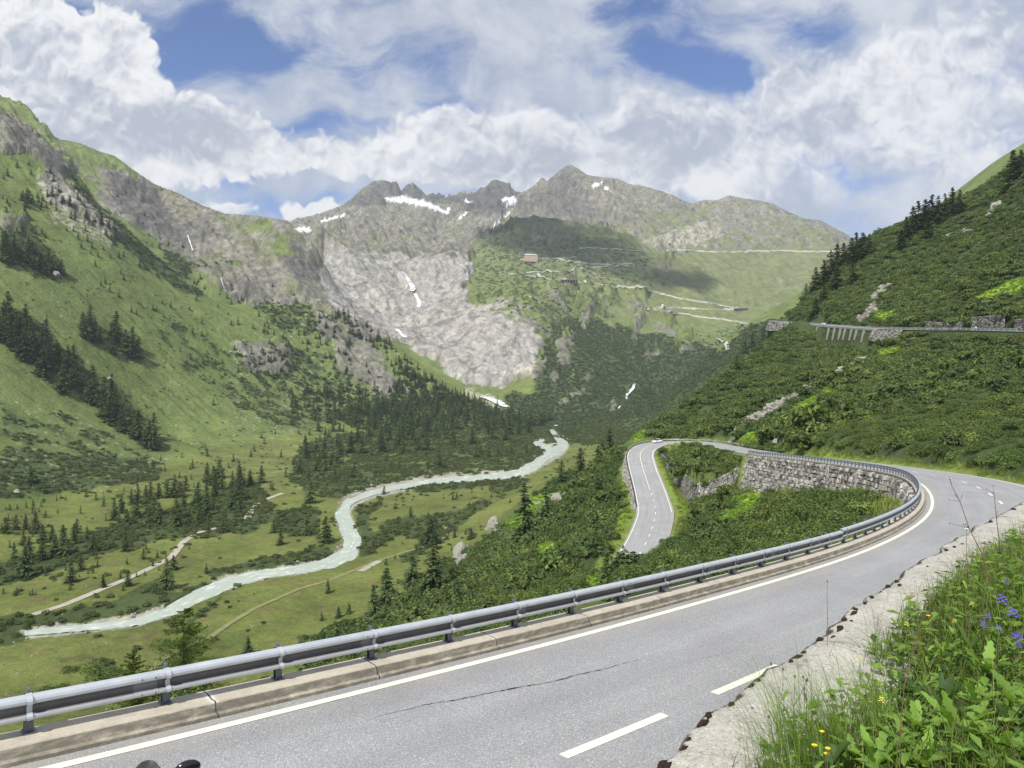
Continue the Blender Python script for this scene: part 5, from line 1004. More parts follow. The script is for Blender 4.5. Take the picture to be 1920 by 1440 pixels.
P=sample(.10*(~nearhill)*(DD>190)*(DD<480)*S(fbm(X/11,Y/11,4,331,.6)+.3*vSt,.22,.5)*(1-np.clip(riv*3,0,1)),48,5000); scatter('scattered_stones',P,np.exp(RNG.normal(-1.35,.45,len(P))),RK,49,.4)
P=sample(.25*(~nearhill)*(DD>190)*(DD<1300)*np.clip((rivw-.12)*4,0,1)*(1-np.clip(riv*2.2,0,1))*S(n2,0,.4)+.03*riv*(DD>500)*S(n2,.1,.4),29,4000); scatter('scattered_stones',P,RNG.uniform(.4,1.3,len(P)),RK,40,.4)
P=sample(.25*nearhill*S(hrk,.35,.6)*(RD2>5)*(RD>6)*(DD<640),30,5000); scatter('scattered_stones',P,np.exp(RNG.normal(-.1,.45,len(P))),RK,41,.4)
# individual boulders
BR=[rock_mesh('boulder',k,M_ROCK,3,.3) for k in (2,3,4)]
for n_,(px,py,wpx,lab) in enumerate([(1456,834,13,'pale upright boulder at the foot of the scrub beside the road'),(866,1040,34,'large pale boulder among the shrubs on the near valley flank'),(925,990,30,'broad grey outcrop on the meadow above the riverbank shrubs'),(1045,935,20,'white boulder in the bright green clearing beside tall spruce'),(1025,940,12,'smaller white rock left of the white boulder in the clearing'),(105,517,16,'pale block below the upper left tree cluster'),(163,750,8,'white boulder among low bushes below the tree belt'),(32,925,14,'flat pale rock by the lone conifer at the left foot of the slope'),(1330,827,7,'white rock at the inner end of the hairpin rail'),(1322,826,5,'smaller white rock at the inner end of the hairpin rail'),(205,690+20,10,'white slab on the grass beside the tree cluster'),(1870,393,24,'pale crag under the conifers near the right edge')]):
    h=hit(px,py,60)
    if h is None: continue
    o=BR[n_%3].copy() if n_>2 else BR[n_]; link(o); s_=wpx/F*h.y*.55; o.location=(h.x,h.y,h.z+.25*s_); o.scale=(s_,s_,s_*(1.5 if wpx>20 else 1.1)); o.rotation_euler=(0,0,n_*1.3); tag(o,lab,'boulder')
print('scatter done',round(time.time()-T0,1))
# ------------------------------------------------------------------ trees
def conifer_data(seed,H=1.0,R=.19,whorls=26,nb=9,larch=False,sprays=5,needle=.075):
    r=random.Random(seed); V=[];Fc=[]
    for wv_ in range(whorls):
        t=(wv_+r.random()*.6)/whorls; z=.07+.93*t; rad=R*(1-t)**(.75 if not larch else .65)*r.uniform(.75,1.15)+.008; droop=.30 if not larch else .12
        for b in range(max(4,int(nb*(1-.45*t)))):
            a=r.uniform(0,6.28); L=rad*r.uniform(.55,1.18)
            if r.random()<.10: continue
            for k in range(sprays):
                u_=(k+.4+r.random()*.5)/sprays; p=Vector((math.cos(a)*L*u_,math.sin(a)*L*u_,z-droop*L*u_+(.10*L*u_*u_ if larch else 0)))*H; s=needle*H*(1-.4*t)*r.uniform(.6,1.25)
                dr=Vector((math.cos(a+r.gauss(0,.5)),math.sin(a+r.gauss(0,.5)),-.35+r.gauss(0,.3))).normalized(); sd=dr.cross(Vector((r.gauss(0,.3),r.gauss(0,.3),1))).normalized(); q=len(V)
                V+=[p-dr*s*.5,p+sd*s*.38,p+dr*s*.75,p-sd*s*.38]; Fc.append((q,q+1,q+2,q+3))
    q=len(V); V+=[Vector((.006,0,.94))*H,Vector((-.006,0,.94))*H,Vector((0,0,1.02))*H]; Fc.append((q,q+1,q+2))
    return V,Fc
def trunk_data(H,r0):
    m=MB(); m.tube([(0,0,-.04*H),(0,0,.3*H),(.003*H,0,.65*H),(0,0,.97*H)],[r0*H,r0*.75*H,r0*.45*H,r0*.1*H],6); return m.v,m.f
CROWN=[];FARC=[]
for k in range(4):
    V,Fc=conifer_data(40+k,1,(.24,.27,.30,.22)[k],26,11); me=bpy.data.meshes.new('crown'); me.from_pydata([tuple(v) for v in V],[],Fc); me.materials.append(M_PINE); CROWN.append(me)
for k in range(2):
    V,Fc=conifer_data(50+k,1,.28,30,9,True,5,.05); me=bpy.data.meshes.new('crown'); me.from_pydata([tuple(v) for v in V],[],Fc); me.materials.append(M_LARCH); CROWN.append(me)
tv,tf=trunk_data(1,.016); TRUNK=bpy.data.meshes.new('trunk'); TRUNK.from_pydata([tuple(v) for v in tv],[],tf); TRUNK.materials.append(M_BARK)
WHOLE=[]
for k in range(4):
    V,Fc=conifer_data(60+k,1,(.26,.30,.24,.32)[k],20,10,False,3,.11); b=len(V); V=V+[Vector(v) for v in tv]; Fc=Fc+[tuple(b+i for i in f) for f in tf]; me=bpy.data.meshes.new('conifer'); me.from_pydata([tuple(v) for v in V],[],Fc); me.materials.append(M_PINE); me.materials.append(M_BARK); me.polygons.foreach_set('material_index',[0]*(len(Fc)-len(tf))+[1]*len(tf)); WHOLE.append(me)
TR=random.Random(99); ntree=0
def conifer(px,py,hpx,label,group=None,kind=0,parts=None,Dmin=60,name='conifer',hmax=40):
    global ntree
    h=hit(px,py,Dmin)
    if h is None: return
    H=min(hpx/F*h.y,hmax); parts=hpx>=30 if parts is None else parts; rz=TR.uniform(0,6.28); sx=TR.uniform(1.1,1.6)
    if not parts and kind<4:
        o=bpy.data.objects.new(name,WHOLE[TR.randrange(4)]); link(o); o.location=(h.x,h.y,h.z-.02*H); o.scale=(H*sx,H*sx,H); o.rotation_euler=(0,0,rz)
    else:
        o=empty(name,(h.x,h.y,h.z-.02*H),rz); o.scale=(H*sx,H*sx,H); link(bpy.data.objects.new('trunk',TRUNK),o); link(bpy.data.objects.new('crown',CROWN[kind if kind>=4 else TR.randrange(4)]),o)
    tag(o,label,'tree',group); ntree+=1
def cluster(polyP,n,hr_,label,group,kind=0,parts=None,Dmin=180,mind=9):
    P=np.array(polyP,float); x0,y0=P.min(0); x1,y1=P.max(0); pts=[]; tries=0
    while len(pts)<n and tries<n*60:
        tries+=1; x,y=TR.uniform(x0,x1),TR.uniform(y0,y1)
        if not inpoly(polyP,np.array([x]),np.array([y]))[0]: continue
        if any(abs(x-a)<mind and abs(y-b)<mind*.6 for a,b in pts): continue
        if mriv.get(np.array([x]),np.array([y]))[0]>.2: continue
        pts.append((x,y))
    for x,y in pts: conifer(x,y,TR.uniform(*hr_),label,group,kind,parts,Dmin)
cluster([(0,585),(40,600),(110,665),(180,725),(240,770),(300,835),(318,858),(280,850),(200,790),(120,740),(60,690),(0,640)],52,(38,58),'dark tall conifer in the dense belt running down the left slope','conifers of the long belt on the left slope',mind=8)
cluster([(0,455),(60,470),(110,500),(120,525),(80,525),(0,500)],20,(24,36),'dark conifer in the upper cluster at the left edge','conifers of the upper left cluster',mind=7)
cluster([(150,610),(190,600),(265,660),(265,690),(225,690),(160,640)],14,(34,48),'dark conifer in the small group on open grass left','conifers of the small group on the left slope',mind=9)
cluster([(40,370),(60,375),(60,390),(40,388)],4,(20,30),'small dark conifer under the upper left crags','conifers under the left crags',mind=6)
cluster([(90,360),(230,440),(220,455),(120,410)],10,(12,20),'tiny conifer among the pale rocks high on the left slope','conifers among the upper rocks',mind=9,parts=False)
cluster([(190,960),(420,890),(500,900),(470,960),(330,990),(210,1000)],42,(30,48),'conifer in the long grove on the valley floor beyond the track','conifers of the grove beyond the track',mind=11)
cluster([(0,1000),(120,985),(190,1010),(180,1050),(60,1060),(0,1050)],14,(28,42),'conifer standing in the scrub at the left end of the valley','conifers in the left scrub',mind=16)
cluster([(540,860),(700,810),(860,800),(1000,800),(1000,815),(880,840),(720,850),(620,880)],56,(24,36),'conifer at the front edge of the valley-end forest','conifers at the front of the forest',mind=11)
L_=lambda px,py,h,lab,kind=0,**k: conifer(px,py,h,lab,None,kind,**k)
for a in [(57,907,36,'lone conifer at the foot of the stony left slope'),(47,1083,62,'tall slim conifer near the left edge casting a long shadow'),(120,1042,45,'broad dark conifer at the edge of the left scrub'),(133,1092,45,'slender conifer on open grass left of the track'),(151,1070,28,'short conifer just right of the slender one left of the track'),(193,1102,26,'small conifer standing just above the lower track end'),(235,1033,31,'bushy conifer on the meadow beside the dead stick'),(269,1048,21,'small conifer near the middle of the track meadow'),(295,1046,14,'tiny conifer right of the small one on the track meadow'),(313,1105,60,'tall dark conifer on the riverbank beside the track'),(325,1068,28,'conifer growing right at the edge of the pale track'),(240,1099,32,'conifer among the bank scrub left of the tall riverside one'),(387,1075,19,'small isolated conifer between track and river'),(418,998,28,'dark conifer on the track where it bends'),(443,985,14,'tiny round conifer by the upper end of the track'),(372,981,34,'conifer in front of the long grove'),(513,999,26,'left one of two conifers on the grass by the river bend'),(526,1021,30,'right one of two conifers on the grass by the river bend'),(575,1003,38,'conifer in the scrub left of the river bend'),(611,1018,52,'thick conifer on the left bank at the river bend'),(582,943,46,'tall conifer rising from the scrub above the river bend'),(563,886,26,'conifer on the pale meadow left of the forest'),(593,884,26,'conifer just left of the forest edge'),(30,994,32,'left one of three conifers on the pale strip at left edge'),(48,992,30,'middle one of three conifers on the pale strip at left edge'),(66,989,33,'right one of three conifers on the pale strip at left edge'),(720,927,17,'little conifer standing at the very edge of the river'),(823,878,36,'tall dark conifer alone in the scrub beyond the river'),(893,858,22,'conifer with a broad crown in the scrub beyond the river'),(865,846,21,'conifer behind the broad crowned one beyond the river'),(935,855,17,'left one of a small pair near the river rapids'),(949,857,20,'right one of a small pair near the river rapids'),(1088,898,62,'dark conifer at the top edge of the near flank'),(1053,912,50,'conifer left of the dark one on the flank edge'),(983,1035,135,'tallest spruce rising from the shrubs of the near flank'),(1023,992,84,'second spruce right behind the tallest one'),(1143,858,56,'dark conifer left of the hairpin wall'),(1122,875,42,'smaller conifer left of the one by the hairpin wall'),(1130,845,22,'conifer behind the dark one left of the hairpin'),(883,1011,23,'small conifer on the slope meadow above the pale boulder'),(852,1008,19,'little round conifer beside the worn track'),(808,1021,56,'dark conifer in the river scrub near the track corner'),(770,970,22,'round bushy tree alone on the yellow meadow'),(812,1114,110,'big broad spruce on the near flank above the rail'),(773,1095,58,'conifer left of the big broad spruce'),(725,1136,74,'dark conifer low on the flank edge'),(700,1176,82,'dark broad conifer just above the rail'),(615,1112,28,'dark conifer beside round bushes on the near meadow'),(635,1158,22,'left one of two little conifers on the near meadow'),(654,1151,21,'right one of two little conifers on the near meadow'),(603,1164,17,'smallest conifer on the near meadow'),(465,1228,36,'dark conifer alone on the near meadow above the rail'),(1140,1108,78,'dark conifer just beyond the rail left of the lower road')]: L_(*a)
for a in [(1512,560,44),(1530,545,46),(1545,535,50),(1558,520,52),(1570,505,50),(1582,500,46),(1597,496,52),(1606,490,56),(1618,485,50),(1630,478,40),(1545,570,44),(1570,540,46),(1600,530,40),(1530,590,36)]: conifer(*a,'conifer on the crest of the right hill above the viaduct','conifers on the right hill crest',0,hmax=30)
for a in [(1700,452,48),(1712,440,56),(1722,432,58),(1735,428,56),(1748,420,58),(1760,418,54),(1772,410,50),(1786,402,52),(1800,398,44),(1690,470,40),(1740,450,44)]: conifer(*a,'larch in the group on the upper skyline of the right hill','larches on the right skyline',0,hmax=30)
for a in [(1900,350,70,'tall dark conifer on a crag at the right edge'),(1915,330,50,'upper dark conifer behind the one on the right crag'),(1412,652,34,'dark conifer on the spur edge below the viaduct'),(1398,668,32,'conifer left of the one on the spur edge'),(1382,700,36,'lowest conifer on the spur edge'),(1432,640,30,'conifer touching the left end of the viaduct embankment')]: L_(*a)
# the forest nobody could count
def stuff_trees(polyP,dens_px,hpx,seed,name):
    r=np.random.default_rng(seed); P=np.array(polyP,float); x0,y0=P.min(0); x1,y1=P.max(0); n=int((x1-x0)*(y1-y0)*dens_px); xs=r.uniform(x0,x1,n); ys=r.uniform(y0,y1,n); ok=inpoly(polyP,xs,ys); out=[];sc=[]
    for x,y in zip(xs[ok],ys[ok]):
        h=hit(x,y,300)
        if h is not None: out.append(tuple(h-Vector((0,0,.5)))); sc.append(r.uniform(*hpx)/F*h.y)
    return out,sc
wp=[bpy.data.objects.new('far_conifer',m) for m in WHOLE[:2]]
pts,sc_=[],[]
for P_,dn,hp in [([(640,800),(600,790),(700,760),(860,745),(960,775),(1040,790),(1000,803),(860,800),(720,810)],.020,(17,28)),([(620,570),(700,620),(780,690),(860,745),(900,765),(860,770),(760,720),(700,660),(620,600)],.011,(11,18)),([(540,740),(640,720),(760,745),(700,800),(600,830),(540,810)],.006,(14,22)),([(470,600),(620,590),(700,700),(560,720)],.0035,(9,14)),([(1040,840),(1000,860),(800,880),(700,900),(640,920),(560,900),(560,860),(700,850)],.0012,(18,26)),([(480,620),(560,690),(520,740),(440,700)],.003,(10,15)),([(760,690),(900,765),(880,790),(700,780)],.014,(14,22))]:
    a,b=stuff_trees(P_,dn,hp,int(P_[0][0]),'f'); pts+=a; sc_+=b
for P_,dn,hp in [([(0,300),(120,320),(300,480),(560,620),(560,700),(400,760),(250,600),(100,450),(0,420)],.0011,(9,15)),([(0,900),(300,860),(560,800),(600,860),(480,950),(300,1100),(0,1150)],.0011,(10,20)),([(700,930),(1000,900),(960,980),(760,1080),(680,1060)],.0009,(10,18)),([(200,330),(420,500),(600,560),(560,600),(380,560),(240,450)],.0012,(7,11))]:
    a,b=stuff_trees(P_,dn,hp,int(P_[1][0]),'f'); pts+=a; sc_+=b
h=len(pts)//2; ordr=np.random.default_rng(3).permutation(len(pts)); pts=np.array(pts)[ordr]; sc_=np.array(sc_)[ordr]; print('forest',len(pts),'trees',ntree)
scatter('forest',pts[:h],sc_[:h],wp[0],51,.02); scatter('forest',pts[h:],sc_[h:],wp[1],52,.02)
print('trees done',round(time.time()-T0,1))
# ------------------------------------------------------------------ foreground bank: grasses, weeds, flowers
M_BLADE=material('grass_blades',leaf_fn((0.125,0.21,0.035),(0.22,0.29,0.06),.55,.45)); M_DRY=material('dry_grass',leaf_fn((0.30,0.26,0.13),(0.22,0.21,0.09),.4)); M_WEED=material('broad_leaf',leaf_fn((0.17,0.30,0.05),(0.24,0.37,0.08),.35,.45)); M_DKLEAF=material('dark_leaf',leaf_fn((0.05,0.10,0.025),(0.08,0.14,0.03),.4))
M_STEM=varied('stem',(0.10,0.11,0.05),.3,20); M_REDSTEM=varied('red_stem',(0.16,0.09,0.06),.3,20); M_YEL=varied('yellow_petal',(0.85,0.62,0.02),.2,40); M_PYEL=varied('pale_yellow_petal',(0.62,0.62,0.10),.2,40); M_BLUE=varied('violet_petal',(0.16,0.12,0.55),.35,30); M_WHITE=varied('white_petal',(0.8,0.8,0.75),.1,30); M_BUD=varied('bud',(0.10,0.12,0.06),.3,30); M_MOSS=varied('dark_moss',(0.035,0.022,0.016),.6,40,.95,.1,0,.8,.01); M_PINK=varied('pink_petal',(0.5,0.25,0.3),.2,30)
LEN=len(LEDGE); LN=normals(LEDGE)
def bank_pt(s,l):
    i=min(max(int(s/.12),0),LEN-1); p=LEDGE[i]; x,y=p[0]+LN[i,0]*l,p[1]+LN[i,1]*l; return Vector((x,y,float(bank_z(np.array(l),s))))
def edge_s(px):  # arclength of the ledge lip as seen at column px
    q=CX+F*LEDGE[:,0]/np.maximum(LEDGE[:,1],.2); ok=LEDGE[:,1]>2.5; return float(np.argmin(np.where(ok,abs(q-px),1e9)))*.12
def bank_hit(px,py,z=-2.0): p=atz(px,py,z); return p
def blade(V,Fc,p,L,a,bend,w,r,seg=4):
    d=Vector((math.cos(a),math.sin(a),0)); s=Vector((-d.y,d.x,0)); k=len(V)
    for j in range(seg+1):
        t=j/seg; q=p+d*L*bend*t**2.0+Vector((0,0,L*(t-.35*bend*t*t))); ww=w*(1-t)**.6*(1 if t<.9 else .4); V+=[q-s*ww,q+s*ww]
    for j in range(seg): Fc.append((k+2*j,k+2*j+1,k+2*j+3,k+2*j+2))
def grass_patch(name,n,lrange,srange,Lr,wr,mat,seed,bend=(.1,.9),clump=.12,dens=None):
    r=random.Random(seed); V=[];Fc=[]; c=0
    while c<n:
        s=r.uniform(*srange); l=lrange[0]+(lrange[1]-lrange[0])*r.random()**1.0
        if dens and r.random()>dens(s,l): c+=1; continue
        p0=bank_pt(s,l); m=r.randint(6,14)
        for _ in range(m):
            p=p0+Vector((r.gauss(0,clump*.5),r.gauss(0,clump*.5),-.02)); blade(V,Fc,p,r.uniform(*Lr)*(1 if r.random()<.85 else 1.35),r.uniform(0,6.28),r.uniform(*bend),r.uniform(*wr),r)
        c+=m
    o=mesh_obj(name,[tuple(v) for v in V],Fc,mat); o['kind']='stuff'; return o
SE=edge_s(1905)
S16=edge_s(1600)
def dn(s,l): return max(0.0,min(1,(l-.40-.22*(float(pnoise(np.array(s*1.1),np.array(3.3),5))+.1))/.2))
grass_patch('meadow_grass',42000,(.45,5.0),(1.0,SE+5),(.14,.36),(.0022,.0048),M_BLADE,1,dens=dn)
grass_patch('meadow_grass',22000,(.45,3.4),(1.0,SE),(.10,.24),(.004,.008),M_BLADE,2,(.3,1.1),.10,dens=dn)
grass_patch('dry_grass',6500,(.42,4.5),(1.0,SE+4),(.2,.5),(.0013,.0026),M_DRY,3,(.1,.7),.15,dens=dn)
# the arching tussock that leans out over the ledge
def tussock():
    r=random.Random(8); V=[];Fc=[]
    for c_,n in (((1500,1400),150),((1560,1370),130),((1450,1440),90),((1640,1360),90)):
        p0=bank_hit(*c_,-2.0)
        for _ in range(n):
            p=p0+Vector((r.gauss(0,.07),r.gauss(0,.09),-.08)); blade(V,Fc,p,r.uniform(.30,.62),r.gauss(2.5,.75),r.uniform(.25,.85),r.uniform(.0012,.0026),r,6)
    o=mesh_obj('grass_tussock',[tuple(v) for v in V],Fc,M_BLADE); tag(o,'arching tussock of long thin grass leaning over the concrete ledge','grass')
tussock()
# low leafy ground cover
def leafy(name,n,seed,size,mat,srange,lrange,up=.4):
    r=random.Random(seed); V=[];Fc=[]
    for _ in range(n):
        s=r.uniform(*srange); l=r.uniform(*lrange)
        if r.random()>dn(s,l): continue
        p=bank_pt(s,l)+Vector((0,0,r.uniform(.02,.22))); a=r.uniform(0,6.28); d=Vector((math.cos(a),math.sin(a),r.uniform(-.2,.7))).normalized(); sd=d.cross(Vector((r.gauss(0,.3),r.gauss(0,.3),1))).normalized(); L=size*r.uniform(.5,1.4); w=L*r.uniform(.18,.3); k=len(V)
        V+=[p,p+d*L*.5+sd*w-Vector((0,0,.0)),p+d*L-Vector((0,0,L*.2)),p+d*L*.5-sd*w]; Fc.append((k,k+1,k+2,k+3))
    o=mesh_obj(name,[tuple(v) for v in V],Fc,mat); o['kind']='stuff'
leafy('ground_cover_leaves',16000,11,.095,M_WEED,(1.0,SE+4),(.5,6)); leafy('ground_cover_leaves',12000,12,.08,M_DKLEAF,(1.0,SE+4),(.5,6))
def leaf_long(mb,p,a,L,w,tilt,seed,lobed=True,droop=.5):
    """one long toothed leaf with a midrib fold"""
    r=random.Random(seed); d=Vector((math.cos(a),math.sin(a),0)); s=Vector((-d.y,d.x,0)); V=[];Fc=[]; n=10; k=0
    for j in range(n+1):
        t=j/n; c=p+d*L*t*math.cos(tilt)+Vector((0,0,L*(math.sin(tilt)*t-droop*t*t*.6))); ww=w*math.sin(math.pi*min(1,.12+.86*t))**.7*(1 if not lobed or j%2 else .62); V+=[c-s*ww+Vector((0,0,ww*.35)),c,c+s*ww+Vector((0,0,ww*.35))]
    for j in range(n): Fc+=[(3*j,3*j+1,3*j+4,3*j+3),(3*j+1,3*j+2,3*j+5,3*j+4)]
    mb.add(V,Fc)
def rosette(px,py,z,n,L,lab,seed,mat=None,w=.035,up=(.5,1.2)):
    r=random.Random(seed); t=empty('leafy_weed',bank_hit(px,py,z)); tag(t,lab,'weed')
    for k in range(n):
        m=MB(); leaf_long(m,Vector((0,0,0)),k*6.28/n+r.uniform(-.3,.3),L*r.uniform(.7,1.15),w*r.uniform(.8,1.2),r.uniform(*up),seed+k,True,r.uniform(.2,.7)); m.build('leaf',mat or M_WEED,t,True)
rosette(1800,1385,-2.0,11,.34,'big rosette of long toothed pale green leaves at the lower right',1)
rosette(1735,1440,-2.05,8,.30,'rosette of toothed leaves at the bottom edge below the big rosette',2)
rosette(1880,1420,-1.98,9,.30,'leafy rosette in the bottom right corner',3)
rosette(1850,1270,-2.0,7,.26,'small upright rosette under the violet flowers',4)
rosette(1560,1440,-2.05,7,.22,'dark leafy weed at the bottom beside the yellow flowers',5,M_DKLEAF)
rosette(1910,1330,-1.95,7,.30,'broad leaved weed touching the right edge of the frame',6)
rosette(1700,1300,-2.05,6,.20,'dark drooping leaves in the middle of the bank',7,M_DKLEAF)
rosette(1640,1440,-2.05,7,.25,'pale weed beside the red stem at the bottom',8)
for k,(a,b,z_,n_,L_r,lab,w_) in enumerate([(1770,1330,-1.98,9,.26,'toothed rosette just above and left of the big rosette',.03),(1830,1320,-1.96,8,.24,'pale rosette between the big rosette and the violet flowers',.03),(1680,1400,-2.05,8,.22,'rosette left of the big one near the bottom',.028),(1890,1370,-1.95,9,.28,'rosette above the corner one at the right edge',.034),(1770,1230,-2.0,7,.24,'narrow leaved clump beneath the rattle spikes',.018),(1600,1420,-2.08,8,.18,'low rosette at the bottom beside the yellow flowers',.025),(1820,1220,-1.98,7,.28,'upright narrow leaves left of the violet flowers',.016),(1720,1370,-2.02,8,.22,'ragged rosette between red stem and big rosette',.03)]): rosette(a,b,z_,n_,L_r,lab,60+7*k,M_WEED if k%3 else M_DKLEAF,w_,(.4,1.3))
def plantflower(name,px,py,z,H,lab,heads,headr,mat,stem=M_STEM,cat='flower',lean=(0,0),leaves=4,kind='disc',seed=1,group=None,hdist=.05):
    """px,py = where the top flower shows; the foot is H below it"""
    r=random.Random(seed); Dd=(z)*F/(HOR-py); top=at(px,py,Dd); foot=top-Vector((lean[0],lean[1],H)); t=empty(name,foot); tag(t,lab,cat,group); tp=top-foot
    m=MB(); m.tube([(0,0,-.03),tuple(tp*.4+Vector((r.gauss(0,.01),r.gauss(0,.01),0))),tuple(tp*.75),tuple(tp)],[.0026,.0022,.0016,.0012],5)
    tips=[tp]
    for k in range(heads-1):
        b=tp*r.uniform(.55,.85); q=tp+Vector((r.gauss(0,hdist),r.gauss(0,hdist),-abs(r.gauss(.03,hdist)))); m.tube([tuple(b),tuple((b+q)/2+Vector((0,0,-.01))),tuple(q)],[.002,.0015,.0012],4); tips.append(q)
    m.build('stem',stem,t)
    for k in range(leaves):
        q=MB(); leaf_long(q,tp*r.uniform(.1,.6),r.uniform(0,6.28),.10*r.uniform(.6,1.2),.010,r.uniform(.3,1),seed*9+k,False); q.build('leaf',M_WEED,t,True)
    for q_ in tips:
        h=MB()
        if kind=='disc':
            n=14
            for j in range(n):
                for ring,rr in ((0,1.0),(1,.6)):
                    a=j*6.28/n+ring*.2; d=Vector((math.cos(a),math.sin(a),.25+.4*ring)).normalized(); s=Vector((-math.sin(a),math.cos(a),0))*headr*.17; h.add([q_,q_+d*headr*rr*.6-s,q_+d*headr*rr,q_+d*headr*rr*.6+s],[(0,1,2,3)])
            h.ball(q_-Vector((0,0,headr*.25)),(headr*.3,headr*.3,headr*.35),8,5); h.build('flower_head',mat,t)
        elif kind=='bud': h.ball(q_,(headr*.6,headr*.6,headr),8,6); h.build('bud',mat,t)
        elif kind=='spike':
            n=18
            for j in range(n):
                zt=j/n; a=j*2.4; rr=headr*(1.1-.75*zt); c=q_+Vector((math.cos(a)*rr,math.sin(a)*rr,-headr*3.2*(1-zt)+headr*.3)); d=Vector((math.cos(a),math.sin(a),-.5))
                for b in range(4):
                    ang=b*1.57; e=Vector((math.cos(ang)*.5+d.x,math.sin(ang)*.5+d.y,d.z+.2)).normalized(); s=e.cross(Vector((0,0,1))).normalized()*headr*.32; h.add([c,c+e*headr*.5-s,c+e*headr*.95,c+e*headr*.5+s],[(0,1,2,3)])
            h.build('flower_spike',mat,t)
    return t
PF=plantflower
PF('bellflower',1880,1115,-1.55,.5,'tall violet flower spike highest at the right edge of the bank',1,.020,M_BLUE,kind='spike',seed=1)
PF('bellflower',1900,1140,-1.6,.45,'violet flower spike just right of the tallest one',1,.018,M_BLUE,kind='spike',seed=2)
PF('bellflower',1852,1150,-1.65,.4,'short violet flower spike left of the tallest one',2,.012,M_BLUE,kind='spike',seed=3)
PF('bellflower',1910,1185,-1.65,.4,'low violet flowers at the right frame edge',2,.012,M_BLUE,kind='spike',seed=4)
PF('bellflower',1873,1172,-1.65,.38,'small violet flowers below the tallest spike',2,.010,M_BLUE,kind='spike',seed=5)
PF('bellflower',1888,1086,-1.5,.5,'single violet and white flower above the others',1,.010,M_BLUE,kind='spike',seed=6)
PF('hawkbit',1741,1155,-1.75,.42,'yellow daisy-like flower beside dark buds on a branched stem',1,.017,M_YEL,kind='disc',seed=7)
for k,(a,b) in enumerate([(1700,1140),(1722,1142),(1735,1128),(1745,1120)]): PF('hawkbit_bud',a,b,-1.72,.40,('leftmost','second','third','highest')[k]+' of the four dark buds above the ledge',1,.011,M_BUD,M_REDSTEM,kind='bud',seed=20+k,lean=((a-1720)*.0006,0),leaves=1)
PF('hawkbit',1541,1372,-1.78,.3,'small yellow flower highest of the three at the bottom',1,.014,M_YEL,kind='disc',seed=8)
PF('hawkbit',1527,1398,-1.8,.28,'left one of the two low yellow flowers at the bottom',1,.016,M_YEL,kind='disc',seed=9)
PF('hawkbit',1552,1404,-1.8,.26,'double yellow flower right of the low ones at the bottom',2,.015,M_YEL,kind='disc',seed=10,hdist=.02)
for k,(a,b,lab) in enumerate([(1700,1165,'pale yellow rattle spike left of the yellow daisy'),(1612,1232,'thin pale yellow rattle spike standing over the bare ledge'),(1653,1305,'pale yellow rattle spike in the middle of the tussock'),(1790,1160,'pale yellow rattle spike right of the yellow daisy'),(1822,1128,'pale yellow rattle spike left of the violet flowers')]): PF('yellow_rattle',a,b,-1.8,.25,lab,1,.010,M_PYEL,kind='spike',seed=30+k)
for k,(a,b,lab) in enumerate([(1468,1255,'seed head of a thin stalk farthest left over the road line'),(1490,1268,'green seed head right of the farthest left stalk'),(1512,1275,'green seed head above the tussock on a forked stalk'),(1470,1330,'lower green seed head on a dark stalk beside the tussock'),(1508,1290,'small seed head under the forked stalk')]): PF('seed_stalk',a,b,-1.75,.40,lab,2,.010,M_BUD,kind='bud',seed=40+k)
for k,(a,b,lab,m) in enumerate([(1812,992,'tall white flower on a long bare stalk against the road',M_WHITE),(1846,1014,'second white flower right of the tall one against the road',M_WHITE),(1551,1090,'lone red bud on a hair-thin stalk standing against the asphalt',M_REDSTEM)]): PF('tall_stalk',a,b,-1.2 if k<2 else -1.6,.75 if k<2 else .45,lab,1,.016 if k<2 else .009,m,M_REDSTEM,kind='disc' if k<2 else 'bud',seed=50+k,leaves=2 if k<2 else 0)
def twig(px,py,pts,lab,seed,mat=M_REDSTEM,z=-1.3):
    r=random.Random(seed); Dd=z*F/(HOR-py); P=[at(px+a,py+b,Dd) for a,b in pts]; m=MB(); m.tube([tuple(p) for p in P],[.0028*(1-.6*i/len(P)) for i in range(len(P))],5)
    t=empty('dry_stalk',P[0]); tag(t,lab,'stalk'); 
    for i in range(len(P)//3,len(P)):
        for _ in range(3):
            q=P[i]+Vector((r.gauss(0,.03),r.gauss(0,.02),abs(r.gauss(.03,.02)))); m.tube([tuple(P[i]),tuple((P[i]+q)/2),tuple(q)],[.0014,.001,.0008],4); m.ball(q,.0035,5,4)
    o=m.build('stem',mat,t); 
    for v in o.data.vertices: v.co-=t.location
twig(1687,1440,[(0,20),(0,-60),(8,-150),(30,-230),(42,-280)],'reddish upright stem rising from the bottom edge through the bank',1,z=-1.9)
twig(1862,1100,[(-5,0),(-20,-60),(-45,-110),(-62,-160),(-78,-190)],'branching dry stalk against the bend of the road',2,z=-1.25)
twig(1890,1090,[(0,0),(-14,-60),(-22,-120),(-26,-165)],'thin dry stalk nearer the right edge against the road',3,z=-1.3)
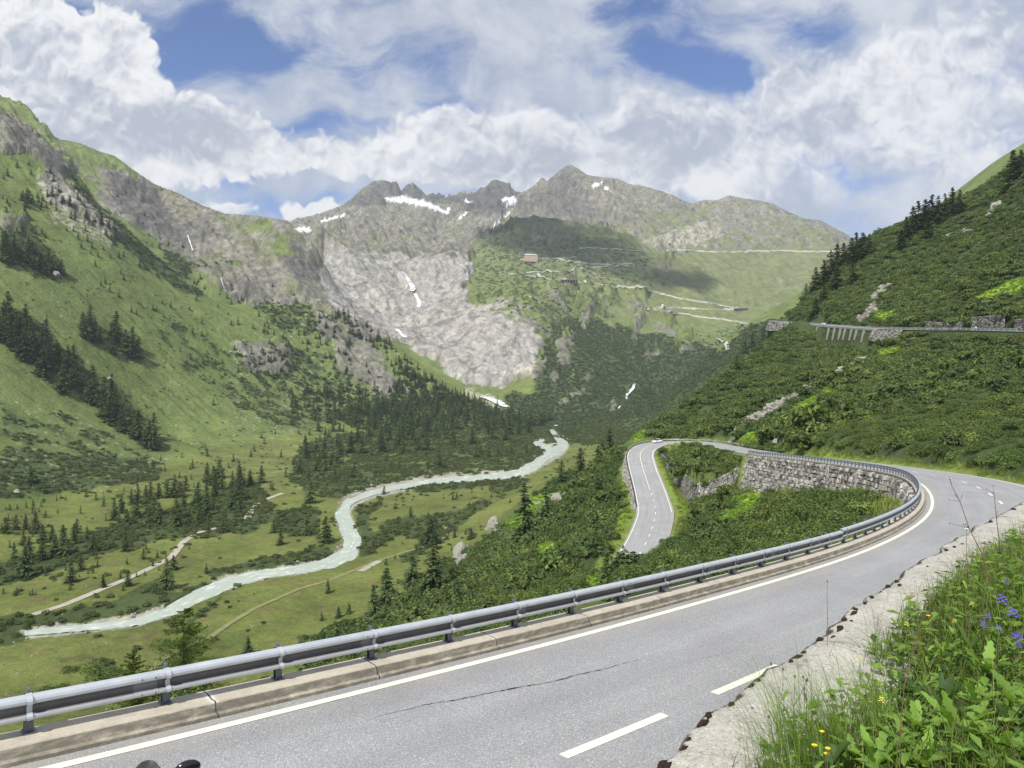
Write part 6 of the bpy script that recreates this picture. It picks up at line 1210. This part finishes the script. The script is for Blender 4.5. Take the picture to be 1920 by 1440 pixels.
# moss cushions on the lip
MC=[(1212,1438,.07),(1240,1432,.05),(1252,1396,.035),(1304,1346,.055),(1312,1354,.045),(1330,1340,.045),(1365,1325,.04),(1410,1338,.06),(1406,1283,.03),(1418,1278,.03),(1487,1237,.035),(1500,1228,.045),(1503,1216,.03),(1533,1202,.05),(1560,1196,.03),(1580,1175,.07),(1584,1160,.06),(1600,1152,.06),(1605,1143,.05),(1596,1166,.04),(1632,1122,.05),(1618,1132,.04),(1668,1098,.055),(1680,1092,.06),(1690,1096,.05),(1740,1062,.035),(1775,1032,.06),(1790,1026,.05),(1805,1020,.04),(1845,975,.06),(1870,952,.07),(1250,1440,.05),(1290,1384,.025)]
mm=rock_mesh('moss_cushion',9,M_MOSS,2,.5)
for k,(a,b,r_) in enumerate(MC):
    p=atz(a,b,-2.2); d_m,i_m=nearest(LEDGE,np.array([p.x]),np.array([p.y])); i=int(i_m[0]); t=normals(LEDGE)[i]; q=LEDGE[i]; l=max((p.x-q[0])*t[0]+(p.y-q[1])*t[1],jag[i]+.05)
    o=mm if k==0 else mm.copy(); link(o); o.location=(q[0]+t[0]*l,q[1]+t[1]*l,-2.2+.0); ang=math.atan2(t[0],-t[1]); o.rotation_euler=(0,0,ang+RNG.normal(0,.2)); o.scale=(r_*1.25*(.7+.6*((k*37)%10)/10),r_*.55,r_*.4); tag(o,'dark brown moss cushion on the ragged lip of the concrete wall','moss','moss cushions along the ledge')
print('foreground',round(time.time()-T0,1))
# ------------------------------------------------------------------ vehicles and people
M_TYRE=varied('tyre_rubber',(0.02,0.02,0.02),.2,10,.8); M_WHITEP=material('white_car_paint',None,(0.75,0.76,0.77),.25,.5); M_GLASSD=material('dark_window_glass',None,(0.02,0.025,0.03),.08,.6); M_LAMP=material('lamp_glass',None,(0.6,0.6,0.58),.15,.6); M_RED=material('tail_lamp_red',None,(0.4,0.02,0.02),.3,.5); M_BLACKP=material('black_gloss',None,(0.012,0.012,0.013),.12,.6); M_YELP=material('yellow_paint',None,(0.85,0.55,0.0),.25,.5); M_SMOKE=material('smoked_screen',None,(0.20,0.22,0.30),.06,.7); M_CHROME=material('chrome',None,(0.5,0.5,0.52),.2,.5,.9); M_SEAT=varied('seat_vinyl',(0.03,0.03,0.032),.2,20,.6)
M_SKIN=varied('skin',(0.45,0.28,0.2),.1,30,.6)
def loft(mb,secs,mi=0,cap=True):
    n=len(secs[0]); V=[v for s in secs for v in s]; Fc=[(i*n+k,i*n+(k+1)%n,(i+1)*n+(k+1)%n,(i+1)*n+k) for i in range(len(secs)-1) for k in range(n)]
    if cap: Fc+= [tuple(range(n-1,-1,-1)),tuple((len(secs)-1)*n+k for k in range(n))]
    mb.add(V,Fc,mi)
def wheel(t,x,y,r=.31,w=.2,name='wheel'):
    m=MB(); S_=18
    def ring(rr,yy): return [(x+rr*math.cos(6.283*k/S_),y+yy,r+rr*math.sin(6.283*k/S_)) for k in range(S_)]
    loft(m,[ring(r*.62,-w/2),ring(r*.93,-w/2),ring(r,-w/4),ring(r,w/4),ring(r*.93,w/2),ring(r*.62,w/2)],0,False); wh=m.build('wheel',M_TYRE,t,True)
    m=MB(); loft(m,[ring(r*.62,-w*.4),ring(r*.62,w*.4)]); m.build('rim',M_CHROME,wh)
def car(loc,rz,label):
    t=empty('car',loc,rz); tag(t,label,'car')
    def sec(x,zb,zt,hw,taper=.93): return [(x,-hw,zb+.06),(x,-hw*1.0,(zb+zt)/2),(x,-hw*taper,zt-.05),(x,-hw*taper*.92,zt),(x,hw*taper*.92,zt),(x,hw*taper,zt-.05),(x,hw,(zb+zt)/2),(x,hw,zb+.06),(x,hw*.9,zb),(x,-hw*.9,zb)]
    m=MB(); loft(m,[sec(-2.1,.42,.78,.70),sec(-2.05,.25,.92,.80),(sec(-1.5,.2,.98,.86)),sec(-.4,.2,.96,.88),sec(.6,.2,.94,.88),sec(1.3,.2,.86,.86),sec(1.95,.24,.72,.80),sec(2.12,.36,.6,.68)]); m.build('body',M_WHITEP,t,True)
    m=MB(); cab=[[(a,-b,z),(a,b,z)] for a,b,z in ()]
    P=[(-1.95,.76,.93),(-1.55,.64,1.40),(-1.0,.62,1.48),(.0,.62,1.47),(.35,.64,1.40),(1.1,.76,.92)]
    loft(m,[[(x,-w_,z),(x,w_,z),(x,w_*1.02+.0,.9),(x,-w_*1.02,.9)] for x,w_,z in P]); m.build('window',M_GLASSD,t)
    m=MB(); m.box((-.5,0,1.475),(1.25,1.2,.04)); m.build('roof',M_WHITEP,t)
    for s in (-1,1):
        for xx in (-.35,-1.15): m=MB(); m.box((xx,s*.66,1.19),(.07,.05,.58)); m.build('pillar',M_WHITEP,t)
        m=MB(); m.ball((1.98,s*.6,.66),(.12,.14,.09),8,6); m.build('headlight',M_LAMP,t); m=MB(); m.box((-2.08,s*.62,.78),(.06,.2,.16)); m.build('tail_light',M_RED,t); m=MB(); m.box((.75,s*.98,1.0),(.1,.18,.12)); m.build('mirror',M_BLACKP,t)
        for xx in (-1.3,1.3): wheel(t,xx,s*.78)
    return t
def on_road(px,lat,P=ROAD,i0=0):
    q=CX+F*P[:,0]/P[:,1]; i=int(i0+np.argmin(abs(q[i0:]-px))); n=normals(P)[i]; t=np.array([-n[1],n[0]]); p=offset(P,lat)[i]; return Vector(p),math.atan2(t[1],t[0]),i
i_c=s_near(54.5,273); p=offset(ROAD,1.9)[i_c]; n_=normals(ROAD)[i_c]; car(Vector(p)+Vector((0,0,.04)),math.atan2(n_[0],-n_[1])+0,'white hatchback rounding the far hairpin')
q=CX+F*UP[:,0]/UP[:,1]; i_u=int(np.argmin(abs(q-1549))); p=offset(UP,-1.5)[i_u]; n_=normals(UP)[i_u]; car(Vector(p)+Vector((0,0,.02)),math.atan2(n_[0],-n_[1]),'small white car driving over the viaduct')
def motorcycle(loc,rz,lean,paint,label):
    t=empty('motorcycle',loc,rz); t.rotation_euler=(0,lean,rz); tag(t,label,'motorcycle')   # local +Y forward
    def wh(y):
        m=MB(); S_=20; r=.31
        def ring(rr,xx): return [(xx,y+rr*math.cos(6.283*k/S_),r+rr*math.sin(6.283*k/S_)) for k in range(S_)]
        loft(m,[ring(r*.75,-.05),ring(r*.94,-.06),ring(r,0),ring(r*.94,.06),ring(r*.75,.05)],0,False); o=m.build('wheel',M_TYRE,t,True); m=MB(); loft(m,[ring(r*.75,-.03),ring(r*.70,-.03),ring(r*.70,.03),ring(r*.75,.03)],0,False)
        for k in range(5): a=6.283*k/5; m.tube([(0,y,r),(0,y+.22*math.cos(a),r+.22*math.sin(a))],.014,6)
        m.build('rim',M_CHROME,o)
    wh(.72); wh(-.68)
    m=MB()
    for s in (-1,1): m.tube([(s*.09,.72,.31),(s*.09,.52,.85),(s*.09,.47,1.0)],[.028,.025,.025],8)
    m.build('fork',M_CHROME,t)
    m=MB(); m.ball((0,.14,.86),(.15,.27,.14),14,10); m.build('fuel_tank',paint,t,True)
    m=MB(); loft(m,[[(-.08,.0,.78),(.08,.0,.78),(.08,.0,.84),(-.08,.0,.84)],[(-.14,-.3,.76),(.14,-.3,.76),(.13,-.3,.83),(-.13,-.3,.83)],[(-.13,-.62,.80),(.13,-.62,.80),(.12,-.62,.90),(-.12,-.62,.90)],[(-.06,-.82,.88),(.06,-.82,.88),(.06,-.82,.94),(-.06,-.82,.94)]]); m.build('seat',M_SEAT,t)
    m=MB(); m.box((0,.05,.45),(.26,.42,.32)); m.tube([(.0,-.1,.6),(0,-.5,.55),(0,-.68,.31)],.03,6); m.build('engine',M_BLACKP,t)
    m=MB(); m.tube([(.12,.2,.3),(.16,-.2,.28),(.18,-.75,.42)],[.025,.035,.045],8); m.build('exhaust',M_CHROME,t)
    m=MB(); loft(m,[[(-.19,.52,.80),(.19,.52,.80),(.17,.50,1.06),(-.17,.50,1.06)],[(-.15,.72,.84),(.15,.72,.84),(.13,.68,1.04),(-.13,.68,1.04)],[(-.06,.84,.88),(.06,.84,.88),(.05,.80,.98),(-.05,.80,.98)]]); m.box((.19,.40,1.20),(.2,.10,.06)); m.build('fairing',paint,t,True)
    m=MB(); V=[];n=9
    for j in range(5):
        z=1.04+.34*j/4; y=.62-.16*j/4
        for k in range(n): a=-1.25+2.5*k/(n-1); w_=.185*(1-.35*(j/4)**3); V.append((w_*math.sin(a),y-.12+.12*math.cos(a),z-.035*abs(a)**2*(j/4)))
    m.add(V,[(j*n+k,j*n+k+1,(j+1)*n+k+1,(j+1)*n+k) for j in range(4) for k in range(n-1)]); m.build('windscreen',M_SMOKE,t,True)
    m=MB(); m.tube([(-.36,.28,1.02),(-.2,.42,1.05),(.2,.42,1.05),(.36,.28,1.02)],.014,8); m.tube([(-.38,.26,1.02),(-.28,.34,1.03)],.02,8); m.tube([(.38,.26,1.02),(.28,.34,1.03)],.02,8); m.build('handlebar',M_BLACKP,t)
    for s in (-1,1):
        m=MB(); m.tube([(s*.28,.36,1.04),(s*.34,.42,1.16)],.007,6); m.ball((s*.37,.43,1.19),(.13,.05,.085),18,12); m.build('mirror',M_BLACKP,t,True)
    m=MB(); m.ball((0,.84,.92),(.09,.03,.06),10,8); m.build('headlight',M_LAMP,t); m=MB(); m.box((0,-.84,.9),(.12,.03,.05)); m.build('tail_light',M_RED,t)
    return t
pm_=at(350,1426,7.75); dm,im=nearest(ROAD,np.array([pm_.x]),np.array([pm_.y])); zr=ROAD[im[0],2]+.03
lean=-.06; rzb=.5; off=Matrix.Rotation(rzb,3,'Z')@(Matrix.Rotation(lean,3,'Y')@Vector((.37,.43,1.275)))
k_=(pm_.z-off.z-zr); 
# slide along the sight line until the tyres stand on the asphalt
Dm=-(zr+off.z)*F/(1426-HOR); pm_=at(350,1426,Dm); motorcycle(pm_-off,rzb,lean,M_YELP,'parked yellow and black motorcycle whose screen and mirror just show at the bottom edge')
def person(name,loc,rz,pose,jacket,trousers,label):
    """one skinned figure; pose = joints"""
    t=empty(name,loc,rz); tag(t,label,'person')
    J={'pel':(0,0,.95),'che':(0,.02,1.3),'nek':(0,.02,1.47),'hed':(0,.03,1.62),'crn':(0,.02,1.74),'lsh':(-.18,.02,1.41),'lel':(-.25,.0,1.13),'lha':(-.22,.14,.9),'rsh':(.18,.02,1.41),'rel':(.25,.0,1.13),'rha':(.22,.14,.9),'lhi':(-.09,0,.92),'lkn':(-.1,.12,.5),'lan':(-.1,.05,.08),'lto':(-.1,.2,.04),'rhi':(.09,0,.92),'rkn':(.1,.02,.5),'ran':(.1,-.18,.1),'rto':(.1,-.05,.04)}; J.update(pose)
    names=list(J); E=[('pel','che'),('che','nek'),('nek','hed'),('hed','crn'),('che','lsh'),('lsh','lel'),('lel','lha'),('che','rsh'),('rsh','rel'),('rel','rha'),('pel','lhi'),('lhi','lkn'),('lkn','lan'),('lan','lto'),('pel','rhi'),('rhi','rkn'),('rkn','ran'),('ran','rto')]
    R={'pel':.13,'che':.15,'nek':.055,'hed':.10,'crn':.075,'lsh':.07,'rsh':.07,'lel':.045,'rel':.045,'lha':.035,'rha':.035,'lhi':.09,'rhi':.09,'lkn':.06,'rkn':.06,'lan':.04,'ran':.04,'lto':.035,'rto':.035}
    me=bpy.data.meshes.new('body'); me.from_pydata([J[k] for k in names],[(names.index(a),names.index(b)) for a,b in E],[]); o=link(bpy.data.objects.new('body',me),t); md=o.modifiers.new('s','SKIN'); o.modifiers.new('b','SUBSURF').levels=1; o.modifiers['b'].render_levels=1
    for k,v in zip(names,me.skin_vertices[0].data): v.radius=(R[k],R[k]*.8 if k in('pel','che') else R[k])
    me.skin_vertices[0].data[names.index('pel')].use_root=True; me.materials.append(trousers)
    m=MB(); m.ball((0,.02,1.22),(.215,.155,.30),12,8); m.build('jacket',jacket,t,True); 
    for s in('l','r'):
        m=MB(); m.tube([J[s+'sh'],J[s+'el'],tuple(Vector(J[s+'ha'])*.9+Vector(J[s+'el'])*.1)],[.085,.062,.05],8); m.build('sleeve',jacket,t,True)
    return t
M_BLUEJ=varied('dark_cloth',(0.05,0.06,0.09),.2,20); M_WHJ=varied('white_cloth',(0.7,0.7,0.7),.1,20); M_BAG=varied('rucksack_cloth',(0.08,0.03,0.03),.2,20)
h=hit(697,1068,180); person('person',h+Vector((0,0,.1)),2.2,{},M_BLUEJ,M_BLUEJ,'tiny hiker in dark clothes walking on the pale track by the river')
q=CX+F*UP[:,0]/UP[:,1]; i_u=int(np.argmin(abs(q-1838))); p=offset(UP,-1.4)[i_u]; n_=normals(UP)[i_u]; rz_=math.atan2(n_[0],-n_[1])-math.pi/2
motorcycle(Vector(p)+Vector((0,0,.02)),rz_,0,M_WHITEP,'white motorcycle ridden along the upper road')
rid=person('person',Vector(p)+Vector((0,0,-.12)),rz_,{'lkn':(-.22,.3,.72),'rkn':(.22,.3,.72),'lan':(-.2,.05,.42),'ran':(.2,.05,.42),'lto':(-.2,.2,.4),'rto':(.2,.2,.4),'lha':(-.3,.4,1.12),'rha':(.3,.4,1.12),'lel':(-.3,.2,1.2),'rel':(.3,.2,1.2)},M_WHJ,M_BLUEJ,'rider in a white jacket sitting on the motorcycle on the upper road')
m=MB(); m.ball((0,.04,1.66),(.145,.165,.155),14,10); m.build('helmet',M_WHITEP,rid,True)
# ------------------------------------------------------------------ far buildings
M_PINKW=varied('faded_render_wall',(0.50,0.38,0.33),.2,.2); M_ROOFG=varied('sheet_roof',(0.42,0.42,0.42),.2,.2); M_SHUT=varied('window_shutter',(0.12,0.10,0.10),.2,1)
h=hit(995,490,900); D=h.y; s_=D/F
t=empty('hotel',h+Vector((0,0,-2)),.12); tag(t,'old pink mountain hotel with grey roof beside the pass road','building'); W_,H_,Dp=25*s_,12*s_,20.0
m=MB(); m.box((0,0,H_/2),(W_,Dp,H_)); m.build('wall',M_PINKW,t)
m=MB(); m.add([(-W_/2-1,-Dp/2-1,H_),(W_/2+1,-Dp/2-1,H_),(W_/2+1,Dp/2+1,H_),(-W_/2-1,Dp/2+1,H_),(-W_/2+5,0,H_+6),(W_/2-5,0,H_+6)],[(0,1,5,4),(1,2,5),(2,3,4,5),(3,0,4),(3,2,1,0)]); rf_=m.build('roof',M_ROOFG,t); m=MB(); m.box((W_*.2,1,H_+5),(2,2,5)); m.build('chimney',M_PINKW,rf_)
for fl_ in range(4):
    for k in range(8):
        m=MB(); m.box((-W_/2+(k+.5)*W_/8,-Dp/2-.05,H_*(fl_+.5)/4),(2.0,.3,3.0)); m.build('window',M_SHUT,t)
def gallery(px,py,Lm,Hm,n,lab,rz=0,D0=900):
    h=hit(px,py,D0)
    if h is None: return
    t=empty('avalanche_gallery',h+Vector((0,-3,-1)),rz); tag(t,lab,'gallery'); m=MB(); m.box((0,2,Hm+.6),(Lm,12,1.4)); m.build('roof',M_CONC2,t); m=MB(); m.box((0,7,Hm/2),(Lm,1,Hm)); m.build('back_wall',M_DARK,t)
    for k in range(n): m=MB(); m.box((-Lm/2+(k+.5)*Lm/n,-3,Hm/2-1),(1.3,1.3,Hm+2)); m.build('pillar',M_CONC2,t)
gallery(1390,584,46,10,7,'open concrete gallery on pillars at the right end of the lower switchback')
gallery(1066,530,52,10,6,'dark gallery under the middle switchback on the green shoulder',-.15)
gallery(1103,505,18,8,4,'short gallery right of the middle switchback on the green shoulder',.1)
gallery(1203,475,12,6,3,'tiny dark gallery at the end of the top switchback')
h=hit(1080,446,900)
# marker posts beside the lower road
for px,py,lab in [(1194,1003,'white marker post on the left verge of the lower road'),(1168,1040,'white marker post where the lower road leaves the frame'),(1199,948,'white marker post at the end of the outer stone wall'),(1258,955,'white marker post on the inner verge of the lower road')]:
    h=hit(px,py,100); m=MB(); m.tube([(0,0,-.1),(0,0,.95)],[.07,.055],6); t=empty('marker_post',h); tag(t,lab,'marker post'); m.build('post',M_WHITE,t); m=MB(); m.tube([(0,0,.72),(0,0,.86)],.075,6); m.build('reflector_band',M_DARK,t)
# ------------------------------------------------------------------ larches just below the rail
def larch(top_px,top_py,D,H,R,lab,seed):
    r=random.Random(seed); top=at(top_px,top_py,D); t=empty('larch_tree',top-Vector((0,0,H))); tag(t,lab,'tree')
    m=MB(); m.tube([(0,0,-.5),(.02,0,H*.3),(-.03,.02,H*.65),(0,0,H*.99)],[H*.018,H*.014,H*.008,.01],8)
    V=[];Fc=[]
    for k in range(int(22*H)):
        tt=(k+r.random())/(22*H); z=H*(.06+.93*tt); L=R*(1-tt)**.62*r.uniform(.55,1.2)+.1; a=r.uniform(0,6.283); d=Vector((math.cos(a),math.sin(a),0)); sd=Vector((-d.y,d.x,0)); P=[]
        for j in range(6): u_=j/5; P.append(Vector((0,0,z))+d*L*u_+Vector((0,0,-.18*L*u_+.26*L*u_*u_))+sd*r.gauss(0,.03)*L*u_)
        m.tube([tuple(p) for p in P],[.022*(1-.8*j/5)*(L/R+.3) for j in range(6)],4,cap=False)
        for j in range(1,6):
            for _ in range(int(4+5*L)):
                u_=(j-r.random())/5; b=P[j-1].lerp(P[j],r.random()); tw=(sd*r.choice((-1,1))*r.uniform(.4,1)+d*r.uniform(.2,1)+Vector((0,0,r.gauss(-.15,.3)))).normalized()*L*r.uniform(.08,.26)
                for q in range(4):
                    c=b+tw*(q/3); e=Vector((r.gauss(0,1),r.gauss(0,1),r.gauss(.3,.8))).normalized(); s2=e.cross(tw).normalized(); s_=.055*r.uniform(.6,1.3); kk=len(V); V+=[c-s2*s_*.35,c+e*s_,c+s2*s_*.35,c-e*s_]; Fc.append((kk,kk+1,kk+2,kk+3))
    m.build('trunk',M_BARK,t); mesh_obj('crown',V,Fc,M_LARCH,t)
larch(345,1138,42,8.4,4.0,'feathery larch rising just beyond the guardrail at lower left',3)
larch(248,1216,40,6.2,1.6,'smaller larch left of the feathery one beyond the rail',4)
larch(300,1262,36,4.5,1.0,'young larch half hidden by the rail between the two larches',5)
# green bushes beside the larches
for k,(a,b,D,s_) in enumerate([(205,1266,75,2.2),(238,1275,70,2.0),(165,1250,95,1.8),(92,1296,60,1.5),(340,1300,36,1.6),(400,1330,26,1.3),(135,1255,88,1.2)]):
    p=at(a,b,D); o=bpy.data.objects.new('bush',B0.data); link(o); o.location=(p.x,p.y,p.z-.3*s_); o.scale=(s_,s_,s_*.8); o.rotation_euler=(0,0,k); tag(o,['broad dark bush left of the small larch','dark bush tucked against the small larch','low bush on the meadow left of the larches','small round bush near the left frame edge above the rail','leafy bush at the foot of the feathery larch','bush just behind the rail right of the larches','tiny bush left of the low meadow bush'][k],'bush')
print('things',round(time.time()-T0,1))
# ------------------------------------------------------------------ air
mb=MB(); mb.box((0,2600,650),(9000,7400,1560))
hm=bpy.data.materials.new('air'); hm.use_nodes=True; nt=NT(hm.node_tree); nt.n.remove(nt.n['Principled BSDF']); vp=nt.new('ShaderNodeVolumePrincipled'); vp.inputs['Color'].default_value=(0.80,0.90,1.0,1); vp.inputs['Density'].default_value=0.00006; vp.inputs['Anisotropy'].default_value=0.0
nt.l.new(vp.outputs[0],[n for n in nt.n if n.type=='OUTPUT_MATERIAL'][0].inputs['Volume'])
o=mb.build('haze',hm); o['kind']='stuff'; hm.cycles.homogeneous_volume=True
# fair-weather clouds high above the frame: their shade falls on the far slopes
def cloud(name,tx,ty,tz,rx,ry,seed):
    k=(1900-tz)/SUN.z; c=Vector((tx,ty,tz))+SUN*k; r=random.Random(seed); m=MB()
    bm=bmesh.new()
    for i in range(12):
        b=bmesh.ops.create_icosphere(bm,subdivisions=3,radius=1.0); ox,oy=r.uniform(-.6,.6)*rx,r.uniform(-.6,.6)*ry; s_=r.uniform(.4,.7)
        for v in b['verts']: v.co=Vector((v.co.x*rx*s_+ox,v.co.y*ry*s_+oy,v.co.z*90*s_+(20 if v.co.z>0 else 0)))
    for v in bm.verts: v.co+=Vector((1,1,.5))*60*mnoise.noise(v.co/170)+Vector((1,1,1))*18*mnoise.noise(v.co/50)
    me=bpy.data.meshes.new(name); bm.to_mesh(me); bm.free(); me.materials.append(M_CLOUD); o=link(bpy.data.objects.new(name,me)); o.location=c; o['kind']='stuff'; print('cloud elev',math.degrees(math.atan2(c.z,c.y)),c)
def cloud_fn(nt,pos,b):
    tr=nt.new('ShaderNodeBsdfTransparent'); mx=nt.new('ShaderNodeMixShader'); lw=nt.new('ShaderNodeLayerWeight'); lw.inputs[0].default_value=.5; nt.put(mx.inputs[0],nt.m('MULTIPLY',nt.m('POWER',nt.m('SUBTRACT',1.0,lw.outputs[1]),1.3),nt.m('MULTIPLY_ADD',nt.noise(pos,.009,5,.65),.8,-.16),clamp=True)); out=[n for n in nt.n if n.type=='OUTPUT_MATERIAL'][0]; nt.l.new(tr.outputs[0],mx.inputs[1]); nt.l.new(b.outputs[0],mx.inputs[2]); nt.l.new(mx.outputs[0],out.inputs[0]); return None
M_CLOUD=material('cloud_white',cloud_fn,(0.85,0.86,0.88),1.0,0.0)
def cl_at(px,py,D,rx,ry,seed): p=at(px,py,D); cloud('clouds',p.x,p.y,p.z,rx,ry,seed)
cl_at(1120,480,2800,420,330,1); cl_at(1290,530,2700,120,110,2); cl_at(1000,440,2950,200,120,3)
print('all done',round(time.time()-T0,1))
